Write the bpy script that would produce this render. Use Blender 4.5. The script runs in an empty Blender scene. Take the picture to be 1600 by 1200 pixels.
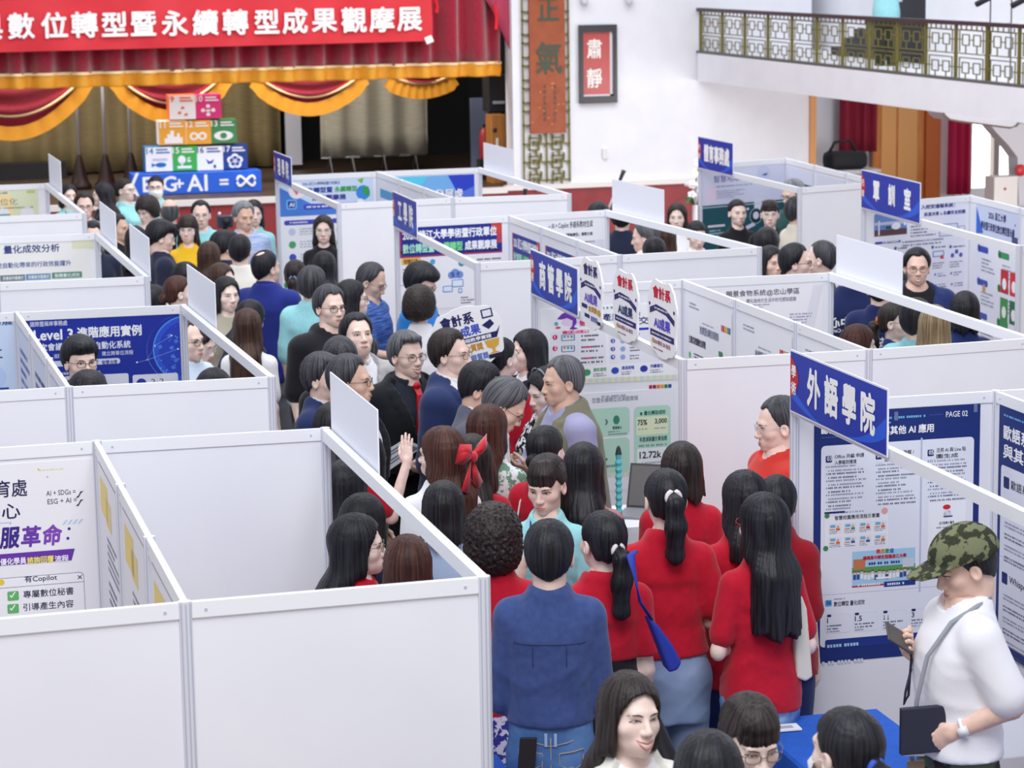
import bpy, math, random
import numpy as np
from mathutils import Vector, Matrix

# ------------------------------------------------------------------ camera, world, lights, exposure
SC = bpy.context.scene
COL = SC.collection
U = 0.9            # scales hall and camera height about the origin to fit head sizes; lengths of the hall and the booths are given in panel widths of 0.9 m
CAM_H = 3.97
YAW, PITCH, ROLL, FPX = 0.2849, 0.1685, -0.0152, 3759.65
_c, _s = math.cos(YAW), math.sin(YAW)
FW = np.array([_s*math.cos(PITCH), _c*math.cos(PITCH), -math.sin(PITCH)])
_rt = np.array([_c, -_s, 0.0]); _up = np.cross(_rt, FW)
RT = _rt*math.cos(ROLL) + _up*math.sin(ROLL)
UP = _up*math.cos(ROLL) - _rt*math.sin(ROLL)
cam_data = bpy.data.cameras.new('camera')
cam = bpy.data.objects.new('camera', cam_data); COL.objects.link(cam)
cam.matrix_world = Matrix(((RT[0], UP[0], -FW[0], 0), (RT[1], UP[1], -FW[1], 0), (RT[2], UP[2], -FW[2], CAM_H*U), (0, 0, 0, 1)))
cam_data.sensor_fit = 'HORIZONTAL'; cam_data.sensor_width = 36.0
cam_data.lens = FPX/1600*36.0
cam_data.clip_end = 200
cam_data.dof.use_dof = True; cam_data.dof.focus_distance = 9.8; cam_data.dof.aperture_fstop = 6.3
SC.camera = cam

wd = bpy.data.worlds.new('hall_daylight'); SC.world = wd; wd.use_nodes = True
bg = wd.node_tree.nodes['Background']; bg.inputs[0].default_value = (0.90, 0.93, 1.0, 1); bg.inputs[1].default_value = 0.50

def area(name, loc, size, power, color, aim):
    d = bpy.data.lights.new(name, 'AREA'); d.shape = 'RECTANGLE'; d.size, d.size_y = size; d.energy = power; d.color = color
    o = bpy.data.objects.new(name, d); COL.objects.link(o); o.location = loc
    o.rotation_euler = (Vector(aim)-Vector(loc)).to_track_quat('-Z', 'Y').to_euler()
    return o
area('ceiling_light', (1.0, 3.5, 8.0), (5, 4), 330, (.97, .98, 1), (3.2, 11.5, 0))
area('ceiling_light', (3.5, 14, 8.0), (8, 6), 330, (.97, .98, 1), (3.8, 16, 0))
area('ceiling_light', (6.5, 23, 8.0), (10, 5), 330, (.97, .98, 1), (6.5, 26, .5))
area('stage_light', (3.5, 30.7, 4.3), (9, .6), 300, (1, .93, .82), (4, 34.5, 1.2))  # added fill lamp behind the valance, brightens the stage interior
area('passage_daylight', (13.9, 21.5, 1.25), (3, 1.6), 200, (1, 1, 1), (11.6, 30.5, 1.1))  # added fill lamp out of view, whitens the wall and passage under the balcony
area('window_daylight', (15.5, 22, 4.2), (8, 4), 260, (.93, .96, 1), (5, 16, 1))

SC.view_settings.view_transform = 'Standard'; SC.view_settings.look = 'None'
SC.view_settings.exposure = 0.58; SC.view_settings.gamma = 1.0; SC.view_settings.use_curve_mapping = False

def ray(px, py):
    return FW + (px-800)/FPX*RT - (py-600)/FPX*UP
def atz(px, py, z):
    d = ray(px, py); t = (z-CAM_H)/d[2]; return np.array([d[0]*t, d[1]*t, z])
def aty(px, py, y):
    d = ray(px, py); t = y/d[1]; return np.array([d[0]*t, y, CAM_H+d[2]*t])

# ------------------------------------------------------------------ materials
def lin(c):
    return tuple(((v/255)/12.92 if v <= 10 else (((v/255)+.055)/1.055)**2.4) for v in c)
MATS = {}
def mat(name, rgb, rough=.6, metal=0.0, kind=None, rgb2=None, scale=60, bump=.15, spec=.5, sheen=0, alpha=1, emit=0):
    key = (name, rgb, rough, metal, kind, rgb2, scale, bump, alpha, emit)
    if key in MATS: return MATS[key]
    m = bpy.data.materials.new(name); m.use_nodes = True
    nt = m.node_tree; N = nt.nodes; L = nt.links; b = N['Principled BSDF']
    col = (*lin(rgb), 1)
    b.inputs['Base Color'].default_value = col
    b.inputs['Roughness'].default_value = rough; b.inputs['Metallic'].default_value = metal
    b.inputs['Specular IOR Level'].default_value = spec
    if sheen: b.inputs['Sheen Weight'].default_value = sheen
    if emit: b.inputs['Emission Color'].default_value = col; b.inputs['Emission Strength'].default_value = emit
    if alpha < 1: b.inputs['Alpha'].default_value = alpha
    if kind:
        tc = N.new('ShaderNodeTexCoord'); src = tc.outputs['Object']
        if kind == 'hair':
            at = N.new('ShaderNodeAttribute'); at.attribute_name = 'strand'; src = at.outputs['Vector']
        tex = N.new('ShaderNodeTexNoise')
        if kind == 'voronoi':
            tex = N.new('ShaderNodeTexVoronoi')
        tex.inputs['Scale'].default_value = scale
        if kind == 'stripe' or kind == 'wood':
            mp = N.new('ShaderNodeMapping'); L.new(src, mp.inputs[0]); src = mp.outputs[0]
            mp.inputs['Scale'].default_value = (1, 1, 30) if kind == 'stripe' else (6, 6, .5)
        L.new(src, tex.inputs['Vector'])
        if kind != 'voronoi': tex.inputs['Detail'].default_value = 3
        fac = tex.outputs[0]
        if rgb2:
            rp = N.new('ShaderNodeValToRGB'); e = rp.color_ramp.elements
            lo, hi = {'camo': (.47, .5), 'print': (.48, .53), 'stripe': (.48, .52), 'voronoi': (.25, .4)}.get(kind, (.35, .65))
            e[0].position = lo; e[1].position = hi; e[0].color = col; e[1].color = (*lin(rgb2), 1)
            L.new(fac, rp.inputs[0]); L.new(rp.outputs[0], b.inputs['Base Color'])
        if bump:
            bp = N.new('ShaderNodeBump'); bp.inputs['Strength'].default_value = bump; bp.inputs['Distance'].default_value = .004
            L.new(fac, bp.inputs['Height']); L.new(bp.outputs[0], b.inputs['Normal'])
    MATS[key] = m
    return m
def flat(rgb, rough=.55): return mat('print_ink', rgb, rough, spec=.25)
def cloth(rgb, rgb2=None, scale=140, kind='noise', bump=.12): return mat('fabric', rgb, .85, 0, kind, rgb2, scale, bump, .2, .15)
def hairm(rgb, rgb2): return mat('hair_strands', tuple(int(c*.72) for c in rgb), .46, 0, 'hair', tuple(int(c*.74) for c in rgb2), 1.0, .6, .28)
WHITE = (236, 237, 245)

# ------------------------------------------------------------------ meshes and objects
class MB:
    """collects polygons with material slots, then links them as one mesh object"""
    def __init__(self): self.v = []; self.f = []; self.m = []; self.n = 0
    def add(self, v, f, m=0):
        self.v.append(np.asarray(v, float).reshape(-1, 3))
        self.f.extend([tuple(int(i)+self.n for i in q) for q in f]); self.m.extend([m]*len(f)); self.n += len(self.v[-1]); return self
    def box(self, lo, hi, m=0):
        x0, y0, z0 = lo; x1, y1, z1 = hi
        v = [(x0,y0,z0),(x1,y0,z0),(x1,y1,z0),(x0,y1,z0),(x0,y0,z1),(x1,y0,z1),(x1,y1,z1),(x0,y1,z1)]
        return self.add(v, BOXF, m)
    def obox(self, c, ax, ay, az, m=0):
        """box from its centre and three half-axis vectors"""
        c, ax, ay, az = (np.asarray(q, float) for q in (c, ax, ay, az))
        v = [c+sx*ax+sy*ay+sz*az for sz in (-1, 1) for sx, sy in ((-1,-1),(1,-1),(1,1),(-1,1))]
        return self.add(v, BOXF, m)
    def beam(self, a, b, w, h, m=0):
        """box bar from a to b, w wide across (level) and h high"""
        a, b = np.asarray(a, float), np.asarray(b, float); d = b-a; L = np.linalg.norm(d); d /= L
        s = np.cross(d, (0, 0, 1)); n = np.linalg.norm(s); s = s/n if n > 1e-6 else np.array((1., 0, 0)); u = np.cross(s, d)
        return self.obox((a+b)/2, d*L/2, s*w/2, u*h/2, m)
    def tube(self, pts, r, seg=8, m=0, cap=True, flatz=1.0):
        pts = np.asarray(pts, float); n = len(pts); r = np.broadcast_to(np.asarray(r, float), (n,)) 
        t = np.gradient(pts, axis=0); t /= np.linalg.norm(t, axis=1)[:, None]+1e-12
        ref = np.array((0, 0, 1.)) if abs(t[0][2]) < .9 else np.array((1., 0, 0))
        V = []
        for i in range(n):
            s = np.cross(t[i], ref); s /= np.linalg.norm(s)+1e-12; u = np.cross(s, t[i])
            for k in range(seg):
                a = 2*math.pi*k/seg; V.append(pts[i]+r[i]*(math.cos(a)*s+flatz*math.sin(a)*u))
        F = [(i*seg+k, i*seg+(k+1) % seg, (i+1)*seg+(k+1) % seg, (i+1)*seg+k) for i in range(n-1) for k in range(seg)]
        if cap: F += [tuple(range(seg-1, -1, -1)), tuple((n-1)*seg+k for k in range(seg))]
        return self.add(V, F, m)
    def lathe(self, prof, c=(0, 0, 0), seg=20, m=0):
        V = [(c[0]+r*math.cos(2*math.pi*k/seg), c[1]+r*math.sin(2*math.pi*k/seg), c[2]+z) for r, z in prof for k in range(seg)]
        n = len(prof)
        F = [(i*seg+k, i*seg+(k+1) % seg, (i+1)*seg+(k+1) % seg, (i+1)*seg+k) for i in range(n-1) for k in range(seg)]
        F += [tuple(range(seg-1, -1, -1)), tuple((n-1)*seg+k for k in range(seg))]
        return self.add(V, F, m)
    def ell(self, c, r, m=0, seg=12, rings=8, R=None):
        V = []
        for i in range(rings+1):
            ph = math.pi*i/rings
            for k in range(seg):
                a = 2*math.pi*k/seg; V.append((r[0]*math.sin(ph)*math.cos(a), r[1]*math.sin(ph)*math.sin(a), r[2]*math.cos(ph)))
        V = np.array(V)
        if R is not None: V = V@np.asarray(R).T
        F = [(i*seg+k, (i+1)*seg+k, (i+1)*seg+(k+1) % seg, i*seg+(k+1) % seg) for i in range(rings) for k in range(seg)]
        return self.add(V+np.asarray(c), F, m)
    def arrays(self): return (np.concatenate(self.v) if self.v else np.zeros((0, 3))), self.f, self.m
    def build(self, name, mats, parent=None, smooth=False, bevel=0):
        return link_mesh(name, np.concatenate(self.v), self.f, mats, self.m, parent, smooth, bevel)
BOXF = [(0,3,2,1),(4,5,6,7),(0,1,5,4),(1,2,6,5),(2,3,7,6),(3,0,4,7)]
def new_mesh(name, v, f, mats, mi=None, smooth=False):
    me = bpy.data.meshes.new(name)
    v = np.asarray(v, np.float32)*U
    if isinstance(f, np.ndarray):
        me.vertices.add(len(v)); me.vertices.foreach_set('co', v.ravel())
        k = f.shape[1]; me.loops.add(f.size); me.loops.foreach_set('vertex_index', f.astype(np.int32).ravel())
        me.polygons.add(len(f)); me.polygons.foreach_set('loop_start', np.arange(0, f.size, k, dtype=np.int32))
        me.update(calc_edges=True)
    else:
        me.from_pydata(v.tolist(), [], f)
    for m in (mats if isinstance(mats, (list, tuple)) else [mats]): me.materials.append(m)
    if mi is not None and len(mi): me.polygons.foreach_set('material_index', np.asarray(mi, np.int32))
    me.polygons.foreach_set('use_smooth', np.full(len(me.polygons), bool(smooth)))
    me.update()
    return me
def link_mesh(name, v, f, mats, mi=None, parent=None, smooth=False, bevel=0):
    me = new_mesh(name, v, f, mats, mi, smooth)
    o = bpy.data.objects.new(name, me); COL.objects.link(o)
    if parent: o.parent = parent
    if bevel:
        b = o.modifiers.new('bevel', 'BEVEL'); b.width = bevel; b.segments = 2; b.limit_method = 'ANGLE'
    return o
def thing(name, label, cat, loc=(0, 0, 0), rz=0, group=None):
    o = bpy.data.objects.new(name, None); COL.objects.link(o); o.location = np.asarray(loc, float)*U; o.rotation_euler = (0, 0, rz)
    o.empty_display_size = .1
    return tag(o, label, cat, group)
def tag(o, label, cat, group=None):
    o['label'] = label; o['category'] = cat
    if group: o['group'] = group
    return o
def struct(name, mb, m, smooth=False):
    o = mb.build(name, m, None, smooth); o['kind'] = 'structure'; return o
TXT = {}
def text_mesh(s, bold=0.0):
    """outline of a line of text, in em units; bold lettering is struck several times, slightly moved"""
    k = (s, bold)
    if k not in TXT:
        c = bpy.data.curves.new('lettering', 'FONT'); c.body = s; c.resolution_u = 2
        o = bpy.data.objects.new('lettering', c); me = o.to_mesh()
        v = np.array([q.co[:2] for q in me.vertices] or [(0, 0)]); f = [tuple(p.vertices) for p in me.polygons]
        o.to_mesh_clear(); bpy.data.objects.remove(o); bpy.data.curves.remove(c)
        v = np.c_[v, np.zeros(len(v))]
        if bold:
            n = len(v); b = bold*.9; sh = [(-b, 0), (b, 0), (0, -b), (0, b)] if bold < .03 else [(-b, 0), (b, 0), (0, -b), (0, b), (-b*.7, -b*.7), (b*.7, b*.7), (-b*.7, b*.7), (b*.7, -b*.7)]
            f = [tuple(i+n*j for i in q) for j in range(len(sh)) for q in f]; v = np.concatenate([v+np.array((*q, .16*j)) for j, q in enumerate(sh)])
        v = v-v.min(0); TXT[k] = (v, f)
    return TXT[k]
# ------------------------------------------------------------------ people: distance fields, meshed with surface nets
def grid(lo, hi, h):
    ax = [np.arange(l, u+h, h, dtype=np.float32) for l, u in zip(lo, hi)]
    return np.meshgrid(*ax, indexing='ij'), np.array(lo, float)
def surfnet(F, lo, h):
    nx, ny, nz = F.shape
    neg = F < 0
    c = np.zeros((nx-1, ny-1, nz-1), np.int8)
    for i in (0, 1):
        for j in (0, 1):
            for k in (0, 1): c += neg[i:nx-1+i, j:ny-1+j, k:nz-1+k]
    act = (c > 0) & (c < 8)
    I, J, K = np.nonzero(act); n = len(I)
    idx = np.full(act.shape, -1, np.int32); idx[I, J, K] = np.arange(n)
    P = np.zeros((n, 3)); W = np.zeros(n)
    co = [(i, j, k) for i in (0, 1) for j in (0, 1) for k in (0, 1)]
    val = {q: F[I+q[0], J+q[1], K+q[2]] for q in co}
    for a in co:
        for ax in range(3):
            if a[ax] == 0:
                b = list(a); b[ax] = 1; b = tuple(b)
                fa, fb = val[a], val[b]; cr = (fa < 0) != (fb < 0)
                t = np.where(cr, fa/np.where(fa-fb == 0, 1, fa-fb), 0)
                p = np.tile(np.array(a, float), (n, 1)); p[:, ax] = t
                P += p*cr[:, None]; W += cr
    P = (P/np.maximum(W, 1)[:, None]+np.stack([I, J, K], 1))*h+lo
    Q = []
    for ax in range(3):
        sl0 = [slice(1, -1)]*3; sl1 = [slice(1, -1)]*3
        sl0[ax] = slice(0, -1); sl1[ax] = slice(1, None)
        A, B = neg[tuple(sl0)], neg[tuple(sl1)]
        for flag in (True, False):
            i, j, k = np.nonzero((A != B) & (A == flag))
            g = [i, j, k]
            for d in range(3):
                if d != ax: g[d] = g[d]+1
            u, w = (ax+1) % 3, (ax+2) % 3
            def cell(du, dw):
                q = list(g); q[u] = q[u]-du; q[w] = q[w]-dw; return idx[q[0], q[1], q[2]]
            q = np.stack([cell(1, 1), cell(0, 1), cell(0, 0), cell(1, 0)], 1)
            Q.append(q if flag else q[:, ::-1])
    return P, np.concatenate(Q) if Q else np.zeros((0, 4), int)
def smin(a, b, k): 
    h = np.clip(.5+.5*(b-a)/k, 0, 1); return b*(1-h)+a*h-k*h*(1-h)
def smax(a, b, k): return -smin(-a, -b, k)
def ellp(G, c, r):
    x, y, z = ((G[i]-c[i])/r[i] for i in range(3))
    k0 = np.sqrt(x*x+y*y+z*z); k1 = np.sqrt((x/r[0])**2+(y/r[1])**2+(z/r[2])**2)+1e-9
    return k0*(k0-1)/k1
def cone(G, a, b, ra, rb):
    a, b = np.asarray(a, float), np.asarray(b, float); d = b-a; dd = d@d+1e-12
    px, py, pz = G[0]-a[0], G[1]-a[1], G[2]-a[2]
    t = np.clip((px*d[0]+py*d[1]+pz*d[2])/dd, 0, 1)
    return np.sqrt((px-t*d[0])**2+(py-t*d[1])**2+(pz-t*d[2])**2)-(ra+(rb-ra)*t)
def chain(G, pts, rs, k=.02):
    D = None
    for i in range(len(pts)-1):
        q = cone(G, pts[i], pts[i+1], rs[i], rs[i+1]); D = q if D is None else smin(D, q, k)
    return D

# ---- heads (origin between the ears at eye level, +y is where the face looks)
def head_sdf(G, fem):
    j = .90 if fem else 1.0
    D = ellp(G, (0, -.015, .03), (.074, .094, .086))
    D = smin(D, ellp(G, (0, .022, -.03), (.061, .066, .086)), .03)
    D = smin(D, ellp(G, (0, .034, -.074), (.047*j, .046, .036)), .025)
    D = smin(D, ellp(G, (0, .070, -.098), (.019*j, .017, .016)), .022)
    for s in (-1, 1):
        D = smin(D, ellp(G, (s*.041, .048, -.028), (.024, .024, .022)), .022)
        D = smax(D, -ellp(G, (s*.031, .104, -.001), (.019, .020, .013)), .016)
        D = smin(D, ellp(G, (s*.0115, .094, -.038), (.0095, .010, .0085)), .006)
        e = ellp(G, (s*.078, -.010, -.014), (.011, .020, .032)); e = smax(e, -ellp(G, (s*.088, -.004, -.012), (.010, .011, .019)), .006)
        D = smin(D, e, .006)
    D = smin(D, cone(G, (-.034, .074, .019), (.034, .074, .019), .011, .011), .018)
    D = smin(D, cone(G, (0, .083, .006), (0, .103, -.034), .007, .0112), .010)
    D = smin(D, ellp(G, (0, .076, -.070), (.026, .018, .020)), .018)
    D = smin(D, cone(G, (0, -.020, -.06), (0, -.022, -.19), .048 if fem else .057, .049 if fem else .057), .025)
    return D
HEAD = {}
# material slots of a body: 0 skin, 1 lips, 2 eye white, 3 iris / lashes / brows, 4 teeth
def head_mesh(fem, mouth, lod):
    k = (fem, mouth, lod)
    if k in HEAD: return HEAD[k]
    h = (.0042, .0065)[lod]
    G, lo = grid((-.10, -.125, -.22), (.10, .13, .13), h)
    v, f = surfnet(head_sdf(G, fem), lo, h)
    f = f[(v[f].mean(1)[:, 2] > -.205)]
    mb = MB(); mb.add(v, f.tolist() if False else [tuple(q) for q in f], 0)
    sm = {'shut': 0, 'smile': .007, 'laugh': .010, 'open': .002}[mouth]
    ys = np.linspace(.04, .13, 181)
    def front(x, z):
        """where the face surface lies in front of (x, z)"""
        d = head_sdf((np.full(181, x), ys, np.full(181, z)), fem); i = np.nonzero(d < 0)[0]
        return ys[i[-1]] if len(i) else .07
    def on(pts, lift): return [(x, front(x, z)+lift, z) for x, z in pts]
    for s in (-1, 1):
        sq = {'laugh': .40, 'smile': .62}.get(mouth, .80)
        y0 = front(s*.031, -.001)
        mb.ell((s*.031, y0-.0035, -.0005), (.0135, .0070, .0062*sq), 2, 10, 6)
        mb.ell((s*.031, y0-.0005, -.0003), (.0058, .0048, .0060*sq), 3, 8, 6)
        mb.tube(on([(s*(.031+dx), .0056*sq-(dx*dx)*16) for dx in (-.0165, -.010, 0, .010, .0185)], .0012), [.0009, .0018, .0021, .0019, .0010], 5, 3)
        mb.tube(on([(s*(.031+dx), .0195+dx*.08-dx*dx*13) for dx in (-.019, -.010, 0, .010, .021)], .0003), [.0014, .0028, .0030, .0024, .0010], 5, 3, flatz=.8)
    gap = {'shut': .0070, 'smile': .0125, 'laugh': .0175, 'open': .012}[mouth]
    wd = {'shut': .0235, 'smile': .0285, 'laugh': .031, 'open': .021}[mouth]
    tt = (-1, -.66, -.25, 0, .25, .66, 1)
    zm = -.0665
    up = [(q*wd, zm+sm*abs(q)**1.7+(.0012 if abs(q) == .25 else 0)) for q in tt]
    dn = [(q*wd*.96, zm-gap+(sm+gap*.92)*abs(q)**1.9) for q in tt]
    if mouth in ('smile', 'laugh', 'open'):
        mid = on([(q*wd*.86, zm-gap*.5+(sm+gap*.3)*abs(q)**1.8) for q in tt], -gap*.40)
        mb.tube(mid, [.001, gap*.38, gap*.5, gap*.5, gap*.5, gap*.38, .001], 6, 4 if mouth != 'open' else 3, flatz=1)
    mb.tube(on(up, .0006), [.0008, .0022, .0030, .0027, .0030, .0022, .0008], 6, 1)
    mb.tube(on(dn, .0006), [.0008, .0026, .0037, .0040, .0037, .0026, .0008], 6, 1)
    for s in (-1, 1): mb.ell((s*.0075, .1015, -.0445), (.0034, .0045, .0018), 3, 6, 4)
    HEAD[k] = mb.arrays(); return HEAD[k]

# ---- hair (same frame as the head)
HAIR = {}
def az_of(G): return np.abs(np.arctan2(G[0], G[1]+.012))
def hairline(az, front, temple, nape):
    return np.interp(az, [0, .55, 1.0, 1.30, 1.50, 1.72, 2.0, 3.2], [front, front-.002, temple, temple-.055, -.030, -.020, -.040, nape])
def hair_mesh(style, lod=0):
    k = (style, lod)
    if k in HAIR: return HAIR[k]
    p = style.split('+'); base = p[0]
    h = (.0058, .0085)[lod]
    zmin = {'long': -.46, 'mid': -.30, 'pony': -.44, 'bob': -.18, 'half': -.34}.get(base, -.16)
    G, lo = grid((-.15, -.22, zmin), (.15, .15, .175), h)
    az = az_of(G); x, y, z = G
    thick = {'crop': .011, 'short': .020, 'full': .027, 'curly': .040, 'perm': .034, 'bald': .009, 'crown': .011, 'recede': .012}.get(base, .015)
    tight = base in ('crop', 'short', 'full', 'recede', 'bald', 'crown', 'pony', 'bun')
    front0 = {'recede': .088, 'crop': .074, 'short': .078, 'full': .052}.get(base, .062)
    if tight:
        ln = np.interp(az, [0, .55, 1.0, 1.35, 1.6, 1.9, 2.2, 3.2], [front0, front0, .04, .0, -.02, -.045, -.065, -.085])
        tp = np.clip((z-ln)/(.075 if base not in ('pony', 'bun') else .03), 0, 1); tp = .0035+(thick-.0035)*tp*(2-tp)
        cap = ellp(G, (0, -.016, .032), (.076, .095, .087))-tp
        back = ellp(G, (0, -.030, -.02), (.066, .070, .075))-tp*.7
    else:
        cap = ellp(G, (0, -.017, .033), (.076+thick, .096+thick, .087+thick))
        back = ellp(G, (0, -.035, -.02), (.066+thick*.8, .070+thick*.8, .075))
    cap = smin(cap, back, .03)
    front = {'recede': .088, 'crop': .074, 'short': .078, 'full': .052}.get(base, .062)
    if 'fringe' in p: front = .022
    if base in ('crop', 'short', 'full', 'recede', 'bald', 'crown'):
        line = hairline(az, front, .045, -.085)
        if base in ('short', 'crop'): line = np.interp(az, [0, .30, .55, .80, 1.05, 1.30, 1.50, 1.72, 2.0, 3.2], [.079, .084, .092, .070, .034, -.012, -.030, -.020, -.040, -.085])
        if base == 'recede': line = np.interp(az, [0, .5, .75, 1.2, 1.5, 1.72, 2, 3.2], [.098, .102, .090, .01, -.03, -.02, -.04, -.085])
        D = smax(cap, line-z+.003*np.sin(az*23+np.sin(az*9)*2)*(az < 1.2), .004)
        if base == 'full': D = smin(D, smax(ellp(G, (.012, .050, .085), (.062, .050, .036)), line-z, .006), .03)
        if base == 'short' and 'quiff' in p: D = smin(D, smax(ellp(G, (.01, .062, .098), (.060, .034, .024)), line-z, .006), .02)
        if base == 'bald': D = smax(D, z-.045-.02*(az > 2.2), .01)
        if base == 'crown': D = smax(D, -ellp(G, (0, -.065, .125), (.040, .045, .036)), .008)
    elif base in ('curly', 'perm'):
        line = np.interp(az, [0, .5, .8, 1.1, 1.4, 3.2], [front+.012, front, .03, -.07, -.135, -.150])
        if base == 'perm': line = np.interp(az, [0, .5, .8, 1.15, 1.5, 3.2], [.055, .05, .02, -.05, -.07, -.10])
        body = smin(cap, ellp(G, (0, -.03, -.055), (.108, .100, .085)) if base == 'curly' else ellp(G, (0, -.04, -.02), (.094, .085, .085)), .05)
        D = smax(body, line-z, .012)
        a = .0075 if base == 'curly' else .004
        D = D+a*(np.sin(x*170+np.sin(z*120)*1.4)*np.sin(y*160+1)*np.sin(z*150+np.sin(x*90)*1.5))
    else:
        zend = {'bob': -.125, 'mid': -.24, 'half': -.28, 'long': -.42, 'pony': -.08, 'bun': -.07}[base]
        if base in ('pony', 'bun'):
            line = np.interp(az, [0, .55, .95, 1.3, 1.5, 1.8, 2.2, 3.2], [front+.008, front+.004, .05, .012, .005, -.03, -.062, -.075])
            D = smax(ellp(G, (0, -.018, .031), (.085, .106, .094)), line-z, .006)
            D = smin(D, smax(ellp(G, (0, -.04, -.02), (.072, .072, .07)), np.maximum(line-z, y+.0), .006), .015)
        else:
            line = np.interp(az, [0, .42, .72, 1.0, 1.2, 3.2], [front+.016, front+.006, .028, -.03, zend, zend])
            t = np.clip((-.0-z)/(-zend), 0, 1)
            wid = .087+.017*np.clip((.04-z)/.16, 0, 1)
            q = np.clip((-.07-z)/.12, 0, 1); q = q*q*(3-2*q); dep = .104-.018*q
            yc = -.020-.078*q*(base in ('long', 'half', 'mid'))
            shell = (np.sqrt((x/wid)**2+((y-yc)/dep)**2)-1)*np.minimum(wid, dep)
            shell = np.maximum(shell, z-.04)
            D = smax(smin(cap, shell, .012), line-z+(.014*np.sin(x*70+1)+.006*np.sin(x*230))*(az > 1.4), .006)
            inner = (np.sqrt((x/.064)**2+((y-.035)/.085)**2)-1)*.064
            D = smax(D, -np.maximum(inner, z-.03), .008)
            if base in ('mid', 'half', 'long'):
                D = smax(D, np.minimum(.06-y, 1)*0+np.where(z < -.12, y+.015+('locks' in p)*-.09, -1), .01)
        if 'fringe' in p:
            D = smin(D, smax(np.abs(cap+.004)-.008, np.maximum(.026+.004*np.sin(x*300)-z, np.maximum(z-.128, np.abs(x)-.062)), .004), .01)
            D = np.where((y > .02) & (z < .02) & (az < .8), np.maximum(D, .004), D)
        if base == 'pony':
            hi = 'high' in p; z0 = .035 if hi else -.01
            D = smin(D, chain(G, [(0, -.105, z0), (0, -.150, z0-.03), (.004, -.152, z0-.12), (.006, -.138, z0-.24), (.008, -.128, z0-.33 if 'shortail' not in p else z0-.255)], [.020, .034, .040, .036, .010], .02), .008)
        if base == 'bun':
            D = smin(D, ellp(G, (0, -.118, .02 if 'high' in p else -.035), (.040, .036, .038)), .008)
    D = D+.0013*np.sin(az*46+np.sin(z*40)*1.2)+.0008*np.sin(az*91+z*25)+(.0028*np.sin(az*9+np.sin(z*17)*1.3+x*20)*np.clip(.09-z, 0, .12)*9 if base in ('mid', 'half', 'long', 'bob', 'full', 'pony') else 0)
    v, f = surfnet(D, lo, h)
    r = np.arctan2(v[:, 0], -(v[:, 1]+.02)); down = np.hypot(np.hypot(v[:, 0], v[:, 1]+.03)*.9, np.minimum(v[:, 2]-.13, 0))
    st = np.stack([np.cos(r)*14, np.sin(r)*14, down*5], 1)
    if base in ('curly', 'perm'): st = v*130
    HAIR[k] = (v, f, st.astype(np.float32), {}); return HAIR[k]

# ---- hands (origin at the wrist, +z towards the fingertips, +y palm side, thumb on +x)
HANDM = {}
def hand_mesh(kind, lod):
    k = (kind, lod)
    if k in HANDM: return HANDM[k]
    h = (.0036, .006)[lod]
    curl = {'relaxed': .42, 'open': .05, 'grip': 1.05, 'flat': .2}[kind]
    G, lo = grid((-.07, -.05, -.03), (.085, .12, .21), h)
    D = smin(ellp(G, (0, 0, .048), (.040, .014, .052)), cone(G, (0, 0, -.02), (0, 0, .02), .025, .024), .018)
    for i, (x, L, r) in enumerate(((.028, .072, .0083), (.009, .080, .0086), (-.010, .075, .0082), (-.028, .058, .0072))):
        p = np.array((x, 0, .088-abs(x-.004)*.28)); c = curl*(1+.14*i); a = c*.5; sp = x*(2.6 if kind == 'open' else 1.1)
        pts = [p]
        for s in (.45, .31, .24):
            d = np.array((math.sin(sp)*math.cos(a), math.sin(a), math.cos(a)*math.cos(sp))); p = p+d*L*s; pts.append(p); a += c*.85
        D = smin(D, chain(G, pts, [r*1.08, r, r*.94, r*.8], .004), .005)
    D = smin(D, chain(G, [(.026, .004, .026), (.048, .012+.01*curl, .055), (.056-.01*curl, .02+.02*curl, .082), (.054-.014*curl, .026+.026*curl, .104)], [.014, .0115, .0095, .0078], .006), .009)
    v, f = surfnet(D, lo, h); HANDM[k] = (v, f); return HANDM[k]

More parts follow.
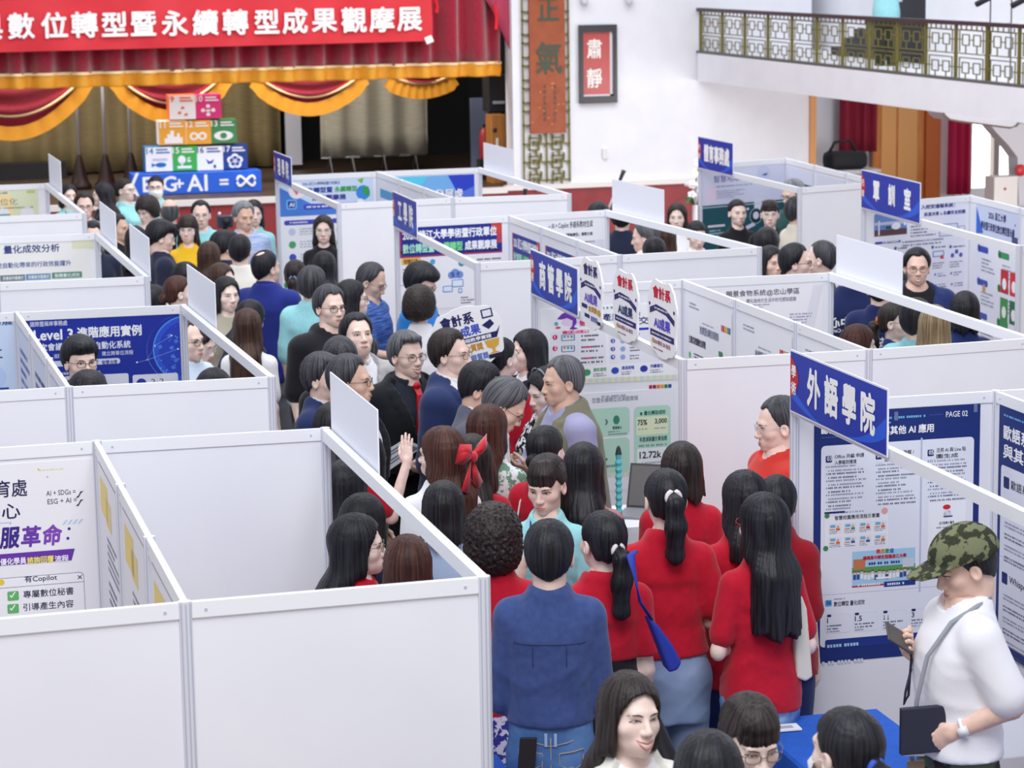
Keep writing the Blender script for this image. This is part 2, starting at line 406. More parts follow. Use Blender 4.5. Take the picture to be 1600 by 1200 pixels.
# ---- bodies, 1.70 m reference, facing +y, right hand at +x
PROF = {  # z: half width, half depth (male, female)
 False: np.array([(.78, .160, .112), (.90, .172, .120), (1.0, .162, .114), (1.10, .154, .110), (1.22, .160, .120), (1.30, .166, .118), (1.355, .160, .100), (1.40, .126, .080), (1.44, .088, .066), (1.49, .060, .058)]),
 True: np.array([(.78, .156, .110), (.90, .170, .120), (1.0, .150, .106), (1.09, .132, .097), (1.20, .140, .110), (1.28, .145, .120), (1.335, .138, .094), (1.385, .106, .074), (1.43, .074, .060), (1.475, .053, .053)])}
ARMS = {  # elbow and wrist offsets from the shoulder for the right arm (+x outwards), palm direction, hand kind
 'down': ((.035, -.02, -.29), (.045, .07, -.53), (-1, .2, 0), 'relaxed'),
 'bent': ((.06, -.05, -.27), (.02, .17, -.36), (-1, 0, -.2), 'relaxed'),
 'fold': ((.045, .00, -.28), (-.22, .20, -.24), (0, -1, 0), 'flat'),
 'foldw': ((.085, -.03, -.25), (-.12, .21, -.26), (0, -1, 0), 'flat'),
 'hold': ((.045, .02, -.28), (-.06, .24, -.17), (-.3, -.6, .7), 'grip'),
 'low': ((.05, .0, -.28), (-.05, .22, -.33), (-.6, 0, .6), 'grip'),
 'wave': ((.10, .14, -.20), (.14, .24, .05), (0, 1, .1), 'open'),
 'chin': ((.03, .10, -.26), (-.12, .17, .03), (-.5, -.8, 0), 'grip'),
 'phone': ((.10, .06, -.25), (-.02, .18, .04), (-1, 0, 0), 'grip'),
 'reach': ((.05, .14, -.24), (-.02, .38, -.26), (0, 0, -1), 'relaxed'),
 'back': ((.04, -.08, -.27), (-.10, -.15, -.42), (0, -1, 0), 'relaxed'),
 'extend': ((.05, -.06, -.24), (-.06, .14, -.10), (-.7, 0, .7), 'grip'),
 'hang': ((.07, -.10, -.21), (.0, .08, -.30), (-1, 0, 0), 'grip'),
 'shoulder': ((.07, .05, -.27), (-.02, .20, -.05), (-.4, -1, 0), 'grip'),
}
def sh_pos(fem, s): return np.array((s*(.140 if fem else .166), -.012, 1.338 if fem else 1.362))
def arm_pts(fem, s, pose):
    e, w, n, hk = ARMS[pose]; S = sh_pos(fem, s); f = np.array((s, 1, 1))
    return S, S+np.array(e)*f, S+np.array(w)*f, np.array(n, float)*f, hk
def torso_sdf(G, fem, off, z0=None, belly=0.0):
    P = PROF[fem]; z = G[2]
    w = np.interp(z, P[:, 0], P[:, 1])+off; d = np.interp(z, P[:, 0], P[:, 2])+off
    yc = np.interp(z, [.8, 1.0, 1.25, 1.45], [-.01, .0, .005, -.02])
    if belly:
        bl = belly*np.exp(-((z-1.02)/.14)**2); d = d+bl; yc = yc+bl*.4; w = w+bl*.5
    if fem: yc = yc+.018*np.exp(-((z-1.25)/.07)**2)
    e = 2.5
    r = (np.abs(G[0]/w)**e+np.abs((G[1]-yc)/d)**e)**(1/e)
    D = (r-1)*np.minimum(w, d)
    D = smax(D, z-(1.475 if fem else 1.485)-off*.3, .03)
    return smax(D, (z0 if z0 is not None else P[0, 0])-z, .012)
def arm_sdf(G, fem, off, poses, upto=2.0):
    D = None; k = .88 if fem else 1.0
    for s, pose in ((1, poses[0]), (-1, poses[1])):
        S, E, W, n, hk = arm_pts(fem, s, pose)
        q = smin(cone(G, S-np.array((s*.04, 0, -.012)), S, .054*k+off*.7, .052*k+off*.8), cone(G, S, S+(E-S)*min(upto, 1), .051*k+off*.85, (.050-.010*min(upto, 1))*k+off*.95), .015)
        if upto > 1: q = smin(q, cone(G, E, E+(W-E)*(upto-1), .041*k+off*.9, (.041-.014*(upto-1))*k+off*.8), .015)
        D = q if D is None else np.minimum(D, q)
    return D
def leg_pts(s, step=0.0): return [(s*.088, 0, .86), (s*.092, .015+step*s*.07, .47), (s*.095, -.02+step*s*.10, .085)]
def folds(G, a, seed=0):
    x, y, z = G
    w = np.sin(x*9+seed*1.3)*1.2+np.sin(y*11-seed)*.9
    r1 = 1-np.abs(np.sin(z*19+x*13*np.sin(seed+1)+y*8+w)); r2 = 1-np.abs(np.sin(z*31-x*24+y*17+w*1.4+seed*2.3))
    return -a*1.5*(r1**3*np.clip(np.sin(x*8+y*9+seed*1.7)+.5, 0, 1)+.8*r2**4*np.clip(np.sin(z*9+x*5+seed)+.4, 0, 1))+a*.5*np.sin(z*23+x*20+y*15+seed)
BODYM = {}
def bounds(fem, poses, z0, z1, pad=.09):
    pts = [np.array((.24, .18, z0)), np.array((-.24, -.18, z1))]
    for s, p in ((1, poses[0]), (-1, poses[1])): pts += list(arm_pts(fem, s, p)[:3])
    pts = np.array(pts); return pts.min(0)-pad, pts.max(0)+pad
def body_mesh(fem, poses, lod, legs=True):
    k = ('body', fem, poses, lod)
    if k in BODYM: return BODYM[k]
    h = (.0125, .018)[lod]
    lo, hi = bounds(fem, poses, -.02, 1.52)
    lo[2] = -.02; hi[2] = max(hi[2], 1.56)
    G, lo = grid(lo, hi, h)
    D = torso_sdf(G, fem, 0)
    D = smin(D, arm_sdf(G, fem, 0, poses), .03)
    D = smin(D, cone(G, (0, -.016, 1.37), (0, -.020, 1.53), .045 if fem else .053, .046 if fem else .054), .022)
    for s in (-1, 1):
        L = leg_pts(s); q = chain(G, L, [.086, .056, .036], .02)
        q = smin(q, cone(G, (s*.097, -.045, .035), (s*.108, .13, .022), .036, .030), .02); D = smin(D, q, .02)
    D = smax(D, -G[2], .004)
    v, f = surfnet(D, lo, h)
    mb = MB(); mb.add(v, [tuple(q) for q in f], 0)
    for s, pose in ((1, poses[0]), (-1, poses[1])):
        S, E, W, n, hk = arm_pts(fem, s, pose)
        d = (W-E)/np.linalg.norm(W-E); n = n-d*(n@d); n /= np.linalg.norm(n); t = np.cross(n, d)
        if pose in ('chin', 'phone', 'wave'): d = (d+np.array((-s*.25, -.1, .35)))/1; d /= np.linalg.norm(d); n = n-d*(n@d); n /= np.linalg.norm(n); t = np.cross(n, d)
        hv, hf = hand_mesh(hk, lod); R = np.stack([t, n, d], 1); hv = hv*np.array((s if False else 1, 1, 1))*(.90 if fem else 1)
        if s < 0: hv = hv*np.array((-1, 1, 1)); hf = hf[:, ::-1]; 
        # thumb points inwards / up: flip when needed
        hv = hv*np.array((-1, 1, 1)); hf = hf[:, ::-1]
        mb.add(hv@R.T+W, [tuple(q) for q in hf], 0)
    BODYM[k] = mb.arrays(); return BODYM[k]
def garment(kind, fem, poses, lod, seed=0):
    k = (kind, fem, poses, lod, seed)
    if k in BODYM: return BODYM[k]
    h = (.0115, .017)[lod]
    nm, *opt = kind.split('+')
    hem = {'tee': .80, 'loose': .78, 'shirt': .90, 'blouse': .82, 'jacket': .76, 'vest': .86, 'long': .80, 'inner': 1.0}.get(nm, .8)
    for q in opt:
        if q[0] == 'h' and q[1:].isdigit(): hem = int(q[1:])/100
    if nm in ('tee', 'loose', 'shirt', 'blouse', 'jacket', 'vest', 'long', 'inner'):
        lo, hi = bounds(fem, poses, hem-.03, 1.52); lo[2] = min(lo[2], hem-.03)
        G, lo = grid(lo, hi, h)
        off = {'tee': .020, 'loose': .030, 'shirt': .022, 'blouse': .022, 'jacket': .036, 'vest': .034, 'long': .020, 'inner': .010}[nm]
        up = {'tee': .72, 'loose': .84, 'shirt': 1.95, 'blouse': .85, 'jacket': 1.95, 'vest': 0, 'long': 1.93, 'inner': 0}[nm]
        if 'q34' in opt: up = 1.4
        if 'roll' in opt: up = 1.45
        D = torso_sdf(G, fem, off, hem, .05 if 'belly' in opt else 0)
        flare = {'loose': .10, 'tee': .05, 'blouse': .06}.get(nm, 0)
        if flare: D = D-np.clip((1.05-G[2]), 0, .3)*flare*.5
        if up: D = smin(D, arm_sdf(G, fem, off+(.006 if nm in ('tee', 'loose') else 0), poses, up), .036 if nm == 'jacket' else .018)
        if nm != 'vest': D = D+folds(G, .0036 if nm != 'jacket' else .0022, seed)*np.clip((1.37-G[2])*6, 0, 1)
        D = smax(D, hem-G[2]+.006*np.sin(G[0]*14+seed)*np.sin(G[1]*9), .004)
        nk = (.068 if fem else .074)+(.014 if nm in ('jacket', 'vest') else 0)
        zc = 1.462 if nm in ('tee', 'loose', 'blouse', 'inner') else (1.47 if nm in ('jacket', 'vest') else 1.485)
        D = smax(D, -ellp(G, (0, .014, zc+.02), (nk, nk+.008, .062 if fem else .058)), .006)
        if nm in ('jacket', 'vest'):
            op = .62 if nm == 'vest' else .60
            wv = np.clip((G[2]-1.05)*.27, 0, .2)*(1.0 if nm == 'jacket' else .8)+.006*(nm == 'vest')
            D = smax(D, -np.maximum(np.abs(G[0])-wv, .02-G[1]), .005)
            lap = np.maximum(np.abs(np.abs(G[0])-wv-.026)-.026, np.maximum(1.10-G[2], .03-G[1]))
            D = np.where((lap < 0) & (G[2] < 1.43), D-.009, D)
        v, f = surfnet(D, lo, h)
    elif nm == 'collar':
        G, lo = grid((-.11, -.13, 1.36), (.11, .13, 1.54), .007)
        zz = 1.462+(-.30)*np.clip(G[1]+.03, -.05, .1)
        ring = np.abs((np.sqrt((G[0]/.067)**2+((G[1]+.010)/.071)**2)-1)*.068-.012*(1.50-G[2])*8*.4)-.0065
        D = smax(ring, np.abs(G[2]-zz)-.030, .006)
        D = smax(D, -np.maximum(np.abs(G[0])-.012-np.clip(1.50-G[2], 0, .1)*.35, -G[1]), .004)
        v, f = surfnet(D, lo, .007)
    elif nm == 'tie':
        mb = MB()
        yz = [(1.435, .080), (1.39, .118), (1.30, .146), (1.20, .150), (1.08, .148)]
        w = [.018, .014, .026, .034, .036]
        V = []
        for (z, y), q in zip(yz, w): V += [(-q, y, z), (q, y, z), (q, y-.012, z), (-q, y-.012, z)]
        F = [(i*4+a, i*4+(a+1) % 4, i*4+4+(a+1) % 4, i*4+4+a) for i in range(4) for a in range(4)]
        mb.add(V, F+[(3, 2, 1, 0), (16, 17, 18, 19)])
        mb.ell((0, .088, 1.437), (.020, .014, .018))
        v, f, _ = mb.arrays(); f = [tuple(q) for q in f]
        BODYM[k] = (v, f); return BODYM[k]
    elif nm in ('pants', 'jeans', 'shorts'):
        G, lo = grid((-.26, -.22, .02), (.26, .20, 1.03), h)
        D = torso_sdf(G, fem, .009, .70)
        D = smax(D, G[2]-(1.01 if not 'low' in opt else .94), .006)
        o = .022 if nm == 'pants' else .016
        for s in (-1, 1):
            L = leg_pts(s); D = smin(D, chain(G, L, [.090+o, .064+o, .050+o], .02), .022)
            D = smin(D, ellp(G, (s*.070, -.052, .875), (.082, .066, .085)), .03)
        D = smax(D, .06-G[2], .006)
        D = D+folds(G, .003, seed+3)
        v, f = surfnet(D, lo, h)
    elif nm == 'skirt':
        G, lo = grid((-.52, -.42, .16), (.52, .42, 1.18), h)
        z = G[2]; w = np.interp(z, [.2, .6, .9, 1.0, 1.07, 1.15], [.46, .34, .215, .172, .148, .144]); d = np.interp(z, [.2, .6, .9, 1.0, 1.07, 1.15], [.36, .26, .155, .124, .113, .113])
        a = np.arctan2(G[0], G[1])
        D = (np.sqrt((G[0]/w)**2+(G[1]/d)**2)-1)*d+.006*np.sin(a*13)*np.clip((.95-z)*3, 0, 1)
        D = smax(D, np.maximum(z-1.14, .20-z), .004)
        v, f = surfnet(D, lo, h)
    BODYM[k] = (v, f); return BODYM[k]

def rotm(yaw, pitch, roll):
    """head turn: yaw to the person's left is positive, pitch down positive, roll"""
    cy, sy, cp, sp, cr, sr = math.cos(yaw), math.sin(yaw), math.cos(pitch), math.sin(pitch), math.cos(roll), math.sin(roll)
    Z = np.array([[cy, -sy, 0], [sy, cy, 0], [0, 0, 1]]); X = np.array([[1, 0, 0], [0, cp, sp], [0, -sp, cp]]); Y = np.array([[cr, 0, sr], [0, 1, 0], [-sr, 0, cr]])
    return Z@X@Y
def bend_pts(v, ang):
    if not ang: return v
    v = v.copy(); t = np.clip((v[:, 2]-.92)/.42, 0, 1); t = t*t*(3-2*t); a = ang*t
    py, pz = -.02, .95
    m = v[:, 2] > .92
    y, z = v[:, 1]-py, v[:, 2]-pz
    v[:, 1] = np.where(m, py+y*np.cos(a)+z*np.sin(a), v[:, 1]); v[:, 2] = np.where(m, pz-y*np.sin(a)+z*np.cos(a), v[:, 2])
    return v
SKIN = {'fair': (243, 211, 197), 'mid': (236, 199, 182), 'tan': (224, 186, 166), 'pale': (247, 220, 209)}
HC = {'black': ((20, 19, 24), (58, 58, 70)), 'dark': ((28, 23, 24), (78, 66, 66)), 'brown': ((52, 34, 28), (112, 78, 62)), 'red': ((66, 34, 30), (120, 72, 60)),
      'gray': ((70, 72, 78), (150, 152, 160)), 'silver': ((120, 124, 134), (196, 200, 210)), 'pepper': ((38, 38, 44), (110, 110, 120)), 'blond': ((150, 120, 80), (222, 200, 158))}
PEOPLE = []
def frame_of(facing):
    """facing in degrees: 0 towards the camera, 90 to the right of the view, 180 away, -90 to the left; gives rotation about z"""
    a = math.radians(facing)
    c = np.array((-_s, -_c)); r = np.array((_c, -_s))
    d = c*math.cos(a)+r*math.sin(a)
    return math.atan2(-d[0], d[1])
NOBODY = None
def person(label, px, py, h, face, hair, hc, top, topm, bottom=None, botm=None, head=0, nod=0, roll=0, arms=('down', 'down'), fem=False, mouth='shut', skin='fair',
           glasses=None, bend=0, lod=1, jacket=None, jacketm=None, tie=None, collar=None, mask=False, extra=None, seed=0, group=None, wide=.93, depth=None, z0=0.0):
    s = h/1.70
    hp = np.array((0, -.012, 1.585 if not fem else 1.587))
    ht = hp[2]+.125
    hs = (.97 if fem else 1.0)/s*(1.0 if h > 1.62 else .985)      # heads keep their own size
    Rh = rotm(math.radians(head), math.radians(nod), math.radians(roll))
    # where the crown ends up after bending, to set the feet under the head seen at (px, py)
    crown = bend_pts(np.array([hp+Rh@np.array((0, -.01, .125))*hs]), bend)[0]*s
    rz = frame_of(face); c, sn = math.cos(rz), math.sin(rz)
    P = atz(px, py, crown[2]+z0) if depth is None else aty(px, py, depth)
    loc = (P[0]-(c*crown[0]-sn*crown[1]), P[1]-(sn*crown[0]+c*crown[1]), z0 if depth is None else P[2]-crown[2])
    o = thing('person', label, 'person', loc, rz, group); o.scale = (s, s, s)
    WX = np.array((wide, (1+wide)/2, 1.0))
    sk = mat('skin', SKIN[skin], .52, 0, 'noise', tuple(int(q*.95) for q in SKIN[skin]), 30, .04, .35)
    lips = mat('lips', (208, 134, 126) if fem else (196, 132, 118), .4); eyew = mat('eye_white', (232, 228, 224), .3); dk = mat('eye_dark', (38, 28, 26), .35); teeth = mat('teeth', (246, 244, 238), .3)
    bv, bf, bm = body_mesh(fem, arms, lod)
    hv, hf, hm = head_mesh(fem, mouth, lod)
    hw = (hv*hs)@Rh.T+hp
    # the neck end of the head mesh follows the collar instead of the turned head
    t = np.clip((-.09-hv[:, 2])/.09, 0, 1)[:, None]; hw = hw*(1-t)+(hv*hs+hp)*t
    v = np.concatenate([bv*WX, hw]); n = len(bv)
    v = bend_pts(v, bend)
    link_mesh('body', v, list(bf)+[tuple(i+n for i in q) for q in hf], [sk, lips, eyew, dk, teeth], list(bm)+list(hm), o, True)
    def owner(name):
        want = {'collar': ('shirt', 't_shirt'), 'necktie': ('shirt',), 'seams': ('jeans',), 'belt_loops': ('jeans',), 'yoke_seam': ('shirt',), 'printed_text': ('t_shirt',), 'piping': ('t_shirt',),
                'hair_tie': ('hair',), 'hair_clip': ('hair',), 'hair_bow': ('hair',), 'headband': ('hair',), 'cap_strap': ('cap',)}.get(name, ())
        return next((q for q in o.children if q.name.split('.')[0] in want), o)
    def put(name, vf, m, smooth=True, k=None):
        gv, gf = np.asarray(vf[0], float)*(WX if k is None else 1.0), vf[1]
        return link_mesh(name, bend_pts(gv, bend), gf, m, None, owner(name), smooth)
    if hair:
        gv, gf, st, cache = hair_mesh(hair, lod)
        if bend == 0 and False: pass
        w = (gv*hs)@Rh.T
        # long hair hangs down whatever the head does
        t = np.clip((-.06-gv[:, 2])/.10, 0, 1)[:, None]; Ry = rotm(math.radians(head*.75), 0, 0); w = w*(1-t)+((gv*hs)@Ry.T+np.array((Rh@np.array((0,0,-.1))*hs-np.array((0,0,-.1))*hs)))*t
        ho = put('hair', (w+hp, gf), hairm(*HC[hc]), True, 1)
        a = ho.data.attributes.new('strand', 'FLOAT_VECTOR', 'POINT'); a.data.foreach_set('vector', st.ravel())
    tn, *topt = top.split('+')
    tname = {'tee': 't_shirt', 'loose': 't_shirt', 'shirt': 'shirt', 'blouse': 'blouse', 'long': 'sweater', 'inner': 'shirt', 'jacket': 'jacket'}[tn]
    put(tname, garment(top, fem, arms, lod, seed), topm)
    if collar: put('collar', garment('collar', fem, arms, lod), collar)
    if jacket: put('vest' if jacket.startswith('vest') else 'jacket', garment(jacket, fem, arms, lod, seed), jacketm)
    if tie: put('necktie', garment('tie', fem, arms, lod), tie, False)
    if bottom:
        bn = bottom.split('+')[0]; put({'pants': 'trousers', 'jeans': 'jeans', 'skirt': 'skirt'}[bn], garment(bottom, fem, ('down', 'down'), lod, seed), botm)
        mb = MB()
        for q in (-1, 1): mb.tube([(q*.097, -.075, .032), (q*.099, -.03, .045), (q*.104, .06, .042), (q*.109, .14, .030), (q*.110, .165, .026)], [.040, .050, .050, .046, .028], 10, 0, True, .85)
        put('shoes', mb.arrays()[:2], mat('shoe', (40, 38, 42), .5))
    def on_head(mb, name, m):
        gv, gf, gm = mb.arrays(); return link_mesh(name, bend_pts((gv*hs)@Rh.T+hp, bend), gf, m, gm, owner(name), True)
    if glasses:
        mb = MB(); rim = {'dark': (30, 28, 32), 'clear': (196, 196, 204), 'metal': (120, 104, 96), 'brown': (92, 60, 48), 'red': (150, 40, 46)}[glasses]
        for q in (-1, 1):
            ring = [(q*.033+.0235*math.copysign(abs(math.cos(a))**.75, math.cos(a)), .098-.30*abs(.0235*math.cos(a)*(1 if math.cos(a)*q > 0 else .1)), -.002+.0165*math.copysign(abs(math.sin(a))**.75, math.sin(a))) for a in np.linspace(0, 2*math.pi, 17)]
            mb.tube(ring, .0017, 5, 0, False)
            mb.tube([(q*.0565, .091, .004), (q*.074, .06, .004), (q*.082, .0, .002), (q*.083, -.02, -.010)], .0016, 5)
        mb.tube([(-.0095, .098, 0), (0, .102, .002), (.0095, .098, 0)], .0016, 5)
        on_head(mb, 'glasses', mat('glasses_frame', rim, .3))
    if mask:
        mb = MB(); V = []; 
        for i, z in enumerate((-.026, -.045, -.075, -.105)):
            for a in np.linspace(-1.25, 1.25, 9):
                R_ = (.077, .084, .080, .070)[i]; V.append((math.sin(a)*R_*.93, .020+math.cos(a)*R_*(1.15 if i in (1, 2) else 1.02)+.010*(abs(a) < .3)*(i < 3), z))
        F = [(i*9+k, i*9+k+1, i*9+10+k, i*9+9+k) for i in range(3) for k in range(8)]
        mb.add(V, F)
        for q in (-1, 1): mb.tube([(q*.073, .05, -.035), (q*.082, .01, -.01), (q*.084, -.015, -.02), (q*.075, .04, -.09)], .0014, 5)
        on_head(mb, 'face_mask', mat('mask_cloth', (240, 242, 246), .8))
    PEOPLE.append((o, hs, Rh, hp, s, bend))
    if extra: extra(o, put, on_head, fem, arms, s)
    return o

def limb_world(rec, side, along=.08):
    """where a hand of a built person is: palm centre, forearm direction, palm direction"""
    o, k, a = rec; fem = k.get('fem', False); pose = k.get('arms', ('down', 'down'))[0 if side > 0 else 1]; wd = k.get('wide', .93)
    S, E, W, n, hk = arm_pts(fem, side, pose); d = (W-E)/np.linalg.norm(W-E); n = n-d*(n@d); n /= np.linalg.norm(n)
    if pose in ('chin', 'phone', 'wave'): d = d+np.array((-side*.25, -.1, .35)); d /= np.linalg.norm(d); n = n-d*(n@d); n /= np.linalg.norm(n)
    X = np.array((wd, (1+wd)/2, 1.0)); p = np.array([W*X, W*X+d*along, W*X+d*along+n*.03]); p = bend_pts(p, k.get('bend', 0))
    c, sn = math.cos(o.rotation_euler[2]), math.sin(o.rotation_euler[2]); R = np.array([[c, -sn, 0], [sn, c, 0], [0, 0, 1]])
    q = (p*o.scale[2])@R.T+np.array(o.location); dd = q[1]-q[0]; nn = q[2]-q[1]
    return q[1], dd/np.linalg.norm(dd), nn/np.linalg.norm(nn)
def proj(p):
    q = np.asarray(p, float)-np.array((0, 0, CAM_H)); w = q@FW; return 800+FPX*(q@RT)/w, 600-FPX*(q@UP)/w
# ------------------------------------------------------------------ the hall
FLOOR = mat('floor_boards', (120, 96, 82), .45, 0, 'wood', (150, 122, 104), 5, .05)
PLASTER = mat('white_plaster', (236, 237, 244), .8, 0, 'noise', (231, 232, 240), 3, .02)
STAGE_Y, STAGE_Z = 33.0, .98
struct('floor', MB().box((-8, -2, -.1), (24, 40, 0)), FLOOR)
# wall right of the stage opening, with the red dado under a pale ledge
mb = MB()
mb.box((9.74, 33, 1.02), (14.33, 33.35, 7)); mb.box((9.74, 33.0, 0), (14.33, 33.35, 1.02))
struct('wall_back', mb, PLASTER)
struct('trim_1', MB().box((9.60, 32.93, .93), (14.3, 33.05, 1.0)), mat('ledge_paint', (232, 226, 224), .6))
DADO = mat('red_dado', (136, 38, 44), .55, 0, 'noise', (150, 48, 52), 4, .03)
struct('wall_dado', MB().box((9.60, 32.97, 0), (14.3, 33.02, .93)), DADO)
# under the balcony: the side passage with its doors and windows
struct('trim_2', MB().box((14.30, 32.96, 0), (14.40, 33.4, 2.3)), mat('orange_wood_trim', (214, 150, 88), .5))
struct('wall_passage', MB().box((14.0, 36.2, 0), (aty(1500, 200, 36.1)[0], 36.4, 3.4)), PLASTER)
mb = MB()
for x0, x1, z0, z1 in ((aty(1500, 200, 36.1)[0], 24, 3.0, 3.4), (aty(1500, 200, 36.1)[0], 24, 0, .35)): mb.box((x0, 36.2, z0), (x1, 36.4, z1))
struct('wall_window_side', mb, PLASTER)
struct('wall_left', MB().box((-8, 33, 0), (-7.7, 40, 7)), PLASTER)

# stage: platform, dark box, ledge
STF = mat('stage_boards', (62, 48, 40), .5, 0, 'wood', (78, 62, 52), 5, .03)
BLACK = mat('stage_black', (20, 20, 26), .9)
struct('floor_stage', MB().box((-8, 33.04, .88), (9.74, 33.4, .97)).box((-8, 33.4, .88), (11.0, 40, .97)), STF)
struct('trim_3', MB().box((-8, 32.92, .90), (9.62, 33.05, STAGE_Z)), mat('ledge_paint', (232, 226, 224), .6))
mb = MB(); mb.box((-8, 32.98, .42), (9.62, 33.03, .90)); mb.box((-8, 33.0, 0), (9.62, 33.03, .40)); mb.box((-8, 33.01, .39), (9.62, 33.02, .43))
struct('wall_stage_front', mb, DADO)
mb = MB(); mb.box((-8, 39.6, .9), (11.0, 39.8, 7)); mb.box((10.9, 33.36, .9), (11.0, 39.8, 7)); mb.box((-8, 33.6, 5.2), (11.0, 39.8, 5.35))
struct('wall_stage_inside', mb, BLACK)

def curtain(name, label, cat, x0, x1, y, z0, z1, m, amp=.06, pitch=.28, parent=None, zfun=None, seed=0, sharp=1.0, taper=0.0):
    rnd = random.Random(seed); n = max(8, int((x1-x0)/pitch*8)); rows = 8
    ph = np.cumsum([rnd.uniform(.6, 1.4) for _ in range(n+1)]); ph = ph/ph[-1]*(x1-x0)/pitch*2*math.pi
    V = []
    for r in range(rows+1):
        t = r/rows
        for i in range(n+1):
            x = x0+(x1-x0)*i/n; zt = z1; zb = z0 if zfun is None else zfun(x)
            w = math.sin(ph[i]); w = math.copysign(abs(w)**sharp, w)
            V.append((x+.01*math.sin(t*3+i), y+amp*(1-taper*(1-t))*w, zt+(zb-zt)*t))
    F = [(r*(n+1)+i, r*(n+1)+i+1, (r+1)*(n+1)+i+1, (r+1)*(n+1)+i) for r in range(rows) for i in range(n)]
    V2 = [(a, b+.025, c) for a, b, c in V]; k = len(V)
    F2 = [tuple(q+k for q in reversed(f)) for f in F]
    E_ = [(i, i+k, i+1+k, i+1) for i in range(n)]+[(rows*(n+1)+i, rows*(n+1)+i+1, rows*(n+1)+i+1+k, rows*(n+1)+i+k) for i in range(n)]
    E_ += [(r*(n+1)+c, (r+1)*(n+1)+c, (r+1)*(n+1)+c+k, r*(n+1)+c+k) for r in range(rows) for c in (0, n)]
    o = link_mesh(name, V+V2, F+F2+E_, m, None, parent, True)
    if label: tag(o, label, cat)
    return o
VEL = mat('red_velvet', (146, 16, 44), .8, 0, 'noise', (160, 24, 54), 30, .1, .2, .9)
GOLD = mat('gold_fringe', (240, 172, 48), .6, 0, 'stripe', (226, 150, 36), 40, .1)
GOLDP = mat('gold_braid', (250, 222, 170), .6)
val = thing('stage_valance', 'pleated red velvet valance with straight gold fringe hanging behind the banner', 'curtain', (0, 33.25, 0))
curtain('pleated_cloth', None, None, -3, 9.62, .0, 2.73, 5.0, VEL, .11, .40, val, None, 1, .4)
curtain('gold_fringe', None, None, -3, 9.62, -.01, 2.545, 2.735, GOLD, .10, .40, val, None, 1, .45)
curtain('braid', None, None, -3, 9.62, -.03, 2.715, 2.755, GOLDP, .10, .40, val, None, 1, .45)
# swags behind the valance
SWY = 35.0
SW = [(aty(q0, 130, y)[0], aty(q1, 130, y)[0], aty(q0, 118, y)[2]-aty(q0, qb, y)[2]-.2, y) for q0, q1, qb, y in ((-110, 139, 224, SWY), (181, 352, 196, SWY), (399, 566, 184, SWY), (609, 706, 156, SWY))]
for i, (xa, xb, dep, y) in enumerate(SW):
    lab = ['big red swag with gold fringe left of the flag poles', 'red swag with gold fringe behind the top of the printed cubes', 'red swag with gold fringe beside the grey screen curtain', 'smallest red swag with gold fringe, next to the unlit stage wing'][i]
    t = thing('curtain_swag', lab, 'curtain', (0, y, 0), 0, 'swags under the stage valance')
    n, rows = 28, 12
    zt = aty((-110, 181, 399, 609)[i], 118, y)[2]
    def low(u, d): return zt-d*(1-abs(2*u-1)**2.0)
    V = []
    for r in range(rows+1):
        q = r/rows
        for k in range(n+1):
            u = k/n; d = dep*q
            V.append((xa+(xb-xa)*(u*(1-.0)), -.10*math.sin(math.pi*q)*math.sin(math.pi*u)-.03*math.sin(q*rows*1.6), low(u, d)+(zt+.4-zt)*(1-q)*0+(.25*(1-q)**3)))
    F = [(r*(n+1)+k, r*(n+1)+k+1, (r+1)*(n+1)+k+1, (r+1)*(n+1)+k) for r in range(rows) for k in range(n)]
    k0 = len(V); V = V+[(a, b+.03, c) for a, b, c in V]; F = F+[tuple(q+k0 for q in reversed(f)) for f in F]
    link_mesh('draped_cloth', V, F, VEL, None, t, True)
    V = []
    for r in range(4):
        for k in range(n+1):
            u = k/n; z = low(u, dep)-(.20)*(r/3)*(1 if abs(2*u-1) < .9 else .8)
            V.append((xa+(xb-xa)*u+(2*u-1)*.10*(r/3), -.05+.012*math.sin(k*2.1), z))
    F = [(r*(n+1)+k, r*(n+1)+k+1, (r+1)*(n+1)+k+1, (r+1)*(n+1)+k) for r in range(3) for k in range(n)]
    k0 = len(V); V = V+[(a, b+.02, c) for a, b, c in V]; F = F+[tuple(q+k0 for q in reversed(f)) for f in F]
    link_mesh('gold_fringe', V, F, GOLD, None, t, True)
    mb = MB(); mb.tube([(xa+(xb-xa)*k/n, -.065, low(k/n, dep*.80)) for k in range(n+1)], .022, 6); mb.build('braid', GOLDP, t, True)
# side drape right of the valance
curtain('side_drape', 'pink red drape hanging diagonally at the right end of the valance', 'curtain', 9.35, 9.78, 33.12, 2.9, 5.0, mat('rose_velvet', (176, 62, 92), .8), .03, .2, None, lambda x: 3.75-(x-9.35)*2.1, 4)
OLIVE = mat('olive_curtain', (112, 98, 66), .85, 0, 'stripe', (100, 88, 60), 6, .1)
curtain('back_curtain', 'olive brown stage curtain across the back of the stage', 'curtain', -4, 7.4, 38.2, 1.0, 5.0, OLIVE, .07, .45, None, None, 7)
scr = thing('curtain_screen', 'tall grey fabric screen on thin metal feet near the stage wing', 'screen', (0, 36.2, 0))
curtain('screen_cloth', None, None, 7.62, 9.30, 0, 1.25, 4.2, mat('grey_curtain', (140, 136, 124), .85, 0, 'stripe', (128, 124, 112), 6, .1), .05, .42, scr, None, 9)
mb = MB(); 
for x in (7.75, 8.1, 8.6, 9.1): mb.tube([(x, -.2, .985), (x, 0, 1.26), (x, .2, .985)], .012, 6)
mb.tube([(7.62, .02, 1.24), (9.28, .02, 1.24)], .015, 6); mb.build('metal_feet', mat('dull_steel', (120, 122, 128), .4, .8), scr)
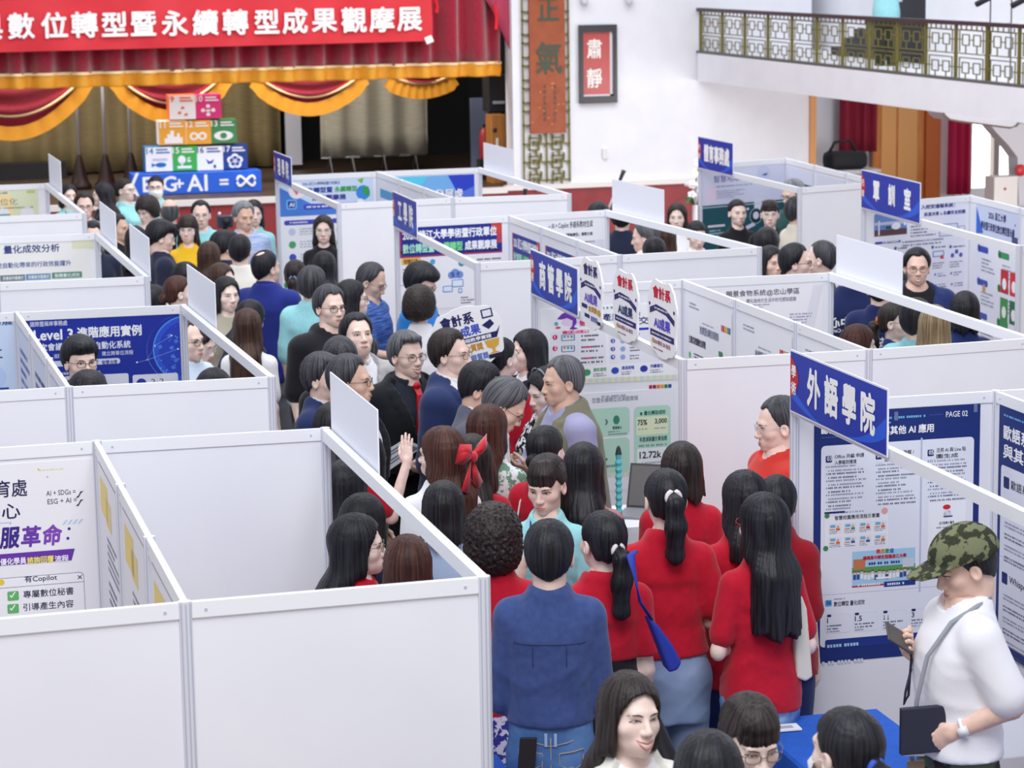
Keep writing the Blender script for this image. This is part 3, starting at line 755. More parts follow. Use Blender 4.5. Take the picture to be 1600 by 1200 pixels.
tag(MB().box((7.35, 37.6, 1.05), (7.60, 37.66, 3.2)).build('white_panel', mat('panel_white', (170, 172, 186), .7)), 'narrow pale panel between the olive curtain and grey screen', 'panel')
# flag poles
for i, px in enumerate((124, 165, 205)):
    p = aty(px, 262, 35.6); t = thing('flag_stand', ['leftmost of three silver flag poles on stage', 'middle one of three silver flag poles on stage', 'flag pole nearest the stack of printed cubes'][i], 'flag stand', (p[0], 35.6, .97), 0, 'flag poles on the stage')
    MB().tube([(0, 0, .3), (0, 0, 3.1)], .022, 8).build('pole', mat('bright_steel', (214, 216, 228), .3, .3), t, True)
    MB().lathe([(.16, 0), (.17, .06), (.13, .10), (.10, .22), (.045, .46), (.03, .5)], (0, 0, 0), 20).build('base', mat('dark_wood', (52, 34, 32), .5), t, True)
    curtain('flag', None, None, -.10, .12, -.03, 2.0+.12*(i % 2), 2.9, VEL, .03, .12, t, lambda x: 2.12+abs(x-.02)*2.2, i)
# banner with big brush lettering
ban = thing('banner', 'long red banner with large white lettering hung above the stage', 'banner', (0, 32.95, 0))
x0, x1 = aty(-40, 60, 32.95)[0], aty(676, 64, 32.95)[0]
z0 = aty(676, 64, 32.95)[2]; zb0 = aty(0, 82, 32.95)[2]
n = 40; V = []
for r in range(7):
    for i in range(n+1):
        u = i/n; V.append((x0+(x1-x0)*u, .012*math.sin(u*23+r*.6)+.010*math.sin(u*51-r), zb0+(z0-zb0)*u+(3.76-z0)*r/6))
F = [(r*(n+1)+i, r*(n+1)+i+1, (r+1)*(n+1)+i+1, (r+1)*(n+1)+i) for r in range(6) for i in range(n)]
k0 = len(V); V2 = V+[(a, b+.01, c) for a, b, c in V]
link_mesh('banner_cloth', V2, [tuple(reversed(f)) for f in F]+[tuple(q+k0 for q in f) for f in F], mat('banner_red', (224, 44, 58), .6, 0, 'noise', (214, 38, 52), 2, .02), None, ban, True)
mb = MB()
chars = '與數位轉型暨永續轉型成果觀摩展'
cx = [-17, 33, 85, 132, 179, 224, 273, 321, 368, 417, 461, 507, 553, 597, 640]
for ch, q in zip(chars, cx):
    py = 41-q*.0175
    a = aty(q, py, 32.90); v, f = text_mesh(ch, .032)
    s = 41/112*.97; w = v.max(0)
    mb.add([(a[0]+(p[0]-w[0]/2)*s*1.02, -.045-p[2]*.002, a[2]+(p[1]-w[1]/2)*s) for p in v], f)
mb.build('lettering', mat('lettering_white', (252, 250, 250), .6, emit=0), ban)
a = aty(671, 62, 32.9); MB().obox((a[0], -.03, a[2]), (.05, 0, .02), (0, .006, 0), (-.02, 0, .045)).build('corner_tab', flat((250, 250, 250)), ban)
for q, y0_, y1_ in ((680, 0, 20), (773, 8, 46)):
    a = aty(q, y0_, 33.05); b = aty(q+2, y1_, 33.05)
    tag(MB().tube([a, (a+b)/2+np.array((.02, 0, 0)), b], [.03, .022, .028], 6).build('ribbon', mat('ribbon_red', (226, 26, 40), .6)), 'red ribbon tie on the valance '+('beside the banner end' if q < 700 else 'at its far right end'), 'ribbon')
# stage wing furniture, right
def stuffbox(name, label, cat, x0, y0, x1, y1, Y, dep, m, parts=None):
    a, b = aty(x0, y0, Y), aty(x1, y1, Y)
    return tag(MB().box((a[0], Y, b[2]), (b[0], Y+dep, a[2])).build(name, m, None, False, .01), label, cat)
t = thing('loudspeaker', 'black loudspeaker in the stage wing above the brown cabinet', 'speaker', (aty(784, 140, 34.2)[0], 34.2, 0))
MB().box((-.20, 0, 1.98), (.16, .35, 2.52)).build('speaker_case', mat('speaker_black', (28, 28, 36), .6), t, False, .01)
MB().box((-.14, -.012, 2.10), (.04, .0, 2.14)).build('name_plate', mat('plate_silver', (176, 178, 190), .4), t)
MB().box((-.09, .1, .97), (.05, .24, 1.98)).build('stand', mat('speaker_black', (28, 28, 36), .6), t)
t = thing('wooden_cabinet', 'brown wooden cabinet at the right end of the stage', 'cabinet', (aty(784, 210, 33.5)[0], 33.5, .97))
MB().box((-.10, .2, 0), (.12, .5, 1.0)).build('body', mat('orange_wood', (176, 116, 52), .5, 0, 'wood', (156, 98, 42), 5, .03), t, False, .008)
mb = MB(); 
for z in (.78, .38): mb.ell((-.05, .19, z), (.035, .02, .035))
mb.build('knob', mat('speaker_black', (28, 28, 36), .6), t, True)
MB().box((-.03, .185, .50), (.0, .2, .66)).build('handle', flat((230, 226, 220)), t)
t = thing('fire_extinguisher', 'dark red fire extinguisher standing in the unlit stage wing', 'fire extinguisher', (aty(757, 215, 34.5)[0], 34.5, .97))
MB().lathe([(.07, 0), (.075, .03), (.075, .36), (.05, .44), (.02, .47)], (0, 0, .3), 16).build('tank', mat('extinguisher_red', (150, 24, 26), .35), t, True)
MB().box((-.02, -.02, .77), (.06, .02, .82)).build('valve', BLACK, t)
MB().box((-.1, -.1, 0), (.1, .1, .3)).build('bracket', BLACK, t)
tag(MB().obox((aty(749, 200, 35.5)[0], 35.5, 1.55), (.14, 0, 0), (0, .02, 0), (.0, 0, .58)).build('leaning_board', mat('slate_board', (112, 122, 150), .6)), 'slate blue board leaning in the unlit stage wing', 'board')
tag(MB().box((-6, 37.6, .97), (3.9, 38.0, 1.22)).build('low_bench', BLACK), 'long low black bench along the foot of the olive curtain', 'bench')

# stack of printed cubes on the stage
def boxface(mb, x0, x1, z0, z1, y, c): mb.box((x0, y-.004, z0), (x1, y, z1), c)
CUBEC = {'o': (236, 108, 48), 'm': (222, 46, 128), 'y': (240, 170, 50), 'g': (62, 142, 84), 'b': (24, 116, 178), 'lg': (58, 178, 74), 'n': (26, 62, 142), 'w': (246, 246, 250)}
def cube(px0, px1, py1, py0, face, side, icon, num, label):
    Y = 34.2
    a, b = aty(px0, py1, Y), aty(px1, py0, Y); w = b[0]-a[0]; hgt = b[2]-a[2]
    t = thing('printed_cube', label, 'cube', ((a[0]+b[0])/2, Y, a[2]), math.radians(-3), 'printed goal cubes stacked on the stage')
    MB().box((-w/2, 0, 0), (w/2, w, hgt)).build('cube_body', mat('cube_card', CUBEC[side], .6), t)
    wh = flat(CUBEC['w']) if face != 'w' else flat(CUBEC[side]); mb = MB()
    mb.box((-w/2+.004, -.004, .004), (w/2-.004, 0, hgt-.004), 0)
    v, f = text_mesh(num, .02); mb.add([(-w*.45+p[0]*.12, -.006-p[2]*.001, hgt*.72+p[1]*.12) for p in v], f, 1)
    for k, wd in enumerate((.42, .5)): mb.box((-w*.10, -.006, hgt*(.86-.12*k)), (-w*.10+w*wd, -.005, hgt*(.92-.12*k)), 1)
    P = lambda u, z: (u*w, -.006, z*hgt)
    def poly(pts): mb.add([P(*q) for q in pts], [tuple(range(len(pts)))], 1)
    def disc(u, z, r, ry=None, mi=1):
        ry = ry or r; mb.add([(u*w+r*w*math.cos(k*math.pi/10), -.006-.001*(mi == 0), z*hgt+ry*hgt*math.sin(k*math.pi/10)) for k in range(20)], [tuple(range(20))], mi)
    if icon == 'city':
        for u0, u1, z1 in ((-.3, -.2, .28), (-.2, -.08, .45), (-.08, .05, .60), (.05, .16, .34), (.16, .26, .48), (.26, .36, .30)): poly([(u0, .06), (u1, .06), (u1, z1), (u0, z1)])
    elif icon == 'inf':
        for u in (-.16, .16): disc(u, .34, .17, .17); disc(u, .34, .09, .09, 0)
    elif icon == 'eye': disc(0, .32, .36, .2); disc(0, .32, .13, .13, 0); disc(.03, .33, .06)
    elif icon == 'arrows':
        for du, dz in ((0, .17), (0, -.17), (.19, 0), (-.19, 0)): poly([(du-.07, .34+dz-.05), (du+.07, .34+dz-.05), (du+.07, .34+dz+.05), (du, .34+dz+.11), (du-.07, .34+dz+.05)])
        poly([(-.08, .30), (.08, .30), (.08, .38), (-.08, .38)])
    elif icon == 'fish': disc(.06, .27, .2, .1); poly([(-.10, .27), (-.28, .36), (-.28, .18)]); poly([(-.25, .52), (.3, .52), (.3, .50), (-.25, .50)]); poly([(-.25, .46), (.3, .46), (.3, .44), (-.25, .44)])
    elif icon == 'tree': disc(-.1, .46, .15, .17); poly([(-.13, .2), (-.07, .2), (-.07, .4), (-.13, .4)]); poly([(-.28, .1), (.28, .1), (.28, .2), (-.28, .2)]); poly([(.1, .5), (.22, .56), (.24, .52), (.12, .46)]); disc(.18, .40, .08, .04)
    elif icon == 'bird': poly([(-.14, .48), (.0, .36), (.16, .46), (.1, .30), (-.06, .26)]); disc(.18, .16, .05, .08)
    elif icon == 'flower':
        for k in range(5): disc(.17*math.sin(k*1.2566), .33+.17*math.cos(k*1.2566), .15, .15)
        for k in range(5): disc(.15*math.sin(k*1.2566), .33+.15*math.cos(k*1.2566), .07, .07, 0)
    elif icon == 'spots':
        for u, z in ((-.0, .48), (-.12, .28), (.12, .2)): poly([(u-.08, z-.03), (u+.02, z-.06), (u+.09, z+.02), (u, z+.07)])
    mb.build('printed_face', [mat('cube_card', CUBEC[face], .6), wh], t)
cube(265, 305, 187.5, 148, 'w', 'o', 'spots', '9', 'white and orange printed cube at the top of the stack')
cube(305, 345, 186, 147.5, 'm', 'm', 'arrows', '10', 'magenta printed cube with white arrows at the top of the stack')
cube(249, 290, 227, 188.5, 'y', 'w', 'city', '11', 'amber printed cube with white city skyline in the middle row')
cube(290, 329, 226, 187.5, 'y', 'y', 'inf', '12', 'amber printed cube with white infinity loop in the middle row')
cube(329, 369, 224, 186.5, 'g', 'g', 'eye', '13', 'dark green printed cube with white eye symbol')
cube(228, 269, 269, 229, 'w', 'b', 'fish', '14', 'white printed cube with blue fish symbol')
cube(269, 307, 267.5, 228, 'lg', 'lg', 'tree', '15', 'bright green printed cube with white tree symbol')
cube(307, 348, 267, 227.5, 'w', 'n', 'bird', '16', 'white printed cube with blue bird symbol')
cube(348, 386, 264.5, 226, 'n', 'n', 'flower', '17', 'navy printed cube with white ring flower symbol')
a, b = aty(208, 307, 34.0), aty(407, 266, 34.0)
t = thing('display_plinth', 'long bright blue plinth lettered in white under the printed cubes', 'plinth', ((a[0]+b[0])/2, 34.0, .98), math.radians(-3)); w = b[0]-a[0]; hg = b[2]-.98
MB().box((-w/2, 0, 0), (w/2, .5, hg)).build('plinth_body', mat('plinth_blue', (28, 98, 222), .5), t)
mb = MB()
for s_, q, hh in (('⟨', 212, .30), ('E', 231, .24), ('S', 246, .24), ('G', 265, .24), ('+', 280, .2), ('A', 304, .26), ('I', 321, .26), ('=', 349, .2)):
    v, f = text_mesh(s_, .022); X = (q-307.5)/199*w; c = v.max(0)/2; mb.add([(X+(p[0]-c[0])*hh*1.25, -.006-p[2]*.001, hg*.50+(p[1]-c[1])*hh*1.25) for p in v], f)
ring = [((383-307.5)/199*w+.125*math.sin(k), -.02, hg*.52+.085*math.sin(k)*math.cos(k)*1.6) for k in np.linspace(0, 2*math.pi, 41)]
mb.tube(ring, .020, 6, 0, False); mb.build('lettering', flat((250, 252, 255)), t)

# calligraphy plaque with fretwork and framed sign on the wall right of the stage
PY = 32.98
BRONZE = mat('bronze_fret', (120, 112, 52), .5, .2); 
fr = thing('fretwork_panel', 'tall bronze fretwork panel with square spirals on the white wall', 'fretwork', (0, PY, 0))
xa, xb = aty(817, 150, PY)[0], aty(888.5, 150, PY)[0]; zl = aty(850, 285, PY)[2]
mb = MB(); th = .022
def hb(x0, x1, z): mb.box((x0-th/2, -.03, z-th/2), (x1+th/2, 0, z+th/2))
def vb(x, z0, z1): mb.box((x-th/2, -.03, z0), (x+th/2, 0, z1))
vb(xa, zl, 4.6); vb(xb, zl, 4.6)
W_ = xb-xa; zp = aty(850, 208, PY)[2]
for k in range(22):
    z = zp+.12+k*.16+(k % 2)*.04; hb(xa, xa+.10, z); hb(xb-.10, xb, z)
xm = (xa+xb)/2; vb(xm, zl, zp)
for r in range(3):
    zc = zp-.15-r*.26
    for sgn in (-1, 1):
        cx_ = xm+sgn*W_*.25; q = .085
        hb(cx_-q, cx_+q, zc+q); vb(cx_-q, zc-q, zc+q); hb(cx_-q, cx_+q*.6, zc-q); vb(cx_+q*.6, zc-q, zc+.03); hb(cx_-q*.35, cx_+q*.6, zc+.03); vb(cx_-q*.35, zc-.03, zc+.03)
        vb(cx_+q, zc+.02, zc+q+.045); vb(cx_-q*.9, zc+q, zc+q+.05); vb(cx_+q*.2, zc-q-.09, zc-q)
        hb(min(xm, cx_), max(xm, cx_), zc); hb(xa if sgn < 0 else cx_+q, cx_-q if sgn < 0 else xb, zc)
mb.build('fretwork', BRONZE, fr)
plq = thing('calligraphy_plaque', 'tall rust brown plaque with green brush characters over the fretwork', 'plaque', (0, PY-.03, 0))
x0, x1 = aty(825.5, 120, PY)[0], aty(881, 120, PY)[0]
MB().box((x0, -.05, zp), (x1, 0, 4.6)).build('board', mat('rust_lacquer', (150, 70, 36), .55, 0, 'noise', (162, 80, 44), 8, .05), plq)
mb = MB()
for ch, px, py, hh in (('正', 854, 14, .34), ('氣', 855, 90, .42)):
    a = aty(px, py, PY); v, f = text_mesh(ch, .020); c = v.max(0)/2; mb.add([(a[0]+(p[0]-c[0])*hh, -.058-p[2]*.002, a[2]+(p[1]-c[1])*hh*1.15) for p in v], f)
rr = random.Random(3)
for k in range(7):
    for px in (846, 862):
        a = aty(px, 138+k*8.5, PY); v, f = text_mesh('大學正氣堂書成'[(k+(px > 850)*3) % 7], .0); mb.add([(a[0]+p[0]*.05, -.056-p[2]*.002, a[2]+p[1]*.06) for p in v], f)
mb.build('lettering', mat('verdigris', (72, 84, 70), .7), plq)
mb = MB()
for k in range(12):
    a = aty(rr.uniform(829, 878), rr.uniform(125, 204), PY); mb.ell((a[0], -.053, a[2]), (.012, .004, .009), 0, 6, 4)
mb.build('gold_pattern', mat('gold_leaf', (226, 160, 70), .5), plq)
frm = thing('framed_sign', 'black framed red sign with two white characters on the wall', 'sign', (0, PY, 0))
a, b = aty(904.5, 162, PY), aty(962, 38, PY)
mb = MB(); x0, x1, z0, z1 = a[0], b[0], a[2], b[2]
mb.box((x0, -.06, z1-.10), (x1, 0, z1)); mb.box((x0, -.06, z0), (x1, 0, z0+.10)); mb.box((x0, -.059, z0+.10), (x0+.055, 0, z1-.10)); mb.box((x1-.055, -.059, z0+.10), (x1, 0, z1-.10))
mb.build('frame', mat('black_frame', (44, 42, 50), .4), frm)
MB().box((x0+.05, -.018, z0+.09), (x1-.05, -.010, z1-.09)).build('red_sheet', mat('sign_red', (184, 62, 60), .35), frm)
MB().box((x1-.098, -.022, z0+.10), (x1-.058, -.018, z1-.10)).box((x0+.06, -.022, z0+.10), (x1-.06, -.018, z0+.125)).build('inner_mat', flat((216, 214, 222)), frm)
mb = MB()
for ch, py in (('肅', 76), ('靜', 122)):
    q = aty(928, py, PY); v, f = text_mesh(ch, .018); c = v.max(0)/2; mb.add([(q[0]+(p[0]-c[0])*.24, -.024-p[2]*.002, q[2]+(p[1]-c[1])*.29) for p in v], f)
mb.build('lettering', flat((244, 240, 236)), frm)
for px, py in ((913, 3), (983, 2)):
    q = aty(px, py, 32.9); t = thing('wall_spotlight', 'small white spotlight fixed '+('above the framed sign' if px < 950 else 'right of the framed sign'), 'spotlight', q)
    MB().lathe([(.02, -.05), (.05, -.04), (.06, .06), (.03, .10)], (0, 0, 0), 12).build('lamp_head', mat('lamp_white', (222, 222, 230), .4), t, True)
    MB().box((-.015, 0, .02), (.015, .1, .06)).build('wall_arm', mat('lamp_white', (222, 222, 230), .4), t)
q = aty(945, 240, PY); tag(MB().box((q[0]-.035, -.02+PY, q[2]-.07), (q[0]+.035, PY+.02, q[2]+.07)).build('wall_socket', flat((226, 224, 226))), 'pale socket plate low on the white wall', 'socket')

# balcony with its railing
B0, B1 = aty(1090, 83, 32.9), aty(1600, 138, 25.2)
bd = (B1-B0)[:2]/np.linalg.norm((B1-B0)[:2]); bl = np.linalg.norm((B1-B0)[:2]); bn_ = np.array((bd[1]*-1, bd[0])); bn_ = bn_ if bn_[0] > 0 else -bn_
def onb(s_, z, off=0): q = B0[:2]+bd*s_+bn_*off; zz = B0[2]+(B1[2]-B0[2])*s_/bl; return np.array((q[0], q[1], zz+z))
L2 = bl+3.0
mb = MB()
def slab(z0, z1, o0, o1, s0=0, s1=L2):
    v = [onb(a, z, o) for z in (z0, z1) for a, o in ((s0, o0), (s1, o0), (s1, o1), (s0, o1))]; mb.add(v, BOXF)
slab(-.40, -.0, 0, 5.2); 
struct('floor_balcony', mb, PLASTER)
mb = MB(); v = [onb(a, z, o) for z in (-.4, 5) for a, o in ((-1.0, 2.2), (L2, 2.2), (L2, 2.4), (-1.0, 2.4))]; mb.add(v, BOXF)
struct('wall_balcony', mb, PLASTER)
rail = thing('balcony_railing', 'dark brown railing with bronze fretwork along the white balcony', 'railing', (0, 0, 0))
mb = MB(); mb.beam(onb(-.05, .62, .05), onb(L2, .74, .05), .09, .05); mb.build('handrail', mat('handrail_brown', (70, 52, 56), .4), rail)
mb = MB(); mb.beam(onb(-.05, .015, .05), onb(L2, .015, .05), .09, .04); mb.build('bottom_rail', mat('rail_grey', (96, 94, 92), .5), rail)
nP = 17; st = L2/nP
for i in range(nP):
    s0 = i*st; hz_ = .60+.11*s0/L2
    mb = MB(); mb.beam(onb(s0, .02, .05), onb(s0, hz_, .05), .035, .035); mb.build('post', BRONZE, rail)
    mb = MB(); e = .013
    def seg(u0, z0, u1, z1): mb.beam(onb(s0+u0*st, z0*hz_, .05), onb(s0+u1*st, z1*hz_, .05), e, e)
    for zb in (.50, .0):
        zz = lambda q: zb+q*.5
        seg(.12, zz(.05), .12, zz(.85)); seg(.88, zz(.05), .88, zz(.85)); seg(.12, zz(.85), .88, zz(.85))
        for c_, sg in ((.32, 1), (.68, -1)):
            seg(c_-.11, zz(.30), c_-.11, zz(.68)); seg(c_+.11, zz(.30), c_+.11, zz(.68)); seg(c_-.11, zz(.68), c_+.11, zz(.68)); seg(c_-.11, zz(.30), c_+.11, zz(.30)); seg(c_, zz(.02), c_, zz(.30))
        seg(0, zz(.5), .21, zz(.5)); seg(.43, zz(.5), .57, zz(.5)); seg(.79, zz(.5), 1, zz(.5))
    seg(0, .5, 1, .5); seg(0, .92, 1, .92)
    for k in range(1, 6): seg(k/6, .92, k/6, 1.0)
    mb.build('fretwork', BRONZE, rail)
# dark stair flank and a bench on the balcony
mb = MB()
for k in range(9): 
    a_ = onb(1.2+k*.30, 0, 1.5); mb.add([onb(1.2+k*.30+da, z, o) for z in (-.02, .12+k*.135) for da, o in ((0, 1.5), (.30, 1.5), (.30, 2.15), (0, 2.15))], BOXF)
st_o = mb.build('balcony_stair', mat('stair_dark', (52, 54, 62), .6)); tag(st_o, 'dark stepped stair rising on the balcony behind the railing', 'stair')
mb = MB(); mb.add([onb(a, z, o) for z in (-.02, .95) for a, o in ((4.0, 1.2), (9.5, 1.2), (9.5, 1.3), (4.0, 1.3))], BOXF); struct('wall_parapet', mb, PLASTER)
for k, s_ in enumerate((8.0,)):
    q = onb(s_, 0, .7); t = thing('low_stool', 'small dark stool on the balcony near the right edge', 'stool', q, 0)
    MB().box((-.2, -.2, .12), (.2, .2, .2)).build('seat', mat('stool_dark', (70, 56, 56), .6), t)
    for x in (-.16, .16):
        for y in (-.16, .16): MB().box((x-.02, y-.02, 0), (x+.02, y+.02, .12)).build('leg', mat('stool_dark', (70, 56, 56), .6), t)
for k, (px, py) in enumerate(((1536, 3), (1592, 5))):
    q = onb(6.6+k*.9, 0, .3); q[2] = aty(px, py, q[1])[2]; q[0] = aty(px, py, q[1])[0]
    t = thing('stage_light', 'black spotlight on a thin stand above the balcony, '+('left one of the pair' if k == 0 else 'at the picture edge'), 'spotlight', q)
    MB().tube([(-.09, 0, -.03), (.09, 0, .05)], .035, 10).build('lamp_head', mat('speaker_black', (28, 28, 36), .6), t, True)
    if k == 0: MB().tube([(.10, 0, .06), (.10, 0, -.95)], .008, 6).tube([(.38, 0, .06), (.38, 0, -.95)], .008, 6).tube([(.1, 0, -.26), (.38, 0, -.26)], .006, 6).build('stand', mat('speaker_black', (28, 28, 36), .6), t)
# passage furnishings: curtains, doors, windows
YP = 36.1
def pX(px): return aty(px, 200, YP)[0]
tag(MB().tube([(pX(1300), YP-.25, 3.2), (pX(1505), YP-.25, 3.2)], .02, 8).tube([(pX(1300), YP-.25, 3.2), (pX(1300), YP+.12, 3.2)], .015, 6).tube([(pX(1505), YP-.25, 3.2), (pX(1505), YP+.2, 3.2)], .015, 6).build('curtain_rod', mat('dull_steel', (120, 122, 128), .4, .8)), 'curtain rod across the passage under the balcony', 'rod')
curtain('window_curtain', 'crimson pleated curtain hung short behind the balcony underside', 'curtain', pX(1303), pX(1359), YP-.25, aty(1330, 236, YP)[2], 3.2, mat('crimson_cloth', (140, 22, 50), .8), .05, .16, None, None, 11)
d = thing('door_1', 'tall orange wooden door standing open under the balcony', 'door', (0, YP-.12, 0)); d['kind'] = 'structure'
WOODD = mat('orange_door', (220, 140, 66), .28, 0, 'wood', (198, 112, 44), 3, .03)
MB().box((pX(1360), 0, 0), (pX(1440), .08, 3.2)).build('door_leaf', WOODD, d, False, .01)
MB().box((pX(1372), -.015, .5), (pX(1395), 0, 2.6)).box((pX(1398), -.015, .5), (pX(1428), 0, 2.6)).build('door_panel', mat('pale_panel', (232, 168, 100), .25), d, False, .01)
MB().box((pX(1440), -.05, 0), (pX(1463), .08, 3.2)).build('door_frame', mat('deep_orange', (196, 98, 34), .35), d)
curtain('long_curtain', 'long magenta red curtain beside the bright window', 'curtain', pX(1470), pX(1503), YP-.3, .3, 3.2, mat('magenta_cloth', (184, 20, 76), .8), .05, .13, None, None, 12)
GL = mat('bright_window', (255, 255, 255), .3, emit=2.2)
for i, (a, b) in enumerate(((1502, 1516), (1521, 1556), (1564, 1592))):
    w_ = MB().box((aty(a, 200, YP+.3)[0], YP+.3, .3), (aty(b, 200, YP+.3)[0], YP+.32, 3.2)).build('window_%d' % (i+1), GL); w_['kind'] = 'structure'
    for q in (b, b+ (5 if i == 0 else 7)):
        pass
mb = MB()
for a, b in ((1516, 1521), (1556, 1564)): mb.box((pX(a), YP+.05, .3), (pX(b), YP+.2, 3.2))
struct('trim_4', mb, mat('window_frame_grey', (150, 138, 132), .5))
# soffit lamp housing with rounded bottom, slanted stair flank, cabinet and fire bell
mb = MB(); YS = 30.5
prof = [(1472, 170), (1476, 180), (1484, 187), (1500, 190), (1578, 200), (1588, 197), (1595, 187)]
top = [(1595, 183), (1472, 168)]
pts = [aty(x, y, YS) for x, y in prof+top]
for dy, m_ in ((0, 0),):
    V = [tuple(p) for p in pts]+[(p[0], p[1]+.5, p[2]) for p in pts]; k0 = len(pts)
    mb.add(V, [tuple(range(k0)), tuple(range(2*k0-1, k0-1, -1))]+[(i, i+k0, (i+1) % k0+k0, (i+1) % k0) for i in range(k0)])
so = thing('beam_soffit', 'pale rounded casing with brown lower edge under the balcony', 'casing', (0, 0, 0)); mb.build('casing', mat('casing_grey', (214, 216, 226), .6), so)
mb = MB(); mb.tube([np.array(aty(x, y, YS-.02)) for x, y in prof], .014, 6); mb.build('edge_strip', mat('edge_brown', (118, 100, 84), .5), so)
mb = MB(); YT = 31.5
poly = [aty(x, y, YT) for x, y in ((1545, 192), (1556, 206), (1575, 226), (1590, 246), (1592, 320), (1640, 320), (1640, 195))]
k0 = len(poly); mb.add([tuple(p) for p in poly]+[(p[0], p[1]+.3, p[2]) for p in poly], [tuple(range(k0)), tuple(range(2*k0-1, k0-1, -1))]+[(i, i+k0, (i+1) % k0+k0, (i+1) % k0) for i in range(k0)])
struct('wall_stair_flank', mb, mat('flank_grey', (214, 212, 220), .8))
YC = 30.6
t = thing('wall_cabinet', 'grey metal electric cabinet beside the bright windows', 'cabinet', (0, YC, 0)); a, b = aty(1553, 325, YC), aty(1591, 275, YC)
MB().box((a[0], 0, 0), (b[0], .3, b[2])).build('cabinet_body', mat('cabinet_grey', (216, 212, 210), .5), t, False, .01)
q = aty(1570, 295, YC); MB().ell((q[0], -.01, q[2]), (.02, .015, .02)).build('lock', mat('lock_red', (170, 70, 60), .5), t)
q = aty(1594, 266, 31.45); t = thing('fire_bell', 'round red fire bell on the grey stair flank', 'bell', q); MB().lathe([(.085, 0), (.085, .03), (.03, .06)], (0, 0, 0), 18).build('dome', mat('bell_red', (214, 60, 66), .4), t, True).rotation_euler = (math.pi/2, 0, 0)
MB().box((-.03, 0, -.03), (.03, .06, .03)).build('bracket', mat('cabinet_grey', (216, 212, 210), .5), t)
tag(MB().box((-.3, -.2, 0), (.35, .2, .28)).build('bag_pile', mat('bag_black', (30, 30, 36), .7), None, True, .08), 'black bag on a chair by the passage curtain', 'bag').location = U*np.array((aty(1318, 258, 34.5)[0], 34.5, aty(1318, 264, 34.5)[2]))
t = bpy.data.objects['bag_pile']; MB().tube([(-.25, 0, .25), (-.15, 0, .42), (.1, 0, .44), (.2, 0, .27)], .025, 6).build('handle', mat('bag_black', (30, 30, 36), .7), t, True)
bz = t.location[2]/U; t2 = thing('side_table', 'white side table carrying a black bag in the passage', 'table', (t.location[0]/U, 34.5, 0)); MB().box((-.5, -.3, bz-.05), (.5, .3, bz)).build('table_top', flat((226, 224, 230)), t2)
for x in (-.45, .45):
    for y in (-.25, .25): MB().box((x-.02, y-.02, 0), (x+.02, y+.02, bz-.05)).build('leg', mat('dull_steel', (120, 122, 128), .4, .8), t2)
# ------------------------------------------------------------------ exhibition booths: posts, panels, rails, fascia beams
HW = 2.0
PANEL = mat('booth_panel', (241, 242, 249), .5, 0, 'noise', (237, 238, 247), 2.5, .0, .4)
RAILM = mat('booth_rail', (240, 242, 247), .42, spec=.4)
ALU = mat('post_aluminium', (224, 226, 235), .4, .1)
GROOVE = mat('post_groove', (186, 191, 210), .6)
def lerp(a, b, t): return np.asarray(a, float)*(1-t)+np.asarray(b, float)*t
def post(parent, p):
    mb = MB(); r = .021
    pts = []
    for k in range(8):
        a = math.pi/8+k*math.pi/4; pts.append((r*1.06*math.cos(a), r*1.06*math.sin(a)))
    for z0, z1 in ((0, HW+.003),):
        V = [(p[0]+x, p[1]+y, z) for z in (z0, z1) for x, y in pts]; mb.add(V, [tuple(range(7, -1, -1)), tuple(range(8, 16))]+[(i, (i+1) % 8, 8+(i+1) % 8, 8+i) for i in range(8)])
    for k in range(8):
        a = k*math.pi/4; c = np.array((math.cos(a), math.sin(a)))*r*.985; t = np.array((-math.sin(a), math.cos(a)))*.0028
        mb.obox((p[0]+c[0], p[1]+c[1], HW/2), (t[0], t[1], 0), (c[0]*.012, c[1]*.012, 0), (0, 0, HW/2-.004), 1)
    mb.build('post', [ALU, GROOVE], parent)
def wall_run(parent, a, b, n):
    """n panels between points a and b (posts are set by the caller)"""
    for i in range(n):
        p, q = lerp(a, b, i/n), lerp(a, b, (i+1)/n); d = (q-p)/np.linalg.norm(q-p); p = p+d*.021; q = q-d*.021
        p3, q3 = (*p, .06), (*q, .06)
        mb = MB(); mb.beam((*p, (HW-.05+.06)/2), (*q, (HW-.05+.06)/2), .008, HW-.05-.06); mb.build('wall_panel', PANEL, parent)
        mb = MB(); mb.beam((*p, HW-.0265), (*q, HW-.0265), .022, .053)
        nn = np.array((d[1], -d[0]))
        for e in (p+d*.045, q-d*.045):
            for sg in (-1, 1): mb.obox((*(e+nn*sg*.0115), HW-.028), (d[0]*.0045, d[1]*.0045, 0), (nn[0]*.001, nn[1]*.001, 0), (0, 0, .0045), 1)
        mb.build('top_rail', [RAILM, GROOVE], parent)
        MB().beam((*p, .03), (*q, .03), .022, .06).build('bottom_rail', RAILM, parent)
def fascia(parent, a, b):
    a, b = np.asarray(a, float), np.asarray(b, float); d = (b-a)/np.linalg.norm(b-a)
    MB().beam((*(a+d*.021), HW-.027), (*(b-d*.021), HW-.027), .034, .054).build('fascia_beam', RAILM, parent)
ROW = {}
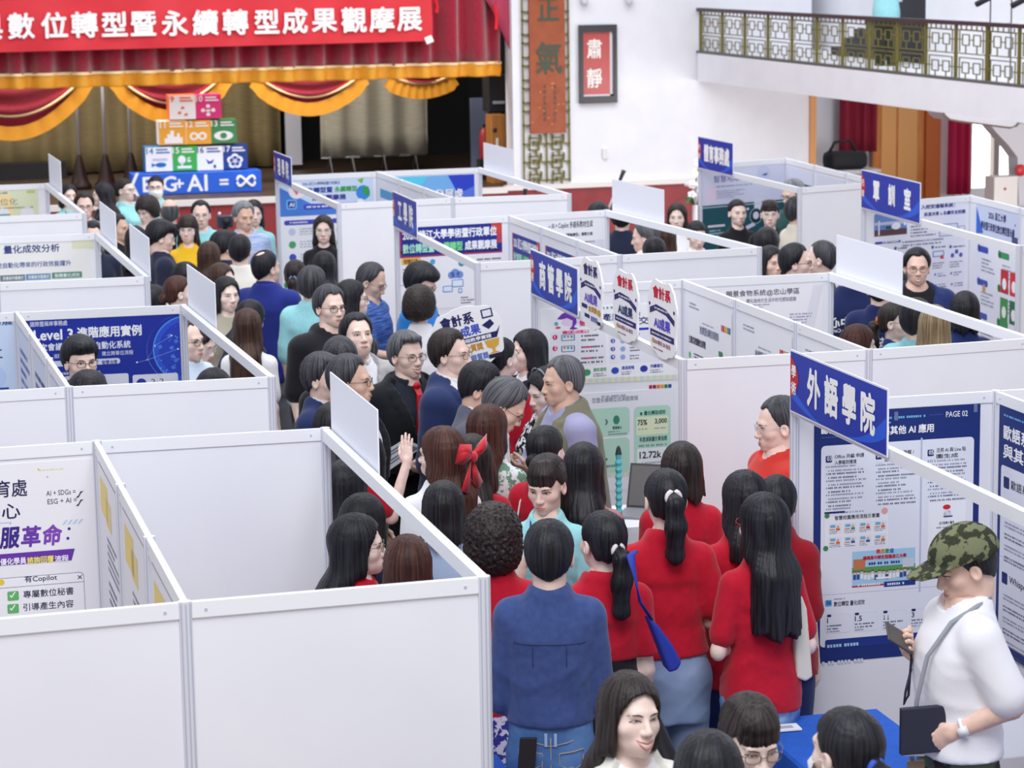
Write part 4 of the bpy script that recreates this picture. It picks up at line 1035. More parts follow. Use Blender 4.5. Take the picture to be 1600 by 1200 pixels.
def booth_row(key, label, near, far, fa_left=True, fa_right=True):
    """near and far: corner points from left to right (2 or 3); fascia over the open ends"""
    t = thing('exhibition_booth', label, 'booth', (0, 0, 0), 0, 'white shell booths in the hall')
    near = [np.array(p, float) for p in near]; far = [np.array(p, float) for p in far]
    for p in near+far: post(t, p)
    n = len(near)
    for i in range(n-1):
        wall_run(t, near[i], near[i+1], 1); wall_run(t, far[i], far[i+1], 1)
    for i in range(n):
        op = (i == 0 and fa_left) or (i == n-1 and fa_right)
        if op: fascia(t, near[i], far[i])
        else:
            for k in (1/3, 2/3): post(t, lerp(near[i], far[i], k))
            wall_run(t, near[i], far[i], 3)
    ROW[key] = (near, far); return t
booth_row('L1', 'nearest white shell booth pair, its walls filling the lower left of the hall', [(.09, 7.49), (1.09, 7.50), (2.085, 7.49)], [(.15, 10.37), (1.15, 10.36), (2.15, 10.30)])
booth_row('L2', 'white booth pair with the navy globe poster, second of the left rows', [(.19, 11.86), (1.19, 11.84), (2.19, 11.77)], [(.19, 14.73), (1.19, 14.70), (2.19, 14.64)])
booth_row('L3', 'white booth pair with the cream analysis poster, third of the left rows', [(.19, 16.25), (1.19, 16.22), (2.18, 16.17)], [(.2, 19.22), (1.21, 19.20), (2.205, 19.16)])
booth_row('L4', 'white booth pair with the yellow poster, last of the left rows before the stage', [(.3, 20.95), (1.3, 20.92), (2.3, 20.88)], [(.31, 24.22), (1.31, 24.2), (2.31, 24.18)])
booth_row('C1', 'white booth pair with two big navy posters beside the camouflage cap man', [(4.21, 7.25), (5.22, 7.22), (6.23, 7.2)], [(4.33, 10.14), (5.335, 10.09), (6.34, 10.05)])
booth_row('C2', 'white booth pair with the dolphin poster in the middle rows', [(4.29, 11.51), (5.31, 11.46), (6.29, 11.50)], [(4.43, 14.59), (5.44, 14.575), (6.46, 14.54)])
booth_row('C3', 'white booth pair with blue headed posters on its divider wall', [(4.45, 16.01), (5.51, 16.06), (6.595, 16.11)], [(4.61, 19.02), (5.60, 19.11), (6.485, 19.22)])
booth_row('C4', 'white booth pair with blue posters close in front of the stage', [(4.52, 20.80), (5.59, 20.90), (6.66, 20.80)], [(4.59, 24.01), (5.65, 24.08), (6.74, 24.08)])
booth_row('R1', 'white booth with campus safety posters at the right side of the hall', [(8.33, 15.45), (9.36, 15.5)], [(8.66, 18.81), (9.82, 19.11)], True, False)
booth_row('R2', 'white booth with teal and lilac posters below the balcony', [(8.78, 20.47), (9.72, 20.72)], [(8.93, 23.42), (10.04, 23.78)], True, False)

# ------------------------------------------------------------------ name signs on the fascia beams
SIGNBLUE = mat('sign_blue', (18, 54, 176), .4); SIGNRED = mat('sign_crimson', (206, 24, 52), .4); SIGNLT = mat('sign_light_blue', (30, 96, 226), .4); SIGNW = mat('sign_board', (238, 240, 250), .5)
SIGNT = mat('sign_lettering', (255, 255, 255), .5)
def sign(label, far, near, text, L=1.05, H=.29, at_end=0.0, z=1.965, face=-1, thin=.006, tilt=0.0):
    """board on the aisle side of a beam; far end first; face -1: print looks to -x, +1: print looks to +x (we see its blank back)"""
    far, near = np.array(far, float), np.array(near, float); d = (near-far)/np.linalg.norm(near-far); nrm = np.array((-d[1], d[0]))
    nrm = nrm if nrm[0]*face > 0 else -nrm
    a = far+d*(at_end+.02)+nrm*.024; b = a+d*L
    t = thing('name_sign', label, 'sign', (*a, z), 0, 'name signs over the booth openings')
    def W(u, v, o=0.0): 
        p = d*u+nrm*o; return (p[0], p[1], v)
    MB().add([W(u, v, o) for o in (0, thin) for u, v in ((0, 0), (L, 0), (L, H), (0, H))], BOXF).build('board', SIGNW, t)
    mb = MB(); o = thin+.0012
    # seen from the printed side the text runs from the far end when the print looks to -x
    def P(u, v, k=0): return W(u if face < 0 else L-u, v, o+.0006*k)
    mb.add([P(.008, .008), (P(L-.008, .008)), P(L-.008, H-.008), P(.008, H-.008)], [(0, 1, 2, 3)], 0)
    n = 12
    arc = [P(.02+.14*math.sin(k/n*math.pi)**.8, .10*H+.80*H*k/n, 1) for k in range(n+1)]
    lens = [P(.008+.10*math.sin(k/n*math.pi)**.7, .24*H+.66*H*k/n, 2) for k in range(n+1)]
    mb.add(lens, [tuple(range(n+1))], 2)
    sw = [P(.0+L*k/n*.99+.005, .012+max(0, (.30*H)*(1-(k/n))**1.6-.0), 1) for k in range(n+1)]+[P(L*k/n*.99+.005, max(.010, .55*H*(1-k/n*2.2)), 1) for k in range(n, -1, -1)]
    c1 = [P(L*(.02+.40*k/n), H*max(.03, .42*(1-k/n)**1.7), 1) for k in range(n+1)]; c0 = [P(L*(.02+.40*k/n), H*max(.03, .24*(1-k/n)**2), 1) for k in range(n, -1, -1)]
    mb.add(c1+c0, [tuple(range(len(c1+c0)))], 3)
    c1 = [P(L*(.55+.44*k/n), H*(.03+.55*(k/n)**2.2), 1) for k in range(n+1)]; c0 = [P(L*(.55+.44*k/n), H*(.03+.25*(k/n)**3), 1) for k in range(n, -1, -1)]
    mb.add(c1+c0, [tuple(range(len(c1+c0)))], 3)
    if text:
        k = len(text); wch = (L-.30)/k; hh = min(.165, wch*1.25)
        for i, ch in enumerate(text):
            v, f = text_mesh(ch, .045); c = v.max(0)/2
            mb.add([P(.20+wch*(i+.5)+(p[0]-c[0])*min(.165, wch*.98), H*.53+(p[1]-c[1])*hh*1.1, 3+p[2]) for p in v], f, 1)
        for i, ch in enumerate('學術' if k == 4 else '行政'):
            v, f = text_mesh(ch, .03); c = v.max(0)/2
            mb.add([P(.052+(p[0]-c[0])*.062, H*(.67-.27*i)+(p[1]-c[1])*.062, 3+p[2]) for p in v], f, 1)
    rr = random.Random(k if text else 1)
    for q in range(14):
        u, v = rr.uniform(.1, 1)*L, rr.uniform(.04, .4)*H; s_ = rr.uniform(.002, .005)
        mb.add([P(u-s_, v, 2), P(u, v-s_, 2), P(u+s_, v, 2), P(u, v+s_, 2)], [(0, 1, 2, 3)], 3)
    mb.build('printed_face', [SIGNBLUE, SIGNT, SIGNRED, SIGNLT], t)
    return t
def rowbeam(k, i): return ROW[k][1][i], ROW[k][0][i]
sign('blue sign lettered 外語學院 above the opening of the nearest booth at right', *rowbeam('C1', 0), '外語學院', 1.14)
sign('blue sign lettered 商管學院 beside the round award placards', *rowbeam('C2', 0), '商管學院', 1.12, .29, .02)
sign('blue sign lettered 工學院 above the booth with the blue headed poster', *rowbeam('C3', 0), '工學院', 1.0)
sign('small blue sign lettered 理學院 on the booth row closest to the stage', *rowbeam('C4', 0), '理學院', 1.0)
sign('blue sign lettered 軍訓室 in front of the orange door', *rowbeam('R1', 0), '軍訓室', 1.42, .33)
sign('blue sign lettered 體育事務處 against the white hall wall', *rowbeam('R2', 0), '體育事務處', 1.12, .33)
sign('blank white back of a name sign beside the raised hand', *rowbeam('L1', 2), '外語學院', 1.0, .29, .0, 1.965, 1)
sign('blank white back of a name sign next to the smiling girl in olive', *rowbeam('L2', 2), '工學院', 1.02, .29, .02, 1.965, 1)
sign('blank white sign back at the far end of the cream poster booth', *rowbeam('L3', 2), '理學院', 1.05, .29, .0, 1.965, 1)
sign('blank white sign back at the near corner of the cream poster booth', *rowbeam('L3', 2), '文學院', 1.05, .29, 1.9, 1.965, 1)
sign('blank white back of a name sign against the dark stage at left', *rowbeam('L4', 2), '教務處', 1.15, .33, .0, 1.965, 1)
sign('blank white back of a name sign before the dark stage wing', *rowbeam('C4', 2), '研發處', 1.15, .30, .05, 1.965, 1)
sign('blank white back of a name sign before the red dado', *rowbeam('C3', 2), '商管學院', 1.15, .30, .05, 1.965, 1)
sign('blank white back of a name sign between the whispering pair and the smiling officer', *rowbeam('C2', 2), '軍訓室', 1.12, .29, .02, 1.965, 1)

# ------------------------------------------------------------------ posters
class Poster:
    """flat print taped to a wall; drawing positions are metres on the wall found where the sight line meets it"""
    def __init__(s, name, label, a, b, off=.0065, side=1, cat='poster'):
        s.a = np.array((*a, 0.0)); d = np.array((*b, 0.0))-s.a; s.d = d/np.linalg.norm(d); n = np.array((s.d[1], -s.d[0], 0))*side
        s.n = n; s.o = s.a+n*off; s.mb = MB(); s.mats = []; s.name = name; s.label = label; s.cat = cat; s.k = 1
    def uv(s, px, py):
        r = ray(px, py); t = ((s.o-np.array((0, 0, CAM_H)))@s.n)/(r@s.n); p = np.array((0, 0, CAM_H))+r*t; q = p-s.o; return np.array((q@s.d, p[2]))
    def W(s, u, v, k): p = s.o+s.d*u+s.n*(.0004*k+.0004); return (p[0], p[1], v)
    def mi(s, c):
        m = c if not isinstance(c, tuple) else flat(c)
        if m not in s.mats: s.mats.append(m)
        return s.mats.index(m)
    def poly(s, uv, c, k=None):
        k = s.k if k is None else k
        uv = [tuple(q) for q in uv]
        ar = sum(uv[i][0]*uv[(i+1) % len(uv)][1]-uv[(i+1) % len(uv)][0]*uv[i][1] for i in range(len(uv)))
        if (ar < 0) == (np.cross(s.d, (0, 0, 1))@s.n > 0): uv = uv[::-1]
        s.mb.add([s.W(u, v, k) for u, v in uv], [tuple(range(len(uv)))], s.mi(c))
    def rect(s, x0, y0, x1, y1, c, k=1, r=0.0):
        (u0, v0), (u1, v1) = s.uv(x0, y0), s.uv(x1, y1); s.rectm(u0, v0, u1, v1, c, k, r)
    def rectm(s, u0, v0, u1, v1, c, k=1, r=0.0):
        if r <= 0: return s.poly([(u0, v1), (u1, v1), (u1, v0), (u0, v0)], c, k)
        u0, u1 = sorted((u0, u1)); v0, v1 = sorted((v0, v1)); r = min(r, (u1-u0)/2, (v1-v0)/2); pts = []
        for cx, cy, a0 in ((u1-r, v1-r, 0), (u0+r, v1-r, 90), (u0+r, v0+r, 180), (u1-r, v0+r, 270)):
            for q in range(5): a = math.radians(a0+q*22.5); pts.append((cx+r*math.cos(a), cy+r*math.sin(a)))
        s.poly(pts, c, k)
    def sheet(s, x0, y0, x1, y1, c):
        (u0, v0), (u1, v1) = s.uv(x0, y0), s.uv(x1, y1)
        V = [s.W(u, v, k) for k in (-14, 0) for u, v in ((u0, v0), (u1, v0), (u1, v1), (u0, v1))]; s.mb.add(V, BOXF, s.mi(c)); s.box = (u0, v0, u1, v1); return s
    def F(s, fx, fy): u0, v0, u1, v1 = s.box; return u0+(u1-u0)*fx, v0+(v1-v0)*fy
    def text(s, x0, y0, x1, hpx, t, c, bold=.02, k=3):
        """left top pixel, right pixel (the line is fitted to it), height in pixels"""
        a = s.uv(x0, y0); b = s.uv(x0, y0+hpx); e = s.uv(x1, y0); s.textm(a[0], b[1], e[0]-a[0], a[1]-b[1], t, c, bold, k)
    def textm(s, u, v, w, h, t, c, bold=.02, k=3, shear=0):
        V, f = text_mesh(t, bold); m = V.max(0); m = np.maximum(m, 1e-3)
        sy = h/max(m[1], .6); sx = w/m[0] if w else sy
        s.mb.add([s.W(u+p[0]*sx+p[1]*sy*shear, v+p[1]*sy, k+p[2]) for p in V], f, s.mi(c))
    def lines(s, x0, y0, x1, y1, n, c, seed=0, k=3, fill=.5, dash=True):
        """n rows of print too small to read"""
        (u0, v0), (u1, v1) = s.uv(x0, y0), s.uv(x1, y1); s.linesm(u0, v0, u1, v1, n, c, seed, k, fill, dash)
    def linesm(s, u0, v0, u1, v1, n, c, seed=0, k=3, fill=.5, dash=True):
        rr = random.Random(seed); pit = (v1-v0)/n; h = abs(pit)*fill
        for i in range(n):
            v = v0+pit*(i+.25); e = u0+(u1-u0)*rr.choice((1, .97, .92, .75, .6)); u = u0; 
            w = h*.9*(1 if u1 > u0 else -1)
            while (e-u)*(1 if u1 > u0 else -1) > abs(w)*.5:
                wl = w*rr.choice((.75, .85, .9)); s.poly([(u, v), (u+wl, v), (u+wl, v-h), (u, v-h)] if not dash else [(u, v), (u+wl, v-h*.1*rr.random()), (u+wl, v-h), (u+w*.08, v-h*.95)], c, k); u += w*rr.choice((1.08, 1.12, 1.12, 1.9))
    def disc(s, px, py, rpx, c, k=2, ry=None, n=20):
        u, v = s.uv(px, py); r = abs(s.uv(px+rpx, py)[0]-u); s.discm(u, v, r, c, k, n, ry)
    def discm(s, u, v, r, c, k=2, n=20, ry=None):
        ry = ry or r; s.poly([(u+r*math.cos(i*2*math.pi/n), v+ry*math.sin(i*2*math.pi/n)) for i in range(n)], c, k)
    def done(s, group=None):
        o = s.mb.build(s.name, s.mats); return tag(o, s.label, s.cat, group)
NAVY = (30, 44, 110); INK = (40, 44, 66); GREY = (150, 156, 176); PALE = (226, 230, 244); PW = (240, 241, 248)
def side_wall(key, i, near=True):  # divider face looking to -x, drawn from the far end towards the viewer
    return ROW[key][1][i], ROW[key][0][i]
# --- navy poster of the nearest right booth
far = ROW['C1'][1]
p = Poster('poster', 'large navy and white poster headed AI 應用 behind the phone user', far[0], far[1])
p.sheet(1270, 1037, 1532, 631, (32, 52, 122))
p.rect(1281, 1012, 1522, 682, (236, 239, 250), 1, .02)
p.text(1283, 664, 1380, 15, '歐語系機器人', (250, 250, 255), .03); p.text(1378, 666, 1459, 14, '與其他 AI 應用', (250, 250, 255), .03)
p.text(1478, 643, 1512, 9, 'PAGE 02', (240, 242, 250), .01); p.rect(1452, 648.5, 1474, 647, (150, 170, 220), 2)
p.lines(1378, 650, 1448, 653, 1, (120, 190, 230), 1); p.lines(1378, 659, 1392, 662, 1, (200, 210, 240), 2); p.rect(1283, 684, 1312, 682.5, (110, 180, 230), 2)
for x, y, n_, a, b in ((1290, 712, '03', 'Office 共編 申請', '入學報到情境'), (1368, 707, '04', '活動文宣 海報 /', '設計應用'), (1449, 702, '05', '泛用 AI 與 Line 貼', '圖生成')):
    p.rect(x, y+11, x+10, y, NAVY, 3, .006); p.textm(*(p.uv(x+2, y+8.5)), .024, .022, n_, (240, 240, 250), .02, 4)
    p.text(x+14, y-2, x+60, 7, a, INK, .012); p.text(x+14, y+7.5, x+48, 7, b, INK, .012); p.rect(x, y+17, x+12, y+16, (60, 70, 120), 2)
for i, (x, y0, n_) in enumerate(((1290, 727, 7), (1368, 724, 6), (1449, 718, 6))):
    for q in range(n_):
        yy = y0+q*11; p.disc(x+1.5, yy+3, 1.3, (120, 180, 220), 3); p.lines(x+4, yy, x+62, yy+8.5, 2, (92, 98, 128) if q % 2 else (150, 154, 176), q+i*9, fill=.42)
p.rect(1438, 925, 1438.6, 684, (190, 198, 222), 2); p.rect(1281, 931, 1522, 912, (190, 198, 222), 2) if False else None
u0, v0 = p.uv(1282, 930); u1, _ = p.uv(1521, 912); p.rectm(u0, v0, u1, v0-.002, (180, 188, 214), 2)
# two pasted pictures and a phone frame
p.rect(1289, 858, 1388, 801, (246, 247, 252), 2, .01)
p.rect(1288, 803, 1320, 798, NAVY, 4); p.text(1304, 806, 1374, 7, '智慧校園應用流程示意圖', INK, .02)
rr = random.Random(8)
for r in range(2):
    for c in range(4):
        x, y = 1294+c*23.5, 817+r*21-c*1.6
        p.rect(x, y+17, x+21, y, (236, 240, 250), 3, .004); p.rect(x+3, y+8, x+11, y+3, (120, 180, 220), 4); p.disc(x+15, y+6, 2.2, (232, 180, 150), 4); p.rect(x+12, y+12, x+18, y+8, rr.choice([(40, 90, 170), (220, 110, 60), (60, 150, 110), (200, 60, 60)]), 4); p.rect(x+2, y+12, x+10, y+9.5, (214, 150, 80), 4); p.lines(x+2, y+13, x+19, y+17, 2, (110, 116, 140), r*4+c, 4)
for x, y in ((1292, 806), (1290, 857)): p.disc(x, y, 4, (70, 140, 90), 4)
p.disc(1382, 798, 5, (232, 176, 170), 4)
p.rect(1331, 918, 1430, 855, (170, 212, 240), 2); p.rect(1331, 918, 1430, 908, (206, 36, 50), 4); p.rect(1381, 917, 1430, 905, (36, 60, 140), 5)
p.rect(1331, 896, 1430, 880, (96, 158, 92), 3); p.rect(1333, 890, 1352, 873, (206, 126, 84), 4); p.rect(1410, 886, 1428, 871, (210, 214, 228), 4)
for x, c in ((1369, (226, 60, 60)), (1376, (240, 150, 40)), (1383, (70, 160, 80)), (1390, (50, 110, 200))): p.textm(*p.uv(x, 865-(x-1369)*.06), .020, .022, '熱烈歡迎'[(x-1369)//7], c, .05, 5)
p.text(1348, 869, 1416, 6.5, '楊梅高中師生蒞臨淡江大學', (200, 30, 50), .04, 5); p.lines(1357, 877, 1408, 881, 1, (40, 60, 130), 3, 5)
for q in range(17):
    x = 1335+q*5.6; y = 900-q*.35+rr.uniform(-3, 1); p.rect(x-2.3, y+8, x+2.3, y, rr.choice([(244, 244, 248), (240, 240, 246), (60, 80, 150)]), 5); p.disc(x, y-2, 2, (236, 196, 172), 6); p.disc(x, y-3.4, 2.1, (50, 38, 34), 5)
p.rect(1368, 905, 1392, 900, (250, 250, 252), 7); p.lines(1340, 911, 1378, 915, 1, (250, 240, 240), 4, 6); p.lines(1386, 909, 1428, 913, 1, (230, 236, 250), 5, 6)
p.rect(1449, 905, 1509, 776, (246, 248, 254), 2, .012); p.rect(1452, 784, 1506, 779, (210, 216, 232), 3)
p.disc(1479, 797, 7.5, (244, 244, 250), 4, .028); p.disc(1479, 792, 6, (214, 40, 60), 5, .012); p.disc(1480, 803, 6, (230, 234, 244), 4); p.rect(1474, 808, 1488, 805, NAVY, 5); p.text(1467, 815, 1491, 5, '法文助教小幫手', INK, .02); p.lines(1463, 822, 1497, 825, 1, GREY, 3)
p.rect(1445, 905, 1470, 900, NAVY, 4)
p.rect(1289, 948, 1299.5, 937, (96, 178, 234), 3, .006); p.textm(*p.uv(1291, 945.5), .024, .022, '06', NAVY, .02, 4); p.text(1303, 940, 1351, 8, '數位轉型 量化成效', INK, .015); p.lines(1303, 934, 1330, 936.5, 1, GREY, 5)
for i, (x, n_) in enumerate(((1289, '1'), (1332.5, '1.5'), (1377, '↓↓'), (1421, '3'), (1466, '40'), (1500, '1'))):
    y = 958-i*3.1; p.rect(x, y+33, x+40, y, (220, 226, 244), 2, .012); p.rect(x+.6, y+32.2, x+39.4, y+.6, (234, 238, 250), 3, .012)
    p.rect(x+3, y+6.5, x+9.5, y+2, NAVY if i != 4 else (236, 184, 70), 4, .004)
    if n_ != '↓↓': p.textm(*p.uv(x+3, y+16), None, .026, n_, INK, .02, 5)
    else:
        for q in (4, 10): p.rect(x+q, y+16, x+q+.9, y+9, INK, 5); p.rect(x+q-1, y+16, x+q+1.9, y+14.8, INK, 5)
    p.lines(x+3, y+18, x+34, y+25, 2, (70, 76, 110), i, 5); p.lines(x+3, y+27, x+24, y+30, 1, GREY, i+4, 5)
p.rect(1289, 1014, 1520, 1000-.0, (32, 52, 122), 2, .012) if False else None
u0, v0 = p.uv(1289, 1000); u1, _ = p.uv(1520, 985); p.rectm(u0, v0, u1, v0-.045, (34, 58, 140), 3, .01)
p.lines(1292, 1005, 1360, 1009, 1, (170, 214, 246), 9, 5); p.text(1433, 990, 1463, 6, '總節省人力', (248, 250, 255), .03, 5); p.text(1468, 986, 1478, 7, '3 工', (120, 196, 244), .02, 5)
p.lines(1284, 1031, 1374, 1034.5, 1, (220, 226, 244), 11, 5)
for x, y in ((1400, 645), (1524, 632)): p.rect(x-3, y+12, x+3, y-2, (110, 122, 164), 7)
p.done()
a, b = side_wall('C1', 1)
p = Poster('poster', 'navy poster at the right picture edge on the divider of the nearest right booth', a, b)
u0, v0 = p.uv(1562, 632); _, v1 = p.uv(1576, 1026)
p.rectm(u0, v0, u0+.84, v1, (32, 52, 122), 0); V = None
p.rectm(u0+.03, v0-.16-.12, u0+.81, v1+.05, (236, 239, 250), 1, .02)
p.textm(u0+.05, v0-.155, .45, .07, '歐語系網頁', (250, 250, 255), .03); p.textm(u0+.05, v0-.245, .45, .07, '與其他 AI', (250, 250, 255), .03); p.linesm(u0+.05, v0-.03, u0+.5, v0-.05, 1, (120, 190, 230), 1)
for k in range(2):
    v = v0-.33-k*.46; p.rectm(u0+.06, v, u0+.12, v-.055, NAVY, 2, .008); p.textm(u0+.14, v-.05, .40, .045, ('歐語系網頁小編', 'Whisper Desktop')[k], INK, .012)
    for q in range(6): p.linesm(u0+.08, v-.10-q*.055, u0+.6, v-.135-q*.055, 2, (92, 98, 128) if q % 2 else (150, 154, 176), q)
p.rectm(u0+.03, v0-.72, u0+.81, v0-.722, (180, 188, 214), 2)
p.done()
# --- R row (C2): two posters stacked on the far wall of the left booth
far = ROW['C2'][1]
p = Poster('poster', 'white poster with the purple dolphin and numbered steps', far[0], far[1])
p.sheet(846, 602, 1056, 472, (246, 246, 251))
p.disc(892, 503, 15, (232, 214, 240), 1, .03); 
u, v = p.uv(886, 496); D = [(-.09, -.01), (-.05, .03), (.0, .055), (.03, .085), (.045, .05), (.08, .02), (.085, -.05), (.06, -.085), (.10, -.10), (.05, -.11), (.02, -.10), (.045, -.075), (.05, -.03), (.0, -.005), (-.05, -.015)]
p.poly([(u+a*.75, v+b*.75) for a, b in D], (112, 56, 176), 3); p.disc(872, 512, 4, (230, 80, 100), 3, .008); p.disc(869, 506, 3, (80, 180, 220), 3)
p.text(905, 500, 924, 10, '簡化', (206, 40, 120), .03); p.rect(879, 522, 920, 515, (226, 60, 130), 2); p.text(886, 515.5, 919, 5.5, 'Do【執行】流程', (252, 240, 248), .02, 4)
u0, v0 = p.uv(859, 519); u1, v1 = p.uv(947, 569); p.rectm(u0, v0, u1, v1, (238, 238, 248), 1, .02)
for k in range(3):
    y = 527-k*.5+k*18; p.disc(867, y, 4, (216, 40, 110), 3); p.textm(*p.uv(866, y+2), None, .022, str(k+1), (255, 255, 255), .02, 4)
    p.rect(877, y+6, 898, y-5, (70, 100, 160), 2, .006); p.rect(878.5, y+4.8, 896.5, y-4, (226, 238, 250), 3)
    for q in range(3): p.disc(882+q*5.5, y-1, 1.8, [(60, 150, 200), (230, 120, 60), (60, 160, 150)][(q+k) % 3], 4)
    p.lines(908, y-5, 944, y+6, 2, INK, k, fill=.45); p.rect(912, y-1, 924, y-4, (226, 60, 130), 4) if k else None
u0, v0 = p.uv(951, 516); u1, v1 = p.uv(1052, 563); p.rectm(u0, v0, u1, v1, (238, 238, 248), 1, .02)
for k in range(4):
    y = 520+k*12.6; p.disc(957.5, y, 3.5, (50, 70, 180), 3); p.textm(*p.uv(956.3, y+2), None, .020, str(k+1), (255, 255, 255), .02, 4); p.disc(973, y, 4, (150, 176, 222), 3); p.lines(984, y-4, 1000, y+4, 2, INK, k+5, fill=.45)
p.text(940, 490, 1000, 12, '產業學習', NAVY, .02); p.lines(930, 478, 1000, 482, 1, (110, 160, 160), 8); p.text(998, 495, 1030, 12, '交流', NAVY, .02); p.rect(998, 516, 1020, 511, (40, 60, 190), 3)
for x, y, t_, c in ((911, 578, '資訊透明', (60, 160, 100)), (955, 575, '溝通順暢', (50, 80, 190)), (1000, 572, '持續優化', (50, 60, 170))):
    p.disc(x+6, y+4, 6, c, 3, .022); p.text(x+16, y-3, x+36, 6, t_, c, .02); p.lines(x+16, y+5, x+38, y+10, 2, INK, x)
for k in range(16):
    x = 900+k*10; p.rect(x, 600-k*.45, x+5, 592-k*.45, (206, 224, 216), 2); p.rect(x+5, 600-k*.45, x+10, 592-k*.45, (232, 226, 200), 2)
p.done()
p = Poster('poster', 'pale green poster showing 75%, 3,000 and 12.72k below the dolphin poster', far[0], far[1])
p.sheet(846, 775, 1054, 606, (238, 240, 247))
for k, c in enumerate(((196, 40, 54), (150, 30, 70), (236, 120, 50), (220, 160, 50), (60, 130, 90), (40, 80, 160))): p.rect(1014+k*6, 607.5-k*.3, 1019+k*6, 601.5-k*.3, c, 2)
p.text(925, 622, 997, 8, '型暨永續轉型成果觀摩展', (110, 118, 140), .0); p.lines(940, 617, 980, 620, 1, GREY, 1)
GR = (186, 226, 208)
u0, v0 = p.uv(880, 642); u1, v1 = p.uv(984, 680); p.rectm(u0, v0, u1, v1, GR, 1, .03)
u0, v0 = p.uv(880, 690); u1, v1 = p.uv(984, 738); p.rectm(u0, v0, u1, v1, GR, 1, .03)
u0, v0 = p.uv(990, 636); u1, v1 = p.uv(1048, 728); p.rectm(u0, v0, u1, v1, GR, 1, .03)
u0, v0 = p.uv(994, 652); u1, v1 = p.uv(1044, 677); p.rectm(u0, v0, u1, v1, (230, 240, 204), 2, .01)
u0, v0 = p.uv(995, 701); u1, v1 = p.uv(1045, 724); p.rectm(u0, v0, u1, v1, (240, 244, 246), 2, .01)
p.text(1006, 642, 1040, 7, '量化轉型成效', (44, 110, 84), .03); p.rect(1000, 649, 1003.5, 644, (44, 110, 84), 3)
p.text(996, 656, 1011, 9, '75%', INK, .03); p.text(1023, 654, 1042, 9, '3,000', INK, .03); p.lines(997, 669, 1012, 672, 1, GREY, 1); p.lines(1022, 667, 1043, 670, 1, GREY, 2)
p.text(999, 683, 1042, 8, '年度減碳量計算指標', (44, 90, 84), .02); p.lines(998, 694, 1043, 697, 1, (120, 150, 150), 3); p.text(999, 706, 1033, 11, '12.72k', INK, .03); p.lines(1003, 721, 1040, 724, 1, GREY, 4)
p.disc(963, 656, 5, (60, 140, 110), 3, .03); p.text(957, 666, 971, 5, '營運產出', INK, .02); p.lines(950, 673, 980, 679, 2, (110, 140, 140), 5); p.text(945, 655, 950, 9, '》', INK, .02); p.lines(915, 716, 975, 720, 1, (70, 110, 100), 6); p.lines(915, 727, 970, 731, 1, (110, 140, 140), 7)
for k in range(16): x = 900+k*10; p.rect(x, 748-k*.5, x+5, 741-k*.5, (206, 224, 216), 2); p.rect(x+5, 748-k*.5, x+10, 741-k*.5, (232, 226, 200), 2)
p.done()
